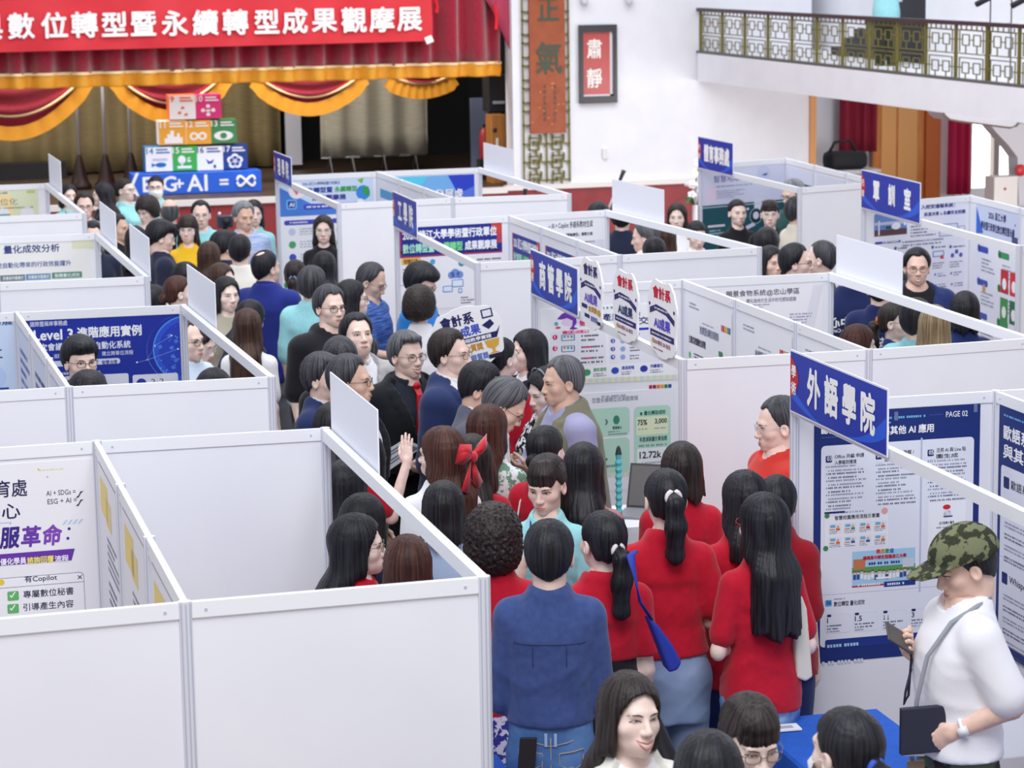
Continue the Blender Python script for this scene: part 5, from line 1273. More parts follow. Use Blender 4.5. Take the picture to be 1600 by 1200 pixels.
# three small posters on the divider
a, b = side_wall('C2', 1)
L_ = np.linalg.norm(np.array(b)-np.array(a))
for k, lab in enumerate(('white app poster nearest the far post on the divider of the dolphin booth', 'white poster with red and green bullet rows, middle of the divider', 'white poster with a red warning triangle on the divider, closest to the camera')):
    p = Poster('poster', lab, a, b); u0 = L_*k/3+.09; w = L_/3-.16; v0 = HW-.09; h = 1.25
    p.rectm(u0, v0, u0+w, v0-h, (240, 241, 248), 0)
    p.linesm(u0+.05, v0-.03, u0+.25, v0-.075, 2, GREY, k); 
    for q, c in enumerate(((226, 60, 60), (150, 40, 80), (236, 150, 60), (220, 170, 60), (60, 140, 90), (40, 70, 160))): p.rectm(u0+w-.20+q*.030, v0-.10, u0+w-.175+q*.030, v0-.14, c, 2)
    p.textm(u0+w*.30, v0-.215, w*.42, .055, '數位轉型暨永續轉型成果觀摩展', (110, 120, 150), .02); p.linesm(u0+w*.36, v0-.13, u0+w*.62, v0-.15, 1, GREY, 3)
    if k == 0:
        p.textm(u0+.04, v0-.30, .34, .05, '主題式校園數位導覽', INK, .03)
        for q in range(6): p.discm(u0+.06, v0-.38-q*.085, .022, [(90, 180, 110), (50, 140, 200), (60, 70, 190), (120, 90, 200)][q % 4], 2); p.linesm(u0+.14, v0-.35-q*.085, u0+.40, v0-.41-q*.085, 3, INK, q); p.rectm(u0+.43, v0-.35-q*.085, u0+.49, v0-.42-q*.085, [(80, 170, 110), (60, 150, 210), (90, 90, 200)][q % 3], 2, .01)
        p.rectm(u0+.58, v0-.34, u0+.78, v0-.75, (170, 202, 244), 2, .015); p.rectm(u0+.63, v0-.27, u0+.71, v0-.305, (60, 130, 90), 2, .01); p.textm(u0+.60, v0-.58, .16, .04, 'AI 智慧', (60, 80, 190), .03, 4); p.discm(u0+.63, v0-.47, .02, (60, 80, 190), 3); p.discm(u0+.71, v0-.47, .02, (220, 100, 160), 3)
    elif k == 1:
        for q in range(2):
            x = u0+.03+q*.30; p.discm(x+.02, v0-.36, .022, (44, 110, 120) if q == 0 else (190, 60, 70), 2); p.discm(x+.20, v0-.34, .030, (60, 150, 130) if q == 0 else (200, 70, 70), 2); p.linesm(x+.05, v0-.33, x+.18, v0-.36, 1, INK, q)
            for r in range(4): p.linesm(x, v0-.43-r*.055, x+.26, v0-.465-r*.055, 2, INK if q == 0 else (150, 80, 90), r)
        p.rectm(u0, v0-.64, u0+.5, v0-.72, (70, 80, 190), 2); p.discm(u0+.66, v0-.38, .025, (40, 130, 110), 2); p.linesm(u0+.60, v0-.44, u0+.8, v0-.6, 5, INK, 9)
    else:
        p.poly([(u0+.02, v0-.46), (u0+.30, v0-.46), (u0+.16, v0-.20)], (190, 50, 60), 2); p.poly([(u0+.06, v0-.44), (u0+.26, v0-.44), (u0+.16, v0-.25)], (240, 230, 234), 3); p.linesm(u0+.1, v0-.36, u0+.22, v0-.44, 2, (190, 50, 60), 1, 4)
        p.linesm(u0+.4, v0-.3, u0+.8, v0-.6, 6, INK, 5)
    p.done('small posters on divider walls')
p = Poster('poster', 'white poster headed 食物系統@忠山學區 in the middle booth', far[1], far[2])
p.sheet(1092, 560, 1286, 443, (241, 241, 248))
p.text(1134, 455, 1249, 11, '願景食物系統@忠山學區', (60, 62, 86), .008); p.text(1166, 467, 1244, 7, '轉化為地方生活中的可感知經驗', (120, 124, 146), .01); p.lines(1175, 475, 1203, 481, 2, (130, 134, 156), 2); p.lines(1234, 489, 1270, 505, 4, (150, 140, 190), 3)
u, v = p.uv(1255, 470); p.poly([(u-.05, v-.40), (u+.03, v-.40), (u+.14, v+.10), (u+.07, v+.10)], (228, 229, 240), 1)
p.done()
# --- Q row (C3)
far = ROW['C3'][1]
p = Poster('poster', 'white poster with blue and red header 數位轉型 in front of the blue shirt man', far[0], far[1])
p.sheet(620, 487, 785, 349, (240, 240, 247))
def header(p, u0, v0, w, h):
    p.rectm(u0, v0, u0+w, v0-h, (44, 56, 150), 1)
    p.rectm(u0, v0, u0+.04*w, v0-h, (170, 60, 110), 2); p.rectm(u0+w*.9, v0, u0+w, v0-h*.35, (206, 76, 66), 2); p.rectm(u0+w*.95, v0-h*.35, u0+w, v0-h*.7, (190, 70, 90), 2); p.rectm(u0, v0-h, u0+w, v0-h*1.05, (190, 60, 90), 2)
    p.textm(u0+w*.05, v0-h*.44, w*.90, h*.34, '2026 淡江大學學術暨行政單位', (246, 248, 255), .04, 4)
    p.textm(u0+w*.05, v0-h*.90, w*.30, h*.34, '數位轉型暨', (180, 240, 220), .04, 4); p.textm(u0+w*.37, v0-h*.90, w*.25, h*.34, '永續轉型', (130, 224, 150), .04, 4); p.textm(u0+w*.64, v0-h*.90, w*.31, h*.34, '成果觀摩展', (246, 248, 255), .04, 4)
u0, v0 = p.uv(620, 357); u1, _ = p.uv(784, 349); header(p, u0, v0, u1-u0, .235)
p.text(626, 392, 690, 6, '數位轉型 × 會議無紙化', INK, .02); p.text(705, 390, 779, 6, 'AI 365 提升行政效能', INK, .02); p.lines(745, 403, 782, 406, 1, INK, 2)
u, v = p.uv(627, 404); p.rectm(u, v, u+.17, v-.055, (244, 196, 96), 2, .01); p.textm(u+.02, v-.048, .12, .04, '使用數位工具', (110, 70, 30), .03, 4)
p.lines(629, 420, 660, 434, 4, (90, 92, 112), 3); p.disc(676, 409, 4, (80, 170, 220), 3); p.disc(721, 411, 5, (50, 150, 180), 3)
u, v = p.uv(705, 430); 
for a_, b_, r_ in ((0, 0, .03), (.035, .012, .04), (.075, 0, .032)): p.discm(u+a_, v+b_, r_, (120, 150, 220), 2)
for x, y, w, h in ((706, 436, 18, 13), (692, 446, 15, 11), (716, 450, 6, 8)): p.rect(x, y+h, x+w, y, (84, 130, 210), 3, .008); p.rect(x+1.2, y+h-1.5, x+w-1.2, y+1.2, (226, 238, 252), 4)
p.rect(625, 446, 655, 444.6, INK, 2); p.lines(720, 463, 743, 474, 3, INK, 5); p.done()
a, b = side_wall('C3', 1); L_ = np.linalg.norm(np.array(b)-np.array(a))
for k, lab in enumerate(('blue headed poster by the far post of the divider behind the 商管學院 sign', 'blue headed poster in the middle of the divider behind the 商管學院 sign', 'blue headed poster closest to the camera on the divider behind the 商管學院 sign')):
    p = Poster('poster', lab, a, b); u0 = L_*k/3+.10; w = L_/3-.17; v0 = HW-.13
    p.rectm(u0, v0, u0+w, v0-1.2, (238, 239, 247), 0); header(p, u0, v0, w, .27); p.rectm(u0+.03, v0-.36, u0+.25, v0-.75, (44, 62, 120), 2); p.linesm(u0+.3, v0-.38, u0+w-.05, v0-.8, 7, INK, k); p.done('small posters on divider walls')
p = Poster('poster', 'white poster headed AI × Copilot 多語系教材生成', far[1], far[2])
p.sheet(806, 425, 938, 338, (238, 239, 247)); p.text(866, 353, 964-1, 9, 'AI × Copilot 多語系教材生成', INK, .012) if False else None
u0, v0 = p.uv(858, 362); u1, _ = p.uv(963, 352)
p2 = p.uv(926, 352)[0]; p.textm(p.uv(857, 360)[0], p.uv(857, 360)[1]-.0, p2-p.uv(857, 360)[0], .065, '~ AI × Copilot 多語系教材生成', INK, .014)
p.text(884, 364.5, 937 if False else 926, 5.5, '「雙軸轉型」實戰方案', INK, .02); p.lines(914, 376, 930, 379, 1, (90, 96, 110), 3)
u, v = p.uv(900, 390); p.poly([(u, v), (u+.07, v-.02), (u+.16, v+.02), (u+.15, v-.06), (u+.06, v-.08)], (70, 160, 80), 2)
u, v = p.uv(912, 376); p.rectm(u, v, u+.19, v-.22, (222, 224, 238), 1); p.done()
# --- S row (C4)
far = ROW['C4'][1]
p = Poster('poster', 'tall pale blue poster with globe, leaves and AI badge near the stage', far[0], far[1])
p.sheet(439, 480, 583, 277, (240, 241, 249)); u0, v0, u1, v1 = p.box; v0, v1 = max(v0, v1), min(v0, v1); w = u1-u0
p.rectm(u0, v0, u1, v0-.27, (206, 222, 246), 1); p.poly([(u0, v0-.05), (u0, v0-.36), (u1, v0-.36), (u1, v0-.27), (u0+.35, v0-.24)], (80, 130, 220), 2)
p.discm(u0+.20, v0-.10, .085, (244, 236, 244), 3); p.poly([(u0+.14, v0-.06), (u0+.20, v0-.10), (u0+.26, v0-.06), (u0+.20, v0-.15)], (224, 120, 130), 4)
p.textm(u0+.26, v0-.055, .40, .035, '2026 淡江大學學術暨行政單位', (70, 80, 140), .02); p.textm(u0+.24, v0-.135, .34, .06, '數位轉型暨', (44, 60, 150), .04); p.textm(u0+.60, v0-.135, .24, .06, '永續轉型', (60, 160, 90), .04); p.textm(u0+.36, v0-.215, .36, .06, '成果觀摩展', (60, 50, 150), .04)
p.discm(u0+.89*w, v0-.15, .075, (60, 140, 220), 4); p.poly([(u0+.88*w, v0-.10), (u0+.95*w, v0-.09), (u0+.96*w, v0-.19), (u0+.90*w, v0-.17)], (60, 160, 80), 5); p.poly([(u0+.83*w, v0-.02), (u0+.90*w, v0-.0), (u0+.88*w, v0-.06)], (110, 190, 70), 5); p.discm(u0+.86*w, v0-.245, .035, (240, 242, 246), 6)
p.rectm(u0+.09, v0-.19, u0+.20, v0-.29, (120, 190, 246), 4, .02); p.rectm(u0+.105, v0-.205, u0+.185, v0-.275, (40, 70, 170), 5, .01); p.textm(u0+.118, v0-.262, .055, .042, 'AI', (244, 248, 255), .03, 6); p.rectm(u0+.27, v0-.245, u1-.1, v0-.30, (60, 80, 190), 4, .02); p.linesm(u0+.30, v0-.255, u1-.14, v0-.29, 1, (240, 244, 255), 3, 5)
p.rectm(u0+.03, v0-.37, u1-.03, v1+.02, (240, 242, 250), 3, .02)
for c in range(2):
    x = u0+.06+c*.5; p.rectm(x, v0-.40, x+.38, v0-.45, (74, 76, 190), 4, .02); p.linesm(x+.06, v0-.41, x+.33, v0-.44, 1, (240, 240, 255), c, 5)
    for q, cc in enumerate(((200, 206, 240), (80, 170, 110), (70, 90, 190))): p.discm(x+.08, v0-.52-q*.13, .038, cc, 4); p.linesm(x+.16, v0-.48-q*.13, x+.36, v0-.56-q*.13, 3, GREY, q)
p.rectm(u0+.06, v0-.92, u0+.50, v0-1.02, (96, 140, 214), 4); p.rectm(u0+.12, v0-.86, u0+.44, v0-.92, (130, 170, 230), 4); p.rectm(u0+.04, v0-1.03, u0+.52, v0-1.09, (60, 150, 90), 4, .02); p.linesm(u0+.1, v0-1.045, u0+.4, v0-1.08, 1, (230, 246, 236), 8, 5)
p.linesm(u0+.10, v0-1.12, u0+.46, v0-1.20, 2, (80, 150, 110), 4, 4); p.discm(u0+.1, v0-1.28, .03, (60, 140, 90), 4); p.discm(u0+.1, v0-1.38, .04, (70, 90, 190), 4); p.done()
a, b = side_wall('C4', 1); L_ = np.linalg.norm(np.array(b)-np.array(a))
for k, lab in enumerate(('small white and orange poster at the far end of the divider nearest the stage', 'pale striped poster in the middle of the divider nearest the stage', 'white poster with purple corner on the divider nearest the stage')):
    p = Poster('poster', lab, a, b); u0 = L_*k/3+.1; w = L_/3-.18; v0 = HW-.13; p.rectm(u0, v0, u0+w, v0-1.1, (236, 238, 247), 0); p.rectm(u0+.04, v0-.03, u0+w*.8, v0-.12, (90, 160, 210) if k == 0 else (214, 222, 244) if k == 1 else (90, 70, 160), 2)
    p.rectm(u0+.02, v0-.40, u0+w*.3, v0-.60, (236, 160, 110), 2); p.linesm(u0+.05, v0-.2, u0+w-.05, v0-.38, 4, GREY, k); p.done('small posters on divider walls')
p = Poster('poster', 'bright blue faceted poster lettered 研究發展處 below the stage', far[1], far[2])
p.sheet(612, 340, 741, 272, (120, 180, 236)); u0, v0, u1, v1 = p.box; v0, v1 = max(v0, v1), min(v0, v1); w = u1-u0
p.poly([(u0+w*.68, v0), (u1, v0), (u1, v0-.12), (u0+w*.80, v0-.20)], (50, 70, 200), 1); p.poly([(u0+w*.80, v0-.20), (u1, v0-.12), (u1, v0-.45), (u0+w*.78, v0-.42)], (90, 120, 226), 1); p.poly([(u0, v0), (u0+w*.45, v0), (u0+w*.3, v0-.16), (u0, v0-.22)], (96, 206, 240), 1)
p.textm(u0+.30*w, v0-.265, .56*w, .125, '研究發展處', (60, 70, 150), .075, 2); p.textm(u0+.30*w, v0-.265, .56*w, .125, '研究發展處', (244, 248, 255), .02, 3); p.linesm(u0+.52*w, v0-.31, u0+.88*w, v0-.36, 1, (226, 238, 255), 3); p.done()
# --- R2 (below the balcony)
far = ROW['R2'][1]
p = Poster('poster', 'lilac and teal court poster behind the two women in black', far[0], far[1])
p.sheet(1092, 402, 1226, 255, (218, 220, 240)); u0, v0, u1, v1 = p.box; v0, v1 = max(v0, v1), min(v0, v1); w = u1-u0
p.discm(u0+.15*w, v0-0.278, .08, (232, 214, 236), 1); p.discm(u0+.75*w, v0-0.093, .09, (204, 210, 240), 1)
p.rectm(u0, v0-0.383, u1, v1, (32, 84, 96), 1); p.rectm(u0, v0-0.400, u1, v0-0.409, (190, 214, 220), 2); p.rectm(u0+.64*w, v0-0.348, u0+.73*w, v0-0.493, (224, 226, 242), 2)
p.discm(u0+.66*w, v0-0.534, .085, (176, 204, 208), 3); p.discm(u0+.66*w, v0-0.534, .078, (26, 56, 72), 4); p.discm(u0+.66*w, v0-0.528, .04, (222, 226, 240), 5)
p.textm(u0+.17*w, v0-0.151, .30*w, .075, '智慧地球', (120, 110, 180), .01); p.linesm(u0+.20*w, v0-0.180, u0+.62*w, v0-0.209, 1, GREY, 2); p.linesm(u0+.2*w, v0-0.232, u0+.55*w, v0-0.325, 4, (160, 160, 196), 3); p.poly([(u0+.72*w, v0-0.104), (u0+.80*w, v0-0.087), (u0+.78*w, v0-0.116)], (70, 80, 130), 3)
p.rectm(u0+.10*w, v0-0.592, u0+.30*w, v0-0.615, (226, 216, 226), 3, .02); p.rectm(u0+.48*w, v0-0.441, u0+.58*w, v0-0.464, (226, 222, 232), 3, .02); p.linesm(u0+.12*w, v0-0.638, u0+.34*w, v0-0.754, 4, (190, 214, 224), 5); p.poly([(u0+.5*w, v0-0.650), (u0+.62*w, v0-0.603), (u0+.66*w, v0-0.632), (u0+.54*w, v0-0.679)], (214, 216, 236), 5); p.done()
a, b = side_wall('R2', 1); L_ = np.linalg.norm(np.array(b)-np.array(a))
for k, lab in enumerate(('lilac poster with dark teal title bar on the divider below the balcony', 'lilac poster with blue lettering on the divider below the balcony', 'pale lilac poster by the near post of the divider below the balcony')):
    p = Poster('poster', lab, a, b); u0 = L_*k/3+.06; w = L_/3-.12; v0 = HW-.08; p.rectm(u0, v0, u0+w, v0-1.2, (220, 222, 240), 0)
    if k == 0: p.rectm(u0+.08, v0-.14, u0+w, v0-.32, (30, 86, 98), 2); p.textm(u0+.16, v0-.27, w*.72, .085, '運動不只．還能永續', (236, 246, 246), .03, 4)
    else: p.textm(u0+.12, v0-.24, w*.7, .09, ('智慧裝備．永續運動', '校園健康')[k-1], (60, 80, 180), .03, 4)
    p.linesm(u0+.1, v0-.4, u0+w-.1, v0-.8, 6, GREY, k); p.done('small posters on divider walls')
# --- R1 (campus safety)
far = ROW['R1'][1]
p = Poster('poster', 'white campus safety poster with a sky photo behind the smiling officer', far[0], far[1])
p.sheet(1366, 500, 1508, 312, (236, 237, 248)); u0, v0, u1, v1 = p.box; v0, v1 = max(v0, v1), min(v0, v1); w = u1-u0
p.text(1432, 321, 1492, 7, '導入校安通報系統：', (40, 50, 140), .03); p.text(1444, 332, 1508, 6.5, '訊息共享 x 永續安全校園', (40, 50, 140), .03)
p.rect(1366, 367, 1417, 330, (110, 140, 206), 1, .02); p.rect(1366, 353, 1417, 344, (190, 200, 226), 2); p.rect(1366, 370, 1417, 356, (96, 70, 76), 2); p.disc(1400, 353, 7, (236, 238, 244), 3, .03); p.rect(1372, 368, 1374.5, 345, (230, 230, 236), 3); p.rect(1412, 352, 1416, 336, (236, 238, 244), 3); p.rect(1384, 358, 1392, 353, (50, 84, 60), 3)
p.text(1423, 342, 1440, 4, '背景與挑戰', INK, .03); p.lines(1423, 352, 1465, 368, 4, (90, 94, 120), 3)
p.rect(1467, 370, 1497, 348, (150, 156, 190), 2, .006); p.rect(1468.5, 368.5, 1495.5, 349.5, (228, 231, 244), 3); p.rect(1498, 371, 1508, 352, (150, 156, 190), 3, .006); p.rect(1499, 370, 1507, 353, (232, 234, 246), 4)
p.rect(1367, 382, 1407, 375, (50, 50, 160), 2, .006); p.text(1378, 376.5, 1404, 4, '主要內容說明', (240, 240, 255), .03, 4); p.lines(1410, 376, 1475, 381, 2, (110, 114, 140), 4)
for x, t_ in ((1399, 0), (1457, 1), (1485, 2)): p.disc(x, 388-(x-1399)*.03, 2, (60, 90, 160), 3); p.lines(x+4, 386-(x-1399)*.03, x+22, 389-(x-1399)*.03, 1, INK, t_)
p.disc(1404, 400, 4.5, (56, 60, 170), 3); p.rect(1457, 402, 1475, 391, (110, 130, 190), 3, .004); p.rect(1458.5, 400.5, 1473.5, 392.5, (230, 236, 248), 4); p.poly([p.uv(1468, 404), p.uv(1475, 404), p.uv(1471.5, 397)], (206, 50, 60), 5)
for x, y in ((1494.5, 393), (1488, 399), (1501, 398)): p.disc(x, y, 2.8, (90, 100, 180), 3)
for x, y in ((1400, 410), (1457, 410), (1484, 408)): p.lines(x, y, x+20, y+9, 3, (100, 104, 134), x)
for x, y in ((1461, 429), (1486, 427), (1462, 446), (1487, 444)): p.disc(x, y, 1.6, (120, 140, 190), 3); p.lines(x+4, y-3, x+18, y+3, 2, (70, 80, 150), y)
p.done()
a, b = side_wall('R1', 1); L_ = np.linalg.norm(np.array(b)-np.array(a))
p = Poster('poster', 'white poster with red and green goal icons on the right divider wall', a, b)
u0, v0 = p.uv(1526, 318); w = 1.05; p.rectm(u0, v0, u0+w, v0-1.5, (236, 238, 249), 0); p.rectm(u0, v0, u0+w, v0-.30, (206, 216, 242), 1); p.poly([(u0, v0-.02), (u0+.18, v0-.24), (u0, v0-.26)], (50, 110, 220), 2)
p.textm(u0+.30, v0-.105, .42, .07, '2026 淡江大學', NAVY, .03); p.textm(u0+.12, v0-.21, .80, .075, '學術暨行政單位數位轉型暨永續', NAVY, .03); p.rectm(u0+.86, v0-.28, u0+1.0, v0-.20, (70, 80, 130), 2); p.discm(u0+.93, v0-.10, .012, (90, 100, 150), 3)
for c, cc in ((0, (60, 80, 180)), (1, (60, 150, 90))):
    x = u0+.05+c*.5
    for q in range(4): v = v0-.36-q*.29; p.discm(x+.03, v-.02, .035, cc, 2); p.rectm(x+.02, v+.005, x+.26, v-.05, cc, 2, .02); p.linesm(x+.10, v-.09, x+.42, v-.22, 4, GREY, q+c*5)
for q, cc in enumerate(((196, 30, 48), (214, 40, 44), (62, 150, 70), (40, 110, 70))): x, v = u0+.62+(q % 2)*.22, v0-.50-(q//2)*.24; p.rectm(x, v, x+.18, v-.20, cc, 4); p.discm(x+.09, v-.12, .05, (246, 246, 250), 5)
p.discm(u0+.22, v0-.72, .04, (206, 160, 90), 4); p.discm(u0+.70, v0-1.28, .04, (206, 80, 80), 4); p.discm(u0+.88, v0-1.26, .05, (70, 160, 80), 4); p.done()
# --- L1
far = ROW['L1'][1]
p = Poster('poster', 'cream poster with purple lettering 服革命 and green ticks at the left edge', far[0], far[1])
p.sheet(-180, 1010, 146, 716, (240, 240, 246)); 
p.text(-87, 757, 42, 27, '推廣教育處', (40, 34, 86), .01); p.text(-27, 789, 31, 25, '中心', (40, 34, 86), .01)
p.text(72, 767, 118, 8, 'AI + SDGs = ', (60, 60, 90), .0); p.text(74, 780, 120, 8, 'ESG + AI =', (60, 60, 90), .0)
for y in (770, 783):
    u, v = p.uv(118, y+3); p.poly([(u, v-.012), (u+.012, v-.004), (u+.022, v+.014), (u+.036, v+.014), (u+.024, v+.006), (u+.012, v-.014)], (60, 60, 90), 3)
u = p.uv(2, 856)[0]; vb = p.uv(2, 857)[1]
for i, (ch, c) in enumerate((('服', (66, 44, 140)), ('革', (112, 62, 176)), ('命', (132, 72, 186)))):
    x = -1+i*33; a_ = p.uv(x, 858-i*2.2); p.textm(a_[0], a_[1], .084, .094, ch, c, .035, 3, .12)
p.disc(108, 826, 2.4, (66, 60, 150), 3); p.disc(106, 841, 2.4, (66, 60, 150), 3); 
u0, v0 = p.uv(-60, 870); u1, _ = p.uv(114, 858); q = p.uv(0, 866)[1]
p.poly([(u0, q), (p.uv(117, 859)[0], q), (p.uv(112, 880)[0], q-.052), (u0, q-.052)], (108, 58, 170), 2)
p.text(0, 873, 41, 11, '優化學員', (244, 240, 255), .03, 4); p.text(42, 870.5, 84, 11, '諮詢回覆', (246, 232, 110), .03, 4); p.text(85, 868, 107, 11, '流程', (244, 240, 255), .03, 4)
for k in range(4): a_ = p.uv(97+k*8, 820-k*.6); p.poly([a_, (a_[0]+.010, a_[1]), (a_[0]+.026, a_[1]+.020), (a_[0]+.016, a_[1]+.020)], (190, 214, 240), 2)
u0, v0 = p.uv(-70, 905); u1, v1 = p.uv(136, 1005); v0 = p.uv(60, 899)[1]; 
for e0, e1, c, k in ((0, 0, (96, 92, 130), 1), (.002, .002, (243, 243, 249), 2)): p.rectm(u0+e0, v0-e0, u1-e1, v1+e1, c, k, .02)
vv = p.uv(60, 914)[1]; p.rectm(u0, vv, u1, vv-.002, (96, 92, 130), 3); p.text(38, 900, 89, 12, '有Copilot', (44, 40, 80), .01, 4); p.text(121, 896, 128, 9, '×', (70, 66, 100), 0, 4); p.disc(2, 910, 5, (232, 206, 70), 4)
for k, t_ in enumerate(('專屬數位秘書', '引導產生內容', '提升工作效率')):
    y = 922+k*20; p.rect(12, y+17, 29, y+1, (104, 184, 110), 4, .006); a_ = p.uv(15, y+9); p.poly([a_, (a_[0]+.008, a_[1]-.010), (a_[0]+.026, a_[1]+.014), (a_[0]+.022, a_[1]+.017), (a_[0]+.008, a_[1]-.002), (a_[0]+.003, a_[1]+.004)], (250, 252, 250), 5); p.text(36, y+1, 115, 12, t_, (44, 40, 80), .008, 4)
p.lines(60, 733, 100, 734, 1, (232, 220, 150), 3, fill=.5); p.disc(60, 733, 1.5, (232, 200, 90), 3); p.disc(74, 745, 1.5, (190, 196, 214), 3); p.disc(16, 817, 1.8, (170, 196, 230), 3); p.rect(-20, 818, 14, 817, (190, 206, 232), 2)
p.done()
a, b = side_wall('L1', 1); L_ = np.linalg.norm(np.array(b)-np.array(a))
for k, lab in enumerate(('white poster with a yellow block by the far post of the nearest left divider', 'white poster with a yellow block in the middle of the nearest left divider', 'white poster with a yellow block at the near post of the nearest left divider')):
    p = Poster('poster', lab, a, b, .0065, 1); u0 = L_*k/3+.08; w = L_/3-.14; v0 = HW-.07; p.rectm(u0, v0, u0+w, v0-1.2, (238, 239, 247), 0)
    p.rectm(u0+.08, v0-.05, u0+.38, v0-.20, (240, 216, 130), 2); p.rectm(u0+.30, v0-.10, u0+.5, v0-.22, (236, 214, 140), 2); p.linesm(u0+.30, v0-.26, u0+w-.03, v0-.42, 5, (130, 130, 166), k); p.linesm(u0+.30, v0-.45, u0+w-.2, v0-.6, 4, (120, 124, 166), k+2); p.rectm(u0+.3, v0-.62, u0+w-.1, v0-.70, (120, 170, 214), 2); p.rectm(u0+.25, v0-.66, u0+w-.05, v0-.76, (100, 110, 180), 2); p.done('small posters on divider walls')
# --- L2
far = ROW['L2'][1]
p = Poster('poster', 'navy poster headed Level 3 with a glowing globe behind the seated boy', far[1], far[2], .0065)
p.sheet(42, 640, 280, 488, (34, 52, 160)); 
p.text(47, 503, 105, 8, '國際暨兩岸事務處', (226, 232, 250), .01); p.text(52, 516, 114, 17, 'Level 3', (248, 250, 255), .03); p.text(120, 511, 221, 18, '進階應用實例', (248, 250, 255), .035)
p.text(62, 537, 98, 12, '次會議', (240, 244, 255), .02); p.text(148, 534, 204, 12, '自動化系統', (240, 244, 255), .02); p.text(84, 553, 96, 7, '追蹤', (220, 228, 250), .01); p.text(159, 549, 208, 7, '建立跨單位流程', (220, 228, 250), .01)
u0, v0 = p.uv(78, 575); u1, v1 = p.uv(188, 559+12); v0 = p.uv(130, 562)[1]; p.rectm(u0, v0, u1, v0-.035, (214, 222, 246), 2, .016); p.text(159, 563, 183, 6.5, '智慧治理', (50, 60, 150), .02, 4); p.lines(95, 580, 158, 585, 1, (200, 210, 240), 3)
u, v = p.uv(292, 545); R_ = .20
p.discm(u-.02, v, R_, (80, 130, 236), 1, 40) if False else None
cx, cy = u, v; lim = p.box[2]
def clipdisc(r, c, k):
    pts = [(cx+r*math.cos(t), cy+r*math.sin(t)) for t in np.linspace(math.pi*.5, math.pi*1.5, 40)]
    pts = [(min(q[0], lim), max(min(q[1], p.uv(280, 488)[1]), p.uv(200, 640)[1])) for q in pts]; p.poly(pts+[(lim, pts[-1][1]), (lim, pts[0][1])], c, k)
clipdisc(R_*1.04, (86, 150, 244), 1); clipdisc(R_*1.0, (50, 88, 214), 2); clipdisc(R_*.86, (44, 70, 190), 3)
rr = random.Random(5)
for q in range(46):
    t, r = rr.uniform(math.pi*.5, math.pi*1.5), R_*math.sqrt(rr.random()); x, y = cx+r*math.cos(t), cy+r*math.sin(t)
    if x < lim-.01: p.discm(x, y, rr.uniform(.001, .0035), (170, 206, 255), 5, 8)
for q in range(14):
    t = rr.uniform(math.pi*.55, math.pi*1.45); r = R_*rr.uniform(.2, .9); x, y = cx+r*math.cos(t), cy+r*math.sin(t)
    if x < lim-.03: p.poly([(x, y), (x+.02, y+.012), (x+.03, y-.006), (x+.012, y-.018)], (76, 126, 230), 4)
pts = [(cx+R_*1.22*math.cos(t), cy+R_*1.1*math.sin(t)) for t in np.linspace(math.pi*.62, math.pi*1.3, 30)]
for i in range(len(pts)-1):
    (x0, y0), (x1, y1) = pts[i], pts[i+1]
    if x1 < lim and x0 < lim: p.poly([(x0, y0), (x1, y1), (x1-.0015, y1-.0015), (x0-.0015, y0-.0015)], (120, 170, 250), 5)
for (xa, ya), (xb, yb) in (((230, 562), (278, 545)), ((230, 562), (242, 540)), ((214, 566), (230, 562)), ((242, 540), (268, 524))):
    A_, B_ = p.uv(xa, ya), p.uv(xb, yb); p.poly([A_, B_, (B_[0], B_[1]-.0018), (A_[0], A_[1]-.0018)], (150, 196, 255), 6); p.disc(xb, yb, 1.4, (230, 244, 255), 7); p.disc(xa, ya, 1.4, (230, 244, 255), 7)
for x0, x1 in ((100, 203), (207, 280)): a_ = p.uv(x0, 588-(x0-100)*.02); b_ = p.uv(x1, 640); p.rectm(a_[0], a_[1], b_[0], b_[1], (226, 230, 246), 5, .012)
p.disc(221, 599, 8, (44, 60, 170), 6); p.text(236, 592, 256, 8, '2-2', INK, .0, 7); p.done()


n0 = ROW['L2'][1]; q = Poster('poster', 'light blue poster at the left picture edge in the second left row', (n0[0][0]-.0, n0[0][1]), n0[1])
q.sheet(-90, 640, 24, 500, (206, 224, 246)) if False else None
a, b = ROW['L2'][1][0], ROW['L2'][1][1]
q.sheet(-100, 640, 21, 502, (204, 222, 246)); q.text(-70, 505, 20, 7, '成果觀摩展', (60, 90, 160), .02); q.text(-30, 540, 3, 22, '社', (40, 60, 110), .01); q.rect(-60, 612, 14, 605, (40, 60, 160), 3, .01); q.disc(-10, 590, 20, (190, 212, 244), 1); q.done()
a, b = side_wall('L2', 1); L_ = np.linalg.norm(np.array(b)-np.array(a))
for k, lab in enumerate(('pale blue poster by the far post of the second left divider', 'pale blue lined poster in the middle of the second left divider', 'pale blue poster with dark marks near the boy in glasses')):
    p = Poster('poster', lab, a, b); u0 = L_*k/3+.08; w = L_/3-.14; v0 = HW-.07; p.rectm(u0, v0, u0+w, v0-1.2, (212, 222, 244), 0); p.rectm(u0+.03, v0-.45, u0+w-.03, v0-.8, (180, 204, 240), 1); p.linesm(u0+.1, v0-.1, u0+w-.1, v0-.4, 5, (120, 140, 200) if k == 0 else (70, 84, 150), k); p.linesm(u0+.1, v0-.5, u0+w-.1, v0-.75, 4, (60, 70, 150), k+3, 4); p.done('small posters on divider walls')
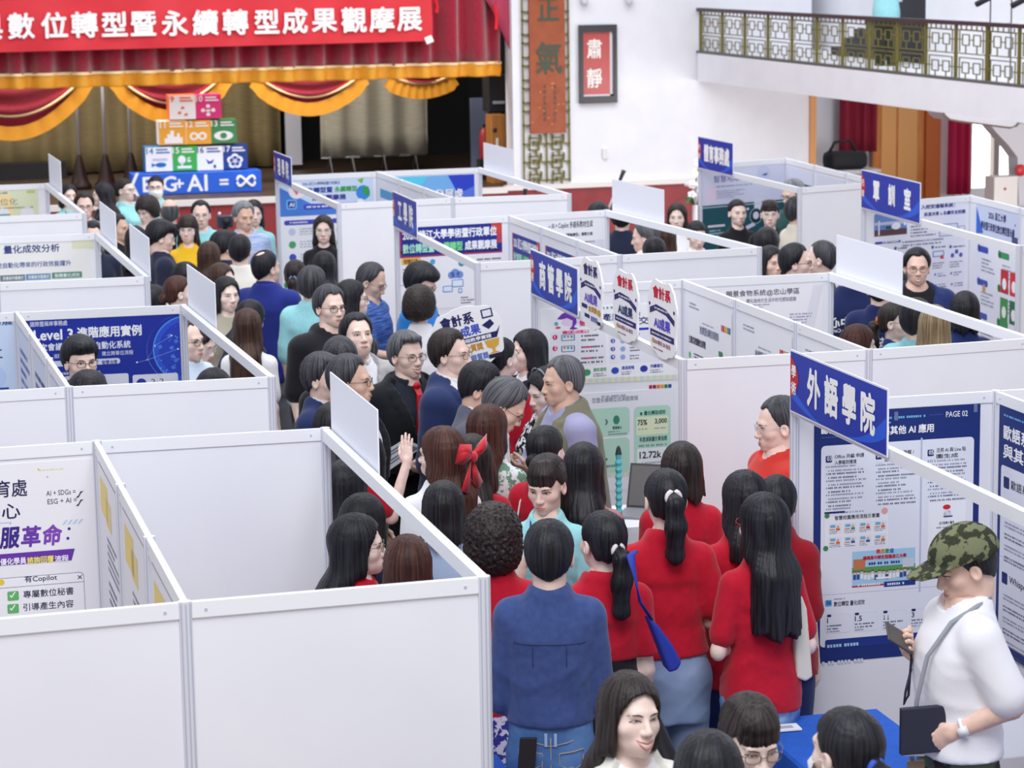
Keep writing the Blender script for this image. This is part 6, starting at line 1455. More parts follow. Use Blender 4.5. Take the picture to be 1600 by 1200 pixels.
# --- L3, L4
far = ROW['L3'][1]
p = Poster('poster', 'cream poster headed 量化成效分析 with blue and green tabs', far[1], far[2])
p.sheet(-28, 470, 140, 375, (238, 238, 236)); u, v = p.uv(112, 377); p.rectm(u, v, u+.17, v-.06, (226, 226, 196), 1)
p.text(5, 384, 93, 13, '量化成效分析', (40, 56, 130), .02); p.text(-6, 411, 111, 9, '統自動化帶來的行政效能躍升', (70, 90, 160), .015)
for x0, x1, y, c, t_ in ((0, 39, 430.5, (110, 124, 136), '改善前作業模式'), (40, 79, 428.5, (110, 150, 190), '改善後作業模式'), (81, 128, 426, (90, 146, 130), '整體量化成效')):
    a_, b_ = p.uv(x0, y), p.uv(x1, y); p.rectm(a_[0], a_[1], b_[0], a_[1]-.048, c, 2); p.textm(a_[0]+.02, a_[1]-.040, (b_[0]-a_[0])*.84, .030, t_, (230, 238, 238), .02, 4)
p.done()
far = ROW['L4'][1]
p = Poster('poster', 'yellow and green poster lettered 數位化 at the left picture edge', far[1], far[2])
p.sheet(-60, 345, 59, 296, (240, 232, 190)); u0, v0, u1, v1 = p.box; v0 = max(v0, v1); p.rectm(u1-.28, v0, u1, v0-.5, (222, 230, 196), 1); p.rectm(u1-.45, v0-.05, u1-.25, v0-.4, (246, 224, 166), 2)
p.text(-14, 311, 27, 11, '數位化', (120, 130, 120), .0); p.text(-8, 300, 12, 4, '務處', (110, 110, 110), .0); p.lines(0, 323, 54, 326, 1, (150, 150, 100), 4); p.disc(43, 336, 11, (236, 238, 244), 3, .09); p.disc(4, 337, 12, (236, 238, 244), 3, .09); p.rect(-10, 338, 16, 334, (110, 170, 170), 4); p.rect(42, 302, 54, 297, (190, 206, 120), 4); p.done()

# ---- round award placards standing on the beam of the dolphin booth
def placard(label, px, py, w, h, title, tc, big, bigc, kind):
    a, b = rowbeam('C2', 0); p = Poster('award_placard', label, a, b, .030, 1, 'placard')
    u0, v0 = p.uv(px, py); u1, v1 = p.uv(px+w, py+h); u1 = p.uv(px+w, py+h*.5)[0]; v1 = p.uv(px+w*.5, py+h)[1]; v0 = p.uv(px+w*.5, py)[1]
    cu, cv, ru, rv = (u0+u1)/2, (v0+v1)/2, (u1-u0)/2, (v0-v1)/2
    out = []
    for i in range(48):
        t = i*2*math.pi/48; c, s_ = math.cos(t), math.sin(t); e = .62; q = 1+.03*math.sin(t*7)+.02*math.sin(t*11)
        out.append((cu+ru*q*math.copysign(abs(c)**e, c), cv+rv*q*math.copysign(abs(s_)**e, s_)))
    V = [p.W(u, v, -20) for u, v in out]+[p.W(u, v, 0) for u, v in out]; n = 48
    p.mb.add(V, [tuple(range(n)), tuple(range(2*n-1, n-1, -1))]+[(i, n+i, n+(i+1) % n, (i+1) % n) for i in range(n)], p.mi((248, 248, 252)))
    IN = (46, 42, 110)
    p.textm(cu-ru*.62, cv+rv*.50, ru*1.24, rv*.34, title, tc, .05)
    p.poly([(cu-ru*.85, cv+rv*.20), (cu-ru*.4, cv+rv*.34), (cu+ru*.3, cv+rv*.30), (cu+ru*.88, cv+rv*.10), (cu+ru*.86, cv-rv*.06), (cu+ru*.3, cv+rv*.14), (cu-ru*.4, cv+rv*.18), (cu-ru*.85, cv+rv*.04)], IN, 2); p.linesm(cu-ru*.5, cv+rv*.29, cu+ru*.45, cv+rv*.19, 1, (240, 240, 250), 1, 4)
    p.textm(cu-ru*.55, cv-rv*.30, ru*1.15, rv*.32, big, bigc, .05)
    if kind == 'award':
        p.rectm(cu-ru*.80, cv-rv*.36, cu-ru*.30, cv-rv*.48, IN, 2); p.textm(cu-ru*.2, cv-rv*.52, ru*.75, rv*.18, '金質獎', (200, 150, 60), .04, 4); p.rectm(cu-ru*.55, cv-rv*.62, cu-ru*.1, cv-rv*.73, IN, 2); p.textm(cu+ru*.0, cv-rv*.78, ru*.6, rv*.16, '銀質獎', (120, 130, 190), .04, 4)
        p.discm(cu+ru*.72, cv-rv*.45, ru*.15, (206, 160, 70), 4, 16, rv*.10); p.rectm(cu+ru*.55, cv-rv*.70, cu+ru*.85, cv-rv*.8, (40, 34, 60), 3)
    else:
        p.rectm(cu-ru*.82, cv-rv*.36, cu+ru*.84, cv-rv*.53, IN, 2); p.linesm(cu-ru*.7, cv-rv*.40, cu+ru*.7, cv-rv*.50, 1, (240, 240, 250), 3, 4); p.textm(cu-ru*.5, cv-rv*.72, ru*1.1, rv*.13, '2024 職安系 2024 會計系', (150, 60, 90), .02, 4); p.discm(cu-ru*.6, cv-rv*.65, ru*.10, (206, 160, 70), 4, 16, rv*.07)
        p.linesm(cu-ru*.6, cv-rv*.80, cu+ru*.5, cv-rv*.88, 1, (150, 90, 110), 5)
    for q in (-1, 1): p.discm(cu+q*ru*.85, cv+rv*.30, ru*.06, IN, 3, 10, rv*.05)
    p.done('round award placards on the booth beam')
placard('award placard with navy title next to the 商管學院 sign', 905, 405, 36, 108, '會計系', (44, 40, 108), 'AI成果', (110, 90, 200), 'award')
placard('award placard with red title, middle one of the three on the beam', 957, 424, 40, 108, '會計系', (206, 30, 60), 'AI成果', (44, 60, 110), 'x')
placard('award placard with red title nearest the booth corner post', 1012, 440, 45, 118, '會計系', (206, 30, 60), 'AI成果', (90, 80, 200), 'x')
# ------------------------------------------------------------------ the crowd (lengths in metres from here on)
CAM_H = CAM_H*U; U = 1.0
RED = cloth((190, 22, 48), (182, 18, 44), 40); TEAL = cloth((158, 220, 226), (150, 212, 220), 40); NVY = cloth((34, 50, 104)); BLK = cloth((26, 26, 32)); WHT = cloth((238, 238, 244)); CREAM = cloth((232, 230, 222))
DEN = mat('denim', (92, 128, 178), .85, 0, 'noise', (64, 98, 150), 7, .1, .2); DENP = mat('pale_denim', (150, 170, 206), .85, 0, 'noise', (136, 158, 196), 7, .1, .2); DENW = mat('washed_denim', (70, 110, 178), .85, 0, 'noise', (150, 184, 226), 9, .1, .2)
DARKT = cloth((44, 46, 58)); GREYT = cloth((120, 122, 132)); BEIGE = cloth((200, 194, 186)); BLACKJ = cloth((24, 25, 32)); NAVYJ = cloth((38, 52, 96)); GREYJ = cloth((86, 90, 106)); LGREYJ = cloth((178, 176, 178))
FLORAL = mat('floral_print', (226, 232, 236), .85, 0, 'print', (110, 150, 130), 26, .05, .2); MAUVE = mat('mauve_print', (176, 132, 136), .85, 0, 'print', (110, 80, 94), 22, .05, .2); BWPRINT = mat('monochrome_print', (30, 30, 36), .85, 0, 'print', (224, 224, 230), 34, .05, .2); SKFLOR = mat('navy_floral_print', (48, 54, 140), .85, 0, 'print', (206, 200, 226), 46, .05, .2)
PLAID = mat('plaid_cotton', (186, 200, 228), .85, 0, 'stripe', (150, 168, 214), 8, .05, .2); STRIPEB = mat('striped_polo', (50, 70, 130), .85, 0, 'stripe', (84, 120, 190), 9, .05, .2)
YEL = cloth((236, 186, 40)); OLIV = cloth((168, 162, 146)); OLV = cloth((122, 120, 100)); LAV = cloth((160, 160, 196)); PBLUE = cloth((176, 200, 232)); BLUE = cloth((42, 130, 214)); NPOLO = cloth((36, 48, 130)); ORED = cloth((206, 54, 46)); CAMO = mat('camouflage', (92, 104, 82), .9, 0, 'camo', (58, 48, 46), 9, .05, .2); CAMOC = mat('camouflage_cap', (116, 120, 92), .9, 0, 'camo', (52, 56, 44), 28, .05, .2)
DNAVY = cloth((36, 42, 66)); DKBLUE = cloth((62, 80, 132), (54, 72, 124), 40)
def worn(mb, name, m, o, smooth=True, label=None):
    q = mb.build(name, m, o, smooth)
    if label: q['label'] = label
    return q
def tie_band(z, r, m, y=-.125, name='hair_tie'):
    """hair tie at the root of a ponytail"""
    def f(o, put, on_head, fem, arms, s):
        mb = MB(); mb.tube([(r*math.cos(a), y, z+r*math.sin(a)) for a in np.linspace(0, 2*math.pi, 17)], .010, 7, 0, False); on_head(mb, name, m)
    return f
def both(*fs):
    def f(*a):
        for g in fs: g(*a)
    return f
def jeans_back(o, put, on_head, fem, arms, s):
    st = mat('seam_thread', (170, 154, 140), .8); lp_ = mat('loop_denim', (150, 172, 212), .8); dk = mat('denim_dark', (70, 104, 156), .85)
    mb = MB(); mp = MB()
    def surf(x, z):  # jeans surface behind
        gv = garment('jeans', fem, ('down', 'down'), 0)[0]; d = np.hypot(gv[:, 0]-x, gv[:, 2]-z)-(gv[:, 1] < -.02)*1.0; return gv[np.argmin(d), 1]-.004
    for q in (-1, 1):
        pts = [(q*.035, .915), (q*.135, .925), (q*.130, .80), (q*.085, .775), (q*.040, .80), (q*.035, .915)]
        P = []
        for i in range(len(pts)-1):
            for k in range(5): t = k/5; x = pts[i][0]*(1-t)+pts[i+1][0]*t; z = pts[i][1]*(1-t)+pts[i+1][1]*t; P.append((x, surf(x, z), z))
        P.append(P[0]); mb.tube(P, .0022, 5, 0, False)
        mb.tube([(q*x, surf(q*x, z), z) for x, z in ((.045, .872), (.07, .862), (.086, .868), (.10, .860), (.125, .872))], .0014, 4)
        mb.tube([(q*x, surf(q*x, z), z) for x, z in ((.0, .94), (.07, .952), (.15, .968))], .0018, 4)
        mp.box((q*.020-.006, surf(q*.02, .965)-.004, .94), (q*.020+.006, surf(q*.02, .965)+.004, .985))
    mb.tube([(0, surf(0, z), z) for z in (.97, .93, .88, .82)], .0022, 5)
    put('seams', mb.arrays()[:2], st); put('belt_loops', mp.arrays()[:2], lp_, False)
def shirt_yoke(o, put, on_head, fem, arms, s):
    gv = garment('shirt+h100', fem, arms, 0, 2)[0]
    def surf(x, z): d = np.hypot(gv[:, 0]-x, gv[:, 2]-z)-(gv[:, 1] < -.02)*1.0; return gv[np.argmin(d), 1]-.002
    mb = MB(); mb.tube([(x, surf(x, 1.30), 1.30) for x in np.linspace(-.15, .15, 15)], .0016, 4)
    for x in (-.07, .07): mb.tube([(x, surf(x, z), z) for z in np.linspace(1.30, 1.22, 5)], .0014, 4)
    put('yoke_seam', mb.arrays()[:2], mat('seam_navy', (40, 54, 96), .8))
def lanyard(m, n=1):
    def f(o, put, on_head, fem, arms, s):
        mb = MB(); w = .055
        mb.tube([(-w, -.05, 1.46), (-w*1.25, .03, 1.44), (-w*1.05, .115, 1.36), (-.02, .145, 1.20), (0, .15, 1.12), (.02, .145, 1.20), (w*1.05, .115, 1.36), (w*1.25, .03, 1.44), (w, -.05, 1.46)], .006, 6)
        put('lanyard', mb.arrays()[:2], m)
    return f
def piping(o, put, on_head, fem, arms, s):
    mb = MB(); 
    for q in (-1, 1): mb.tube([(q*.07, -.06, 1.42), (q*.12, -.10, 1.34), (q*.14, -.125, 1.2), (q*.135, -.13, 1.0), (q*.14, -.135, .86)], .005, 6)
    put('piping', mb.arrays()[:2], mat('piping_white', (240, 236, 236), .7))
def headband(o, put, on_head, fem, arms, s):
    mb = MB(); mb.tube([(.097*math.cos(a), .015, .035+.105*math.sin(a)) for a in np.linspace(-.2, math.pi+.2, 15)], .006, 6); on_head(mb, 'headband', mat('headband_grey', (120, 124, 140), .4))
def bow(o, put, on_head, fem, arms, s):
    m = mat('bow_red', (206, 20, 44), .6, sheen=.3); mb = MB(); y = -.150
    for q in (-1, 1):
        for z0, z1, x1 in ((.03, .065, .105), (-.02, .035, .11)):
            mb.add([(0, y, .012), (q*.05, y-.03, z1*.7+.01), (q*x1, y-.012, z1), (q*x1*1.02, y+.006, z0*.2), (q*.05, y+.004, z0), (0, y, -.012), (q*.055, y-.035, .02)], [(0, 1, 6), (1, 2, 6), (2, 3, 6), (3, 4, 6), (4, 5, 6), (5, 0, 6), (0, 5, 4, 3, 2, 1)])
        mb.add([(0, y-.004, 0), (q*.03, y-.012, -.05), (q*.085, y-.004, -.105), (q*.04, y-.01, -.125), (q*.012, y-.002, -.10), (q*.04, y+.012, -.11)], [(0, 1, 2), (1, 3, 2), (0, 4, 3, 1), (0, 5, 4), (0, 2, 5), (2, 3, 5), (3, 4, 5)])
    mb.ell((0, y-.012, 0), (.018, .014, .020)); mb.v = [(q-np.array((0, y, 0)))*1.30+np.array((.0, y-.006, 0)) for q in mb.v]; on_head(mb, 'hair_bow', m)['label'] = 'large red satin hair bow'
def cap(o, put, on_head, fem, arms, s):
    G, lo = grid((-.13, -.15, .0), (.13, .22, .17), .006); x, y, z = G
    D = np.maximum(ellp(G, (0, -.014, .036), (.104, .124, .106)), np.where(y < -.02, .018, .034)-z)
    br = np.maximum(np.abs(z-.048+.5*(x*x)*4+(y-.09)*.10)-.005, (np.sqrt((x/.088)**2+((y-.07)/.125)**2)-1)*.08); br = np.maximum(br, .06-y)
    v, f = surfnet(smin(D, br, .006), lo, .006); mb = MB(); mb.add(v, [tuple(q) for q in f]); mb.ell((0, -.01, .138), (.010, .010, .006))
    q = on_head(mb, 'cap', CAMOC)
    mb = MB(); mb.tube([(.045*math.cos(a), -.113+.012*abs(math.cos(a)), .050+.030*math.sin(a)) for a in np.linspace(0, math.pi, 11)], .006, 6); mb.tube([(-.06, -.102, .045), (0, -.122, .045), (.06, -.102, .045)], .009, 6); on_head(mb, 'cap_strap', mat('strap_black', (28, 28, 32), .6))
def watch(side, band, m2):
    def f(o, put, on_head, fem, arms, s):
        S, E, W, n, hk = arm_pts(fem, side, arms[0 if side > 0 else 1]); d = (W-E)/np.linalg.norm(W-E); c = W-d*.025; u = np.cross(d, (0, 0, 1)); u /= np.linalg.norm(u); w = np.cross(u, d)
        mb = MB(); mb.tube([c+.033*(u*math.cos(a)+w*math.sin(a)) for a in np.linspace(0, 2*math.pi, 17)], .008, 6, 0, False); mb.obox(c+u*side*.037, u*.006, d*.018, w*.016, 1); put('wrist_watch', mb.arrays()[:2], [band])
    return f
def clip(m, z=.03, x=.07):
    def f(o, put, on_head, fem, arms, s):
        mb = MB(); mb.ell((x, -.085, z), (.016, .012, .010)); on_head(mb, 'hair_clip', m)
    return f
def earbud(o, put, on_head, fem, arms, s):
    mb = MB(); mb.tube([(.08, .012, -.014), (.083, .02, -.045)], .005, 6); on_head(mb, 'earphone', flat((240, 240, 244)))
def strap(m, name='shoulder_strap', q=1):
    def f(o, put, on_head, fem, arms, s):
        mb = MB(); mb.tube([(q*.10, -.05, 1.44), (q*.105, -.115, 1.36), (q*.06, -.15, 1.2), (-q*.06, -.155, 1.02), (-q*.15, -.10, .92), (-q*.18, .0, .88), (-q*.12, .12, .95), (0, .165, 1.15), (q*.07, .15, 1.32), (q*.10, .04, 1.43), (q*.10, -.05, 1.44)], .010, 6, 0, False); put(name, mb.arrays()[:2], m)
    return f
def vtext(t1, t2):
    def f(o, put, on_head, fem, arms, s):
        V, F = text_mesh(t1, .03); V2, F2 = text_mesh(t2, .02); mb = MB()
        mb.add([(.135-p[0]*.068, -.156-p[2]*.002+.02*abs(.135-p[0]*.068), 1.22+p[1]*.075) for p in V], F); mb.add([(.135-p[0]*.028, -.158-p[2]*.002, 1.185+p[1]*.034) for p in V2], F2); put('printed_text', mb.arrays()[:2], flat((236, 240, 246)), False)
    return f
def lab(x): return x
N = {}
HS = {'bow': 1.62, 'ponyl': 1.595, 'tall': 1.69, 'flip': 1.615, 'lany': 1.52, 'smile': 1.565, 'dome': 1.66, 'fringe': 1.57, 'mask': 1.675, 'dark': 1.535, 'glass': 1.545, 'straight': 1.555, 'blueb': 1.515, 'verylong': 1.52, 'floral': 1.595, 'piping': 1.55, 'think': 1.575, 'bend': 1.725, 'navys': 1.755, 'tie': 1.69, 'band': 1.555, 'jack': 1.57, 'greys': 1.685, 'gold': 1.74, 'prof': 1.63, 'aqua': 1.685, 'blackh': 1.565, 'strp': 1.67, 'wht': 1.59, 'tealm': 1.67, 'clip': 1.575, 'dk2': 1.445, 'high': 1.57, 'hunch': 1.49, 'bald': 1.665, 'gray1': 1.615, 'dom2': 1.525, 'whtb': 1.53, 'bunw': 1.585, 'gray2': 1.745, 'creamj': 1.685, 'suit2': 1.745, 'offic': 1.715, 'bund': 1.515, 'blond': 1.685, 'aqr': 1.66, 'dark1': 1.665, 'low1': 1.685, 'boy2': 1.645, 'call': 1.565, 'topb': 1.465, 'pale2': 1.53}   # statures changed to shift people along the line of sight, clear of neighbours
def P_(key, *a, **k):
    a_ = list(a); a_[3] = HS.get(key, a_[3]); pos = atz(a_[1], a_[2], a_[3]); k.setdefault('lod', 0 if pos[1] < 14 else 1); k.setdefault('seed', len(PEOPLE))
    if k.get('fem'): k.setdefault('skin', 'pale')
    N[key] = (person(*a_, **k), k, a_); return N[key]
TEEB = dict(top='tee', topm=RED, bottom='jeans', botm=DEN)
# ---- nearest group by the phone user
P_('denim', 'man in navy long-sleeved shirt and blue jeans, seen from behind, in the aisle', 857, 812, 1.72, 178, 'crop', 'black', 'shirt+h100', DKBLUE, 'jeans', DEN, arms=('hold', 'hold'), collar=DKBLUE, seed=2, extra=both(jeans_back, shirt_yoke), wide=.82)
P_('curly', 'woman with short dark curly hair in red shirt and navy floral skirt', 770, 797, 1.56, 178, 'curly', 'dark', 'loose', RED, 'skirt', SKFLOR, fem=True, head=-4)
P_('ponyl', 'woman in red shirt and long black skirt with a blue shoulder bag', 942, 797, 1.58, 196, 'pony+shortail', 'black', 'tee+q34+h111', RED, 'skirt', BLK, fem=True, wide=1.0, head=14, arms=('down', 'fold'), extra=tie_band(-.015, .022, mat('scrunchie_pale', (226, 214, 220), .7), -.118))
P_('tall', 'tall woman in red shirt with a long ponytail in a pale scrunchie', 1040, 731, 1.66, 186, 'pony+high+shortail', 'black', 'tee+h97', RED, 'jeans', DENP, fem=True, head=6, arms=('foldw', 'foldw'), extra=tie_band(.028, .026, mat('scrunchie_white', (236, 226, 230), .7), -.122), wide=.95)
P_('bob', 'woman with a sleek dark bob in red shirt standing against the booth wall', 1065, 692, 1.58, 186, 'bob', 'dark', 'loose', RED, 'pants', BEIGE, fem=True, wide=.9)
P_('long', 'woman with waist-length black hair in red shirt and washed jeans, arms folded', 1193, 772, 1.62, 192, 'long', 'black', 'tee+h84', RED, 'jeans', DENW, fem=True, head=24, arms=('foldw', 'foldw'), glasses='red', wide=.84)
P_('flip', 'woman in red shirt with shoulder-length black hair, left of the long haired woman', 1163, 737, 1.60, 196, 'mid', 'black', 'tee', RED, 'pants', NVY, fem=True, head=10, arms=('foldw', 'foldw'))
P_('lany', 'woman in dark red shirt half hidden behind the booth post, black ponytail', 1214, 741, 1.58, 160, 'pony+shortail', 'black', 'loose', cloth((150, 18, 36)), 'pants', NVY, fem=True, head=20, extra=lanyard(flat((240, 240, 244))))
P_('orange', 'man with clear-framed glasses in orange red T-shirt looking out beside the booth post', 1213, 620, 1.70, -78, 'crop', 'pepper', 'tee+belly', ORED, 'pants', DARKT, head=-4, nod=8, glasses='clear', mouth='open', wide=1.08)
P_('cap', 'man in camouflage cap, white T-shirt and camouflage trousers looking at his phone', 1490, 829, 1.72, -78, 'crop', 'black', 'loose+h95', WHT, 'pants', CAMO, nod=22, head=-3, skin='mid', arms=('extend', 'hang'), wide=.86, extra=both(cap, watch(-1, mat('watch_band', (236, 238, 242), .5), None)))
# ---- heads along the bottom
P_('smile', 'laughing woman with shoulder-length dark hair and cream cardigan at the bottom edge', 985, 1053, 1.58, 28, 'mid', 'dark', 'inner', WHT, 'pants', DARKT, fem=True, mouth='laugh', jacket='jacket', jacketm=CREAM, nod=-4, roll=-4)
P_('dome', 'person with black hair seen from above at the bottom edge, between two women', 1108, 1144, 1.60, 170, 'bob', 'black', 'tee', DARKT, 'pants', DARKT, fem=True, nod=10)
P_('fringe', 'woman with fringe, ponytail and thin glasses at the bottom edge', 1178, 1096, 1.60, 24, 'pony+fringe+shortail', 'dark', 'tee', BEIGE, 'pants', DARKT, fem=True, glasses='metal', nod=14, head=-6)
P_('mask', 'woman with black hair tied in blue and a white face mask beside the blue table', 1325, 1104, 1.60, 196, 'pony+shortail', 'black', 'tee', DNAVY, 'pants', DARKT, fem=True, mask=True, head=20, extra=tie_band(-.02, .022, flat((60, 90, 190)), -.118))
# ---- inside the nearest left booth and by its opening
P_('wavy', 'woman with long wavy black hair standing behind the booth corner post', 540, 720, 1.56, 150, 'half', 'black', 'tee', BLK, 'pants', DARKT, fem=True)
P_('dark', 'person with dark hair between two women inside the nearest left booth', 566, 773, 1.55, 150, 'mid', 'black', 'tee', DNAVY, 'pants', DARKT, fem=True)
P_('glass', 'woman in red with glasses and dark hair in profile inside the nearest left booth', 556, 805, 1.56, 98, 'mid', 'black', 'tee', RED, 'pants', DARKT, fem=True, glasses='metal', head=-6)
P_('straight', 'woman with straight reddish brown hair seen from behind inside the nearest left booth', 636, 838, 1.54, 178, 'half', 'red', 'tee', BLK, 'pants', DARKT, fem=True)
P_('bow', 'woman with a large red hair bow and white jacket', 690, 668, 1.58, 196, 'half', 'red', 'long', WHT, 'pants', DARKT, fem=True, head=48, glasses='dark', extra=bow)
P_('blueb', 'woman with a black bob in pale blue shirt', 692, 753, 1.56, 182, 'bob', 'black', 'tee', PBLUE, 'pants', DARKT, fem=True, nod=6)
P_('verylong', 'woman with very long dark straight hair and red shirt, right of the hair bow', 737, 680, 1.58, 176, 'long', 'dark', 'tee', RED, 'pants', DARKT, fem=True)
P_('floral', 'woman with brown hair in a white floral blouse', 762, 633, 1.58, 160, 'half', 'red', 'blouse', FLORAL, 'pants', DARKT, fem=True, head=-20)
P_('piping', 'woman in red polo with white piping and low black ponytail', 852, 664, 1.58, 158, 'bun', 'black', 'loose', RED, 'pants', DARKT, fem=True, head=-10, extra=piping)
P_('think', 'young woman in pale aqua shirt resting her chin on her hand, facing the camera', 850, 716, 1.56, -10, 'pony+fringe', 'dark', 'tee', TEAL, 'pants', DARKT, fem=True, nod=14, head=-12, arms=('chin', 'fold'), skin='fair', extra=lanyard(flat((40, 60, 120))))
P_('mauve', 'woman with long black hair in a mauve patterned blouse', 912, 693, 1.56, 172, 'half', 'black', 'blouse', MAUVE, 'pants', DARKT, fem=True, nod=8)
P_('bend', 'man with grey hair and glasses in white shirt leaning forward', 812, 600, 1.74, 86, 'short', 'gray', 'shirt', WHT, 'pants', DARKT, bend=.42, nod=14, glasses='metal', skin='mid')
P_('old', 'older man in grey suit and glasses leaning in behind the leaning man', 762, 569, 1.68, 82, 'short', 'black', 'inner', WHT, 'pants', GREYJ, jacket='jacket', jacketm=GREYJ, collar=WHT, glasses='dark', nod=10, bend=.14, skin='tan', wide=1.04)
P_('navys', 'man in navy suit and open white collar looking right', 702, 516, 1.74, 68, 'short', 'dark', 'inner', WHT, 'pants', NAVYJ, jacket='jacket', jacketm=NAVYJ, collar=WHT, glasses='metal', wide=1.10)
P_('tie', 'smiling man in black suit with red tie and grey swept hair', 634, 519, 1.72, 30, 'short+quiff', 'gray', 'inner', cloth((34, 40, 54)), 'pants', BLACKJ, jacket='jacket', jacketm=BLACKJ, collar=cloth((34, 40, 54)), tie=mat('tie_red', (196, 26, 40), .45), glasses='metal', mouth='laugh', head=8, arms=('low', 'down'), wide=1.12)
P_('host', 'laughing man in olive vest and lavender shirt greeting the visitors', 876, 557, 1.70, -72, 'crop', 'gray', 'tee+q34', LAV, 'pants', DARKT, jacket='vest', jacketm=OLV, mouth='open', skin='tan', arms=('reach', 'hold'), wide=1.12, bend=.12)
P_('band', 'woman with headband and black and white patterned blouse behind the leaning man', 846, 577, 1.60, -60, 'bob', 'black', 'blouse', BWPRINT, 'pants', DARKT, fem=True, nod=16, extra=headband)
P_('jack', 'woman in black jacket with long black hair in profile beside the dolphin booth', 826, 516, 1.60, -70, 'half', 'black', 'inner', WHT, 'pants', DARKT, fem=True, jacket='jacket', jacketm=BLACKJ)
P_('redc', 'woman with black hair in red shirt beneath the award placard', 782, 526, 1.60, 150, 'bun', 'black', 'tee', RED, 'pants', DARKT, fem=True, head=-20)
P_('wave', 'woman in red raising her open hand, mostly hidden by a blank sign back', 521, 630, 1.62, 152, 'half', 'black', 'tee', RED, 'pants', DARKT, fem=True, arms=('wave', 'down'))
P_('greys', 'man with swept grey brown hair in navy suit, partly behind a blank sign back', 503, 553, 1.70, 66, 'short+quiff', 'pepper', 'inner', WHT, 'pants', NAVYJ, jacket='jacket', jacketm=NAVYJ, collar=WHT)
P_('gold', 'man with dark glasses in profile right behind the navy suit man', 545, 556, 1.68, 80, 'short', 'pepper', 'inner', WHT, 'pants', BLACKJ, jacket='jacket', jacketm=BLACKJ, glasses='dark', skin='tan')
P_('young', 'young man in light grey blazer looking up', 554, 491, 1.74, 18, 'short', 'black', 'inner', WHT, 'pants', DARKT, jacket='jacket', jacketm=LGREYJ, collar=WHT, nod=-14, head=6, extra=strap(flat((46, 44, 46))))
P_('comb', 'man with grey combed hair bowed in front of the light grey blazer', 532, 535, 1.66, 10, 'short', 'pepper', 'inner', WHT, 'pants', BLACKJ, jacket='jacket', jacketm=BLACKJ, nod=28)
P_('btee', 'man in loose black T-shirt and black-rimmed glasses', 514, 447, 1.76, 36, 'short', 'pepper', 'loose', BLK, 'pants', DARKT, glasses='dark', wide=1.12)
P_('prof', 'woman with glasses in profile behind the man in loose black T-shirt', 548, 438, 1.60, 100, 'mid', 'black', 'tee', BLK, 'pants', DARKT, fem=True, glasses='dark')
P_('aqua', 'man in aqua T-shirt seen from behind with greying hair', 487, 417, 1.70, 168, 'short', 'pepper', 'loose', TEAL, 'pants', DARKT, head=-8)
P_('tieh', 'woman with brown ponytail and black strap left of the aqua T-shirt man', 461, 405, 1.56, 184, 'pony+shortail', 'dark', 'tee', CREAM, 'pants', DARKT, fem=True, head=-10, extra=both(tie_band(-.015, .022, flat((110, 130, 170)), -.118), strap(BLK)))
P_('blackh', 'woman with long black hair behind the aqua T-shirt man', 506, 393, 1.58, 184, 'half', 'black', 'tee', BLK, 'pants', DARKT, fem=True)
P_('booth', 'woman in black with glasses standing in the booth near the stage', 505, 337, 1.58, 2, 'half', 'dark', 'tee', BLK, 'pants', DARKT, fem=True, glasses='clear')
P_('polo', 'man in navy polo with a bald crown seen from behind', 414, 391, 1.70, 158, 'crown', 'black', 'tee', NPOLO, 'pants', GREYT, collar=NPOLO, head=-24, skin='mid', wide=1.06)
P_('strp', 'man with receding hair and glasses in blue striped polo looking down', 590, 413, 1.70, 72, 'recede', 'pepper', 'tee+belly', STRIPEB, 'pants', DARKT, glasses='metal', nod=18, skin='tan', bend=.12, arms=('reach', 'down'), wide=1.05)
P_('bluet', 'man in bright blue T-shirt with glasses looking down at the poster booth', 668, 415, 1.70, 74, 'full', 'black', 'loose', BLUE, 'pants', DARKT, glasses='dark', nod=20, skin='mid', bend=.1, extra=both(strap(BLK, 'bag_strap', -1), earbud))
P_('wht', 'woman with dark wavy hair in white blouse below the award placard', 655, 450, 1.56, 176, 'perm', 'dark', 'blouse', WHT, 'pants', DARKT, fem=True, head=-14)
# ---- left aisle towards the stage
P_('girl', 'smiling girl with long black hair in olive grey shirt', 353, 433, 1.58, 26, 'half', 'black', 'tee', OLIV, 'pants', DARKT, fem=True, mouth='smile', head=6)
P_('brownl', 'woman with long straight brown hair in white shirt near the left beam', 386, 483, 1.56, 172, 'long', 'brown', 'tee', WHT, 'pants', DARKT, fem=True)
P_('navyb', 'person in dark navy top bending behind the smiling girl', 396, 470, 1.50, 140, 'mid', 'black', 'tee', DNAVY, 'pants', DARKT, fem=True, bend=.3)
P_('crew', 'young man in cream T-shirt with cropped black hair from behind', 374, 366, 1.68, 176, 'crop', 'black', 'tee', CREAM, 'pants', DARKT)
P_('plaid', 'grey-haired man in pale blue plaid shirt looking at a phone', 381, 316, 1.70, 24, 'short', 'silver', 'tee', PLAID, 'pants', DARKT, skin='tan', mouth='smile', arms=('low', 'low'), head=6, nod=6)
P_('tealb', 'person in aqua shirt with long dark hair hidden behind the plaid shirt man', 396, 313, 1.60, 14, 'mid', 'dark', 'tee', TEAL, 'pants', DARKT, fem=True)
P_('tealm', 'young man with glasses in aqua T-shirt before the red stage front', 313, 313, 1.70, 8, 'crop', 'black', 'tee', TEAL, 'pants', DARKT, glasses='clear', mouth='shut')
P_('yell', 'smiling woman with fringe and glasses in a yellow shirt', 293, 337, 1.58, 10, 'half+fringe', 'dark', 'tee', YEL, 'pants', DARKT, fem=True, mouth='smile', glasses='clear', head=-12)
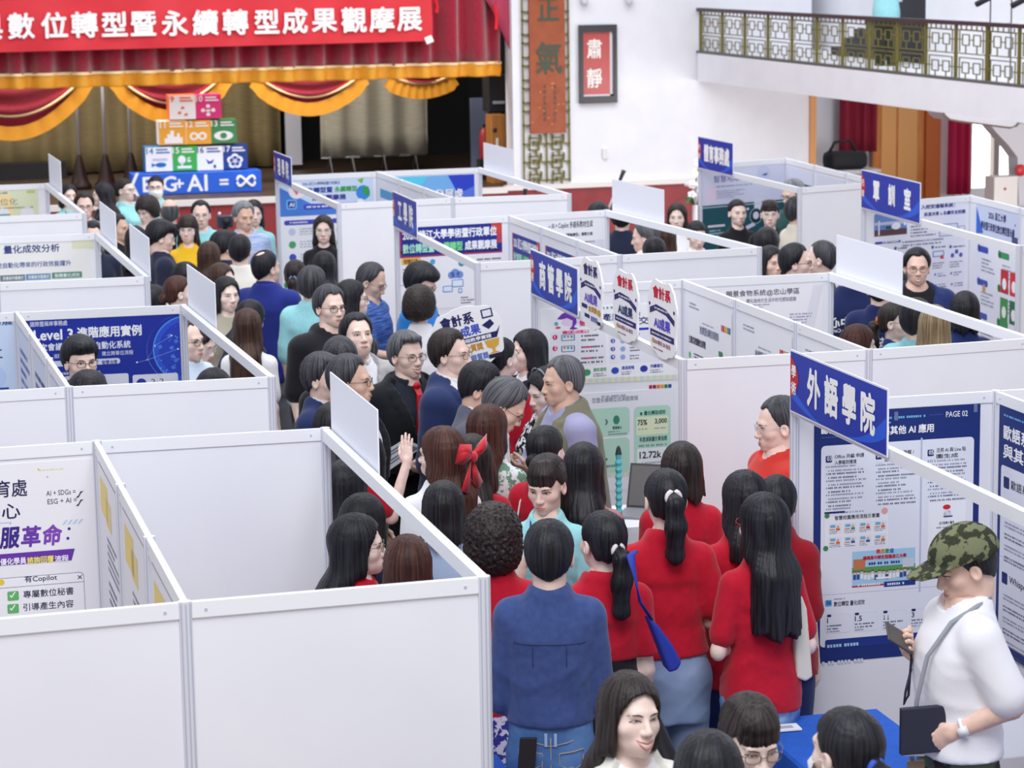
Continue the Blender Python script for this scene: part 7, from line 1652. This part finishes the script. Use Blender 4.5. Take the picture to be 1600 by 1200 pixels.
P_('dkt', 'young man in dark T-shirt with full black hair in profile', 255, 346, 1.70, 104, 'full', 'black', 'tee', DNAVY, 'pants', DARKT, glasses='clear', nod=12)
P_('hangr', 'woman with long brown hair from behind in front of the cream T-shirt youth', 326, 378, 1.56, 174, 'half', 'brown', 'tee', YEL, 'pants', DARKT, fem=True)
P_('capd', 'person with short black hair between the yellow shirt woman and cream T-shirt youth', 350, 362, 1.58, 120, 'full', 'black', 'tee', DNAVY, 'pants', DARKT)
P_('clip', 'woman with tied auburn hair and a pearl clip in profile', 278, 430, 1.56, 108, 'bun', 'red', 'tee', BLK, 'pants', DARKT, fem=True, extra=clip(flat((236, 230, 226)), .05, -.06))
P_('dk2', 'woman with black hair low behind the left booth wall, left of the pearl clip woman', 240, 446, 1.46, 130, 'mid', 'black', 'tee', BLK, 'pants', DARKT, fem=True)
P_('high', 'person with brown highlighted hair behind the smiling girl', 345, 412, 1.60, 60, 'bob', 'brown', 'tee', DNAVY, 'pants', DARKT, fem=True)
P_('hunch', 'person in dark navy top bent over beside the young man in dark T-shirt', 300, 412, 1.52, 100, 'crop', 'black', 'tee', DNAVY, 'pants', DARKT, bend=.5)
P_('maskw', 'woman in aqua shirt with white face mask and dark-framed glasses by the plinth', 243, 274, 1.58, 4, 'bun', 'black', 'tee', TEAL, 'pants', DARKT, fem=True, mask=True, glasses='dark', depth=None)
P_('bald', 'man with balding grey head seen from behind near the stage', 264, 310, 1.68, 196, 'bald', 'gray', 'tee', BLK, 'pants', DARKT, skin='mid')
P_('shortw', 'woman with short dark hair in white blouse looking down near the stage', 226, 310, 1.58, -34, 'perm', 'dark', 'blouse', WHT, 'pants', DARKT, fem=True, nod=16)
P_('teals', 'woman with glasses and ponytail in aqua shirt, in profile before the plinth', 193, 278, 1.62, 72, 'pony+shortail', 'dark', 'tee', TEAL, 'pants', DARKT, fem=True, glasses='metal', arms=('low', 'low'))
P_('dkl', 'woman with long black hair in profile at the far left of the stage crowd', 160, 286, 1.60, -80, 'mid', 'black', 'tee', BLK, 'pants', DARKT, fem=True)
P_('blk', 'woman with black bob in aqua shirt beside the farthest left sign back', 106, 287, 1.58, 30, 'bob', 'black', 'tee', TEAL, 'pants', DARKT, fem=True, extra=lanyard(flat((190, 40, 60))))
P_('gsh', 'man with glasses in grey shirt at the end of the last left booth', 131, 301, 1.66, 14, 'short', 'dark', 'tee', GREYT, 'pants', DARKT, glasses='dark')
P_('low1', 'person with dark hair low behind the last left booth, by the grey shirt man', 143, 347, 1.70, 20, 'short', 'black', 'tee', DNAVY, 'pants', DARKT)
P_('low2', 'person in black looking right between two blank sign backs', 182, 335, 1.58, 70, 'short', 'black', 'tee', BLK, 'pants', DARKT, skin='tan', arms=('hold', 'down'))
P_('inb4', 'person in dark patterned top seen under the beam of the cream poster booth', 212, 354, 1.56, 160, 'mid', 'black', 'tee', cloth((50, 40, 46)), 'pants', DARKT, fem=True)
# ---- second left booth
P_('boy', 'boy with thick black hair and glasses in front of the navy globe poster', 124, 528, 1.70, 30, 'full', 'black', 'tee', DNAVY, 'pants', DARKT, glasses='dark')
P_('boy2', 'person with black hair close behind the wall under the boy in glasses', 136, 583, 1.69, 178, 'full', 'black', 'tee', DNAVY, 'pants', DARKT)
P_('pale', 'man with glasses in pale blue shirt inside the globe booth opening', 290, 500, 1.62, 60, 'recede', 'pepper', 'shirt', cloth((206, 222, 240)), 'pants', DARKT, glasses='dark', collar=cloth((206, 222, 240)), skin='fair')
P_('pale2', 'woman with glasses looking down in the globe booth opening', 320, 508, 1.56, 70, 'bob', 'dark', 'tee', WHT, 'pants', DARKT, fem=True, nod=22, glasses='clear')
P_('pale3', 'person with dark hair low behind the globe booth wall', 333, 578, 1.62, 178, 'short', 'black', 'tee', DNAVY, 'pants', DARKT)
# ---- right aisle and booths
P_('gray1', 'grey-haired man in profile inside the booth behind the right blank sign', 1004, 346, 1.60, -100, 'short', 'gray', 'tee', CREAM, 'pants', DARKT, nod=10)
P_('dom2', 'person with dark hair bowed before the grey-haired man', 1022, 372, 1.48, 180, 'short', 'black', 'tee', DNAVY, 'pants', DARKT, nod=10)
P_('smil2', 'smiling woman with long dark hair by the red dado', 1058, 318, 1.58, -8, 'half', 'dark', 'tee', WHT, 'pants', DARKT, fem=True, mouth='smile')
P_('whtb', 'woman in white shirt looking down behind the right beam', 1090, 346, 1.56, 14, 'bun', 'black', 'blouse', WHT, 'pants', DARKT, fem=True, nod=16)
P_('brn', 'person with long dark hair under the beam beside the grey-haired man', 1040, 352, 1.54, 160, 'half', 'brown', 'tee', BLK, 'pants', DARKT, fem=True)
P_('bunw', 'woman with low bun in black T-shirt before the teal poster', 1152, 311, 1.60, 16, 'bun', 'black', 'tee', BLK, 'pants', DARKT, fem=True)
P_('bang', 'woman with reddish fringe and clear glasses in black before the teal poster', 1203, 313, 1.60, -4, 'pony+fringe+shortail', 'dark', 'tee', BLK, 'pants', DARKT, fem=True, glasses='clear', mouth='shut')
P_('gray2', 'tall grey-haired man with glasses behind the reddish fringe woman', 1235, 282, 1.76, -60, 'short', 'silver', 'tee', cloth((40, 84, 84)), 'pants', DARKT, glasses='metal', nod=16)
P_('creamj', 'person in cream top with dark hair facing right by the lilac poster booth', 1246, 308, 1.70, 120, 'short', 'pepper', 'long', cloth((222, 214, 200)), 'pants', DARKT, skin='mid')
P_('yelb', 'person with black hair below the two women in black', 1198, 358, 1.60, 170, 'full', 'black', 'tee', DARKT, 'pants', DARKT)
P_('laugh', 'laughing woman with dark hair at the left of the whispering pair', 1204, 385, 1.58, 30, 'mid', 'black', 'tee', DNAVY, 'pants', DARKT, fem=True, mouth='smile', skin='mid')
P_('suit2', 'man with glasses in navy suit listening to a whisper', 1243, 382, 1.70, 80, 'short', 'black', 'inner', WHT, 'pants', NAVYJ, jacket='jacket', jacketm=NAVYJ, collar=WHT, glasses='dark')
P_('whisp', 'man in dark jacket whispering behind his hand', 1284, 376, 1.72, 250, 'crop', 'pepper', 'tee', DNAVY, 'pants', DARKT, arms=('down', 'chin'))
P_('offic', 'smiling officer with glasses in navy vest jacket before the safety poster', 1433, 389, 1.70, 2, 'short', 'black', 'tee', BLK, 'pants', DARKT, jacket='jacket', jacketm=NVY, glasses='brown', mouth='laugh', head=-6, skin='mid', wide=1.08)
P_('bund', 'person with dark tied hair left of the smiling officer', 1403, 420, 1.56, 186, 'bun', 'black', 'tee', DNAVY, 'pants', DARKT, fem=True, head=-40)
P_('cent', 'person in navy shirt lettered 校安中心 on the back', 1332, 392, 1.73, 172, 'crop', 'black', 'tee', cloth((28, 40, 86)), 'pants', DARKT, extra=vtext('校安中心', 'Campus Security Center'), wide=1.1)
P_('cent2', 'second person in navy shirt with white back lettering, nearer the phone caller', 1376, 420, 1.70, 164, 'crop', 'black', 'tee', cloth((28, 40, 86)), 'pants', DARKT, extra=vtext('校安中心', 'Campus Security Center'))
P_('call', 'woman with glasses and ponytail making a phone call', 1398, 472, 1.58, 62, 'pony+shortail', 'dark', 'tee', NVY, 'pants', DARKT, fem=True, glasses='metal', arms=('down', 'phone'), extra=tie_band(.0, .024, flat((232, 120, 60)), -.118))
P_('topb', 'person with auburn hair low behind the divider left of the phone caller', 1341, 508, 1.48, 100, 'bob', 'red', 'tee', DNAVY, 'pants', DARKT, fem=True)
P_('blond', 'woman with blond hair seen from behind under the right beam', 1460, 478, 1.58, 168, 'mid', 'blond', 'tee', CREAM, 'pants', DARKT, fem=True)
P_('navyr', 'woman with black bob in navy top from behind at the right', 1508, 456, 1.60, 186, 'bob', 'black', 'tee', NVY, 'pants', DARKT, fem=True)
P_('aqr', 'person in aqua shirt between the phone caller and the blond woman', 1432, 468, 1.60, 150, 'short', 'black', 'tee', TEAL, 'pants', DARKT)
for k, (px, py) in enumerate(((935, 318), (972, 317))): P_('dark%d' % k, ('person with dark hair behind the booth wall below the microphone', 'person with dark hair before the red dado, left of the blank sign back')[k], px, py, 1.62, 170, 'full', 'black', 'tee', DNAVY, 'pants', DARKT)
# person on the balcony
P_B = person('person in aqua shirt and dark trousers standing at the balcony railing', 1386, -90, 1.66, 178, 'short', 'black', 'loose', TEAL, 'pants', cloth((52, 56, 48)), depth=26.5, lod=1, arms=('hold', 'hold'), wide=.78)
tag(MB().box((-.45, -.2, 0), (.45, .3, max(.05, P_B.location[2]-(onb(7, 0)[2]*.9)))).build('step_platform', mat('stair_dark', (52, 54, 62), .6)), 'dark step under the person in aqua shirt on the balcony', 'step').location = (P_B.location[0], P_B.location[1], onb(7, 0)[2]*.9)  # support added under feet that end up above the balcony floor
# ------------------------------------------------------------------ carried things, tables and small equipment (metres)
PHB = mat('phone_black', (24, 24, 30), .25); PHG = mat('phone_case_grey', (74, 68, 66), .4)
def slab_at(name, label, cat, c, ax, ay, az, m, bevel=.004, parts=None):
    o = MB().obox((0, 0, 0), ax, ay, az).build(name, m, None, False, bevel); o.location = c; return tag(o, label, cat)
def held_phone(key, side, label, m=PHB, tilt=0.0, shift=.02):
    p, d, n = limb_world(N[key], side, .085); t = np.cross(n, d); c = p+n*(.026)+d*shift
    slab_at('phone', label, 'phone', c, t*.036, n*.0045, d*.075, m)
    return c, t, d, n
o, k, a = N['denim']
c_, s_ = math.cos(o.rotation_euler[2]), math.sin(o.rotation_euler[2])
def loc_of(key, x, y, z):
    o = N[key][0]; c, s = math.cos(o.rotation_euler[2]), math.sin(o.rotation_euler[2]); q = o.scale[2]
    return np.array((o.location[0]+(c*x-s*y)*q, o.location[1]+(s*x+c*y)*q, o.location[2]+z*q))
def axes_of(key):
    o = N[key][0]; c, s = math.cos(o.rotation_euler[2]), math.sin(o.rotation_euler[2]); return np.array((c, s, 0)), np.array((-s, c, 0))
X, Y = axes_of('denim')
slab_at('phone', 'black phone half out of the jeans back pocket of the man in navy', 'phone', loc_of('denim', -.080, -.150, .915), X*.030, Y*.0045, np.array((.006, 0, .068)), PHB)
# cap man: phone with wrist loop, tablet case, neck strap
c, t, d, n = held_phone('cap', 1, 'grey phone with a wrist loop held by the man in the camouflage cap', PHG, 0, .05)
ph = bpy.data.objects['phone.001']
pts = [np.array((0, 0, 0))-d*.07, np.array((0, 0, -.05))-d*.075, np.array((-.005, 0, -.11))-d*.075, np.array((-.012, 0, -.17))-d*.08, np.array((-.028, 0, -.20))-d*.08, np.array((-.02, 0, -.16))-d*.075, np.array((.0, 0, -.08))-d*.075]
MB().tube(pts, .0045, 6).build('wrist_loop', mat('strap_navy', (34, 36, 60), .7), ph, True)
p, d, n = limb_world(N['cap'], -1, .09); X, Y = axes_of('cap')
o = slab_at('tablet_case', 'dark navy tablet case held low by the man in the camouflage cap', 'case', p+Y*.015+np.array((0, 0, .045)), Y*.095, X*.012, np.array((0, 0, .080)), mat('case_navy', (38, 42, 62), .55))
MB().tube([Y*.08+np.array((0, 0, -.082)), Y*.01+np.array((0, 0, -.088))], .004, 6).build('stylus', flat((240, 240, 244)), o)
mb = MB(); pts = [loc_of('cap', *q)-p for q in ((.06, -.085, 1.475), (-.05, -.085, 1.48), (-.092, -.02, 1.465), (-.100, .07, 1.42), (-.095, .150, 1.31), (-.085, .180, 1.16), (-.07, .188, 1.02), (-.06, .185, .95))]
o2 = mb.tube(pts, .008, 6).build('neck_strap', mat('strap_grey', (150, 154, 164), .7), None, True); o2.location = p; tag(o2, 'grey neck strap with a card hanging on the white T-shirt', 'strap')
MB().obox(loc_of('cap', -.07, .175, .90)-p, X*.004, Y*.030, np.array((0, 0, .05))).build('card_holder', mat('card_brown', (150, 124, 96), .5), o2)
# phones of others
for key, side, lb in (('plaid', 1, 'black phone in the hands of the grey-haired man in plaid'), ('call', -1, 'black phone at the ear of the calling woman'), ('low2', 1, 'black phone held between the two blank sign backs'), ('teals', 1, 'phone held by the woman in aqua beside the plinth')): held_phone(key, side, lb)
# bags
def outline_bag(name, label, pts, y, dep, m, cat='bag'):
    P0 = [aty(px, py, y) for px, py in pts]; k0 = len(P0); c = np.mean(P0, 0)
    V = [p-c for p in P0]+[c+(p-c)*.92+np.array((0, dep, 0))-c for p in P0]
    F = [tuple(range(k0)), tuple(range(2*k0-1, k0-1, -1))]+[(i, i+k0, (i+1) % k0+k0, (i+1) % k0) for i in range(k0)]
    o = link_mesh(name, V, F, m, None, None, False, .012); o.location = c; return tag(o, label, cat), c
yb = N['ponyl'][0].location[1]-.24
bag, c = outline_bag('tote_bag', 'blue cloth shoulder bag of the woman in the long black skirt', ((1012, 962), (1030, 978), (1052, 1008), (1067, 1036), (1060, 1048), (1046, 1053), (1032, 1014)), yb, .07, mat('bag_blue', (32, 52, 160), .7))
MB().tube([aty(px, py, yb+dy)-c for px, py, dy in ((992, 862, .10), (985, 868, .03), (990, 890, -.01), (1000, 940, -.005), (1018, 968, .01))], [.016, .017, .015, .012, .012], 6, 0, True, .4).build('shoulder_strap', mat('bag_blue', (32, 52, 160), .7), bag, True)
yb = N['long'][0].location[1]-.10
bag, c = outline_bag('tote_bag', 'cream canvas tote hanging beside the woman with waist-length hair', ((1247, 935), (1254, 930), (1262, 952), (1271, 1058), (1260, 1066), (1246, 1060), (1243, 1000)), yb, .16, mat('canvas_cream', (226, 218, 204), .8))
MB().tube([aty(px, py, yb+.06)-c for px, py in ((1226, 856), (1236, 862), (1245, 890), (1251, 932))], [.012, .014, .012, .010], 6, 0, True, .4).build('shoulder_strap', mat('canvas_cream', (226, 218, 204), .8), bag, True)
# leaflet in the hands of the man with the red tie
p, d, n = limb_world(N['tie'], 1, .09); yl = p[1]-.04
def sheet_px(name, label, cat, pts, y, m, dy=.0):
    P0 = [aty(px, py, y+q*dy) for q, (px, py) in enumerate(pts)]; c = np.mean(P0, 0); nn = np.cross(P0[1]-P0[0], P0[2]-P0[0]); nn /= np.linalg.norm(nn); k0 = len(P0)
    V = [p-c for p in P0]+[p-c+nn*.002 for p in P0]; o = link_mesh(name, V, [tuple(range(k0)), tuple(range(2*k0-1, k0-1, -1))]+[(i, i+k0, (i+1) % k0+k0, (i+1) % k0) for i in range(k0)], m); o.location = c; return tag(o, label, cat), c, P0
lf, c, Q = sheet_px('leaflet', 'white printed leaflet held by the man with the red tie', 'leaflet', ((575, 722), (632, 686), (661, 698), (604, 738)), yl, flat((232, 234, 240)), 0)
mb = MB()
for u0, v0, u1, v1 in ((.15, .1, .35, .45), (.45, .15, .9, .22), (.45, .3, .85, .36), (.2, .55, .8, .62), (.2, .7, .7, .76), (.75, .6, .92, .9)):
    f_ = lambda u, v: (Q[0]*(1-u)+Q[1]*u)*(1-v)+(Q[3]*(1-u)+Q[2]*u)*v-c+np.array((0, -.003, 0))
    mb.add([f_(u0, v0), f_(u1, v0), f_(u1, v1), f_(u0, v1)], [(0, 1, 2, 3)])
mb.build('printed_text', flat((120, 128, 140)), lf)
# large award placard held up behind the visitors
Yp = N['redc'][0].location[1]-.32
A_, B_ = aty(672, 526, Yp+.08), aty(790, 526, Yp-.02)
q = Poster('award_placard', 'large tilted award placard with a golden cup above the visitors', A_[:2], B_[:2], .0, 1, 'placard')
cu, cv = q.uv(731, 527); ru = abs(q.uv(787, 527)[0]-cu); rv = abs(q.uv(731, 480)[1]-cv); tl = math.radians(13)
rt_ = lambda x, y: (cu+ru*(x*math.cos(tl))-rv*y*math.sin(tl)*.9, cv+rv*y*math.cos(tl)+ru*x*math.sin(tl))
out = [rt_(math.copysign(abs(math.cos(t))**.7, math.cos(t))*(1+.03*math.sin(7*t)), math.copysign(abs(math.sin(t))**.7, math.sin(t))*(1+.04*math.sin(9*t))) for t in np.linspace(0, 2*math.pi, 49)[:-1]]
V = [q.W(u, v, -25) for u, v in out]+[q.W(u, v, 0) for u, v in out]; n_ = 48
q.mb.add(V, [tuple(range(n_)), tuple(range(2*n_-1, n_-1, -1))]+[(i, n_+i, n_+(i+1) % n_, (i+1) % n_) for i in range(n_)], q.mi((248, 248, 252)))
def rtext(x, y, w, h, s, c, b=.04, k=3):
    Vt, F = text_mesh(s, b); m = Vt.max(0); q.mb.add([q.W(*rt_(x+p[0]/m[0]*w, y+p[1]/max(m[1], .6)*h), k+p[2]) for p in Vt], F, q.mi(c))
def rpoly(pts, c, k=2): q.poly([rt_(*p) for p in pts], c, k)
IN = (40, 40, 100)
rtext(-.68, .42, .95, .40, '會計系', IN); rtext(-.45, .02, .85, .36, 'AI成果', (70, 90, 200)); rpoly([(-.62, -.02), (.82, -.02), (.95, .16), (.80, -.22), (-.62, -.22)], IN); rtext(-.25, -.19, .9, .14, '課程教學實踐', (245, 245, 252), .03, 4)
rtext(-.18, -.52, .55, .26, '金質獎', (206, 150, 50)); rtext(-.05, -.85, .52, .24, '銀質獎', (110, 130, 200)); rpoly([(.42, -.25), (.85, -.25), (.80, -.48), (.68, -.56), (.68, -.66), (.80, -.72), (.48, -.72), (.60, -.66), (.60, -.56), (.47, -.48)], (222, 176, 74), 4); rpoly([(.46, -.74), (.82, -.74), (.82, -.88), (.46, -.88)], (40, 34, 54), 3)
rpoly([(.50, .48), (.82, .48), (.82, .78), (.50, .78)], IN, 2); rpoly([(.54, .53), (.78, .53), (.78, .74), (.54, .74)], (236, 240, 250), 3); rpoly([(.45, .28), (.72, .42), (.80, .24), (.62, .10)], IN, 3)
for y in (.0, .12): rpoly([(-.95, y-.25), (-.78, y-.25), (-.78, y-.14), (-.95, y-.14)], (80, 130, 220), 3)
rpoly([(-.80, .12), (-.62, .28), (-.46, .12), (-.50, -.02), (-.76, -.02)], IN, 3); q.done()
# blue tables in front
BLUEC = mat('table_blue', (40, 96, 196), .75, 0, 'noise', (36, 90, 188), 30, .05, .2)
def cloth_table(label, lab2, A, B, L, depth, h=.75):
    """A far right corner, B near right corner of the top"""
    A, B = np.array(A[:2]), np.array(B[:2]); d = (B-A)/np.linalg.norm(B-A); l = np.array((d[1], -d[0])); l = l if l[0] < 0 else -l
    t = thing('table', label, 'table', (*A, 0), 0); mb = MB()
    cs = [np.zeros(2), d*depth, d*depth+l*L, l*L]
    mb.obox((*(sum(cs)/4), h-.025), (*(d*depth/2*.97), 0), (*(l*L/2*.97), 0), (0, 0, .014)); mb.build('table_top', flat((210, 208, 204)), t)
    for c in cs: q = (sum(cs)/4)+(c-(sum(cs)/4))*.88; MB().tube([(*q, 0), (*q, h-.03)], .016, 8).build('leg', mat('dull_steel', (120, 122, 128), .4, .8), t)
    co = thing('tablecloth', lab2, 'tablecloth', (*A, 0), 0); V = []; n = 40
    ring = []
    for i in range(4):
        for k in range(n): ring.append(cs[i]*(1-k/n)+cs[(i+1) % 4]*(k/n))
    m = sum(cs)/4; N_ = len(ring)
    for z, o_, w in ((h-.008, 0, 0), (h, -.004, 0), (h-.012, .008, 0), (h-.25, .014, .008), (.45, .02, .014), (.05, .03, .02)):
        for i, r in enumerate(ring): e = (r-m)/np.linalg.norm(r-m); V.append((*(r+e*(o_+w*math.sin(i*.9))), z))
    F = [(j*N_+i, j*N_+(i+1) % N_, (j+1)*N_+(i+1) % N_, (j+1)*N_+i) for j in range(1, 5) for i in range(N_)]+[tuple(N_+i for i in range(N_))]
    link_mesh('cloth', V, F, BLUEC, None, co, False); return A, d, l
A, d, l = cloth_table('table under the blue cloth beside the phone user', 'bright blue cloth over the table beside the phone user', atz(1369, 1107, .75), atz(1500, 1203, .75), .52, 1.5)
c = atz(1228, 1137, .757); o = MB().obox((0, 0, 0), (.052, -.004, 0), (.003, .036, 0), (0, 0, .003)).build('printed_card', flat((240, 241, 246))); o.location = c; tag(o, 'small white card lying on the blue tablecloth', 'card')
MB().obox((0, -.002, .0034), (.026, -.002, 0), (.001, .016, 0), (0, 0, .0003)).build('grey_print', flat((176, 180, 190)), o)
cloth_table('table under the blue cloth at the foot of the nearest left booth', 'blue cloth over the table below the nearest left booth post', atz(776, 1178, .75), atz(806, 1215, .75), .30, .7)
# white folding chair between table and cap man
CH = mat('chair_white', (226, 228, 234), .45); c0 = A+d*.50-l*.30
t = thing('folding_chair', 'white folding chair squeezed between the blue table and the phone user', 'chair', (c0[0], c0[1], 0), math.atan2(d[1], d[0])+math.pi/2)
MB().box((-.20, -.18, .43), (.20, .20, .455)).build('seat', CH, t, False, .01)
MB().obox((0, .235, .70), (.20, 0, 0), (0, .010, .002), (0, .02, .10)).build('backrest', CH, t, False, .008)
for x in (-.21, .21):
    MB().tube([(x, -.22, 0), (x, .25, .82)], .012, 8).build('leg', CH, t, True); MB().tube([(x*.95, .24, 0), (x*.95, -.16, .45)], .012, 8).build('leg', CH, t, True)
# laptop and turquoise stick on the table by the pale green poster
lp = atz(990, 776, .98)
tz = .76
base = atz(1000, 800, tz+.02); wallx = ROW['C2'][0][0][0]*.9
t = thing('display_table', 'white table with a laptop below the pale green poster', 'table', (base[0]+.22, base[1]+.02, 0), 0)
MB().box((-.42, -.26, tz-.03), (.42, .26, tz)).build('table_top', flat((232, 233, 240)), t)
for x in (-.39, .39):
    for y in (-.23, .23): MB().tube([(x, y, 0), (x, y, tz-.03)], .015, 8).build('leg', mat('dull_steel', (120, 122, 128), .4, .8), t)
l_ = thing('laptop', 'open laptop with a dark grey screen by the pale green poster', 'laptop', (base[0]+.05, base[1]-.02, tz), math.radians(-35))
MB().box((-.16, -.11, 0), (.16, .11, .016)).build('keyboard_base', mat('laptop_grey', (150, 152, 160), .4, .3), l_, False, .003)
MB().obox((0, .15, .125), (.16, 0, 0), (0, .004, -.002), (0, .045, .112)).build('screen', mat('laptop_dark', (70, 68, 72), .4), l_, False, .003)
MB().obox((0, .1435, .127), (.148, 0, 0), (0, .001, -.0004), (0, .040, .100)).build('display', mat('display_grey', (112, 108, 108), .3), l_)
s0 = atz(967, 792, tz+.16)
st = thing('ribbed_stick', 'turquoise ribbed stick with dark tip standing behind the mauve blouse', 'stick', (s0[0], s0[1], tz))
mb = MB(); prof = []
for k in range(9): z = .10+k*.036; prof += [(.020, z), (.013, z+.018)]
mb.lathe([(.012, .0)]+prof+[(.018, .43)], (0, 0, 0), 8); mb.build('shaft', mat('turquoise', (96, 196, 206), .5), st)
MB().lathe([(.018, .43), (.010, .465), (.002, .475)], (0, 0, 0), 8).build('tip', mat('tip_dark', (36, 50, 60), .5), st); MB().lathe([(.035, 0), (.03, .03), (.014, .06)], (0, 0, 0), 12).build('holder', mat('tip_dark', (36, 50, 60), .5), st)
tb = bpy.data.objects['display_table']
# microphone stands by the stage
for lb, p0, p1, y in (('microphone on a tilted boom stand in front of the red dado', (950, 328), (975, 266), 22.5), ('black microphone on a short stand peeking over the booth near the fretwork', (818, 330), (821, 295), 22.2)):
    a, b = aty(*p0, y), aty(*p1, y); t = thing('microphone_stand', lb, 'microphone stand', (a[0], y, 0)); q = b-np.array((a[0], y, 0)); g = a-np.array((a[0], y, 0))
    MB().tube([(0, 0, .25), g], .012, 8).build('pole', mat('speaker_black', (28, 28, 36), .6), t, True)
    for k in range(3): MB().tube([(0, 0, .30), (.28*math.cos(k*2.1), .28*math.sin(k*2.1), .01)], .009, 6).build('leg', mat('speaker_black', (28, 28, 36), .6), t, True)
    dd = (q-g); MB().tube([g-dd*.25, g+dd*.62], .011, 8).build('boom', mat('boom_grey', (206, 206, 210), .4), t, True)
    MB().tube([g+dd*.55, g+dd*.70, g+dd*.92, q], [.016, .016, .020, .024], 10).build('microphone', mat('mic_dark', (44, 44, 50), .4), t, True)
    MB().tube([g+dd*.66, g+dd*.66+np.array((.05, -.02, .0))], .010, 6).build('clamp', mat('speaker_black', (28, 28, 36), .6), t)
# camera tripod and phone near the red stage front
a = aty(351, 345, 21.8); t = thing('camera_tripod', 'camera on a black tripod between the aqua T-shirt youth and the plaid shirt man', 'tripod', (a[0], 21.8, 0))
for k in range(3): MB().tube([(0, 0, a[2]-.25), (.2*math.cos(k*2.1+.5), .2*math.sin(k*2.1+.5), .01)], .014, 6).build('leg', mat('speaker_black', (28, 28, 36), .6), t, True)
MB().tube([(0, 0, a[2]-.3), (0, 0, a[2]-.05)], .022, 8).build('column', mat('speaker_black', (28, 28, 36), .6), t, True)
MB().box((-.07, -.05, a[2]-.06), (.07, .05, a[2]+.05)).build('camera_body', mat('camera_dark', (54, 58, 72), .4), t, False, .01); MB().tube([(0, -.05, a[2]), (0, -.13, a[2])], .032, 12).build('lens', mat('speaker_black', (28, 28, 36), .6), t, True)
mb = MB(); mb.ell((-.05, -.03, a[2]+.07), (.016, .014, .016)); mb.ell((.06, -.03, a[2]+.03), (.018, .012, .024)); mb.build('dial', flat((226, 228, 234)), t, True)
# white orchid near the red dado
a = aty(1086, 350, 25.2); t = thing('potted_orchid', 'white orchid in bloom before the red dado by the teal poster booth', 'plant', (a[0], 25.2, 0))
MB().lathe([(.12, 0), (.15, .05), (.17, .35), (.16, .36)], (0, 0, 0), 16).build('pot', mat('pot_white', (220, 220, 226), .4), t, True)
MB().lathe([(.16, 0), (.16, .03), (.03, .05), (.03, .58), (.12, .60), (.12, .62)], (0, 0, 0), 14).build('plant_stand', mat('pot_white', (220, 220, 226), .4), t); t.children[0].location = (0, 0, .62)
st_ = [(-.02, 0, .95), (.0, -.02, 1.25), (.04, -.05, 1.5), (.10, -.10, 1.62)]; MB().tube(st_, .008, 6).build('stem', mat('stem_green', (70, 110, 60), .6), t, True)
mb = MB(); rr = random.Random(4)
for k in range(5): a_ = k*1.3; mb.tube([(0, 0, .98), (.12*math.cos(a_), .12*math.sin(a_), 1.10), (.26*math.cos(a_), .26*math.sin(a_), 1.02)], [.012, .035, .004], 6, 0, True, .2)
mb.build('leaves', mat('leaf_green', (50, 96, 54), .5), t, True)
for k in range(9):
    f = k/8; z = 1.12+f*.48; x = -.01+.10*f**2+(.05 if k % 2 else -.05); mb = MB()
    for j in range(5): b_ = j*1.2566; mb.ell((x+.030*math.cos(b_), -.06-.04*f, z+.030*math.sin(b_)), (.024, .006, .024), 0, 8, 5)
    mb.build('blossom', mat('petal_white', (246, 244, 248), .6), t, True)
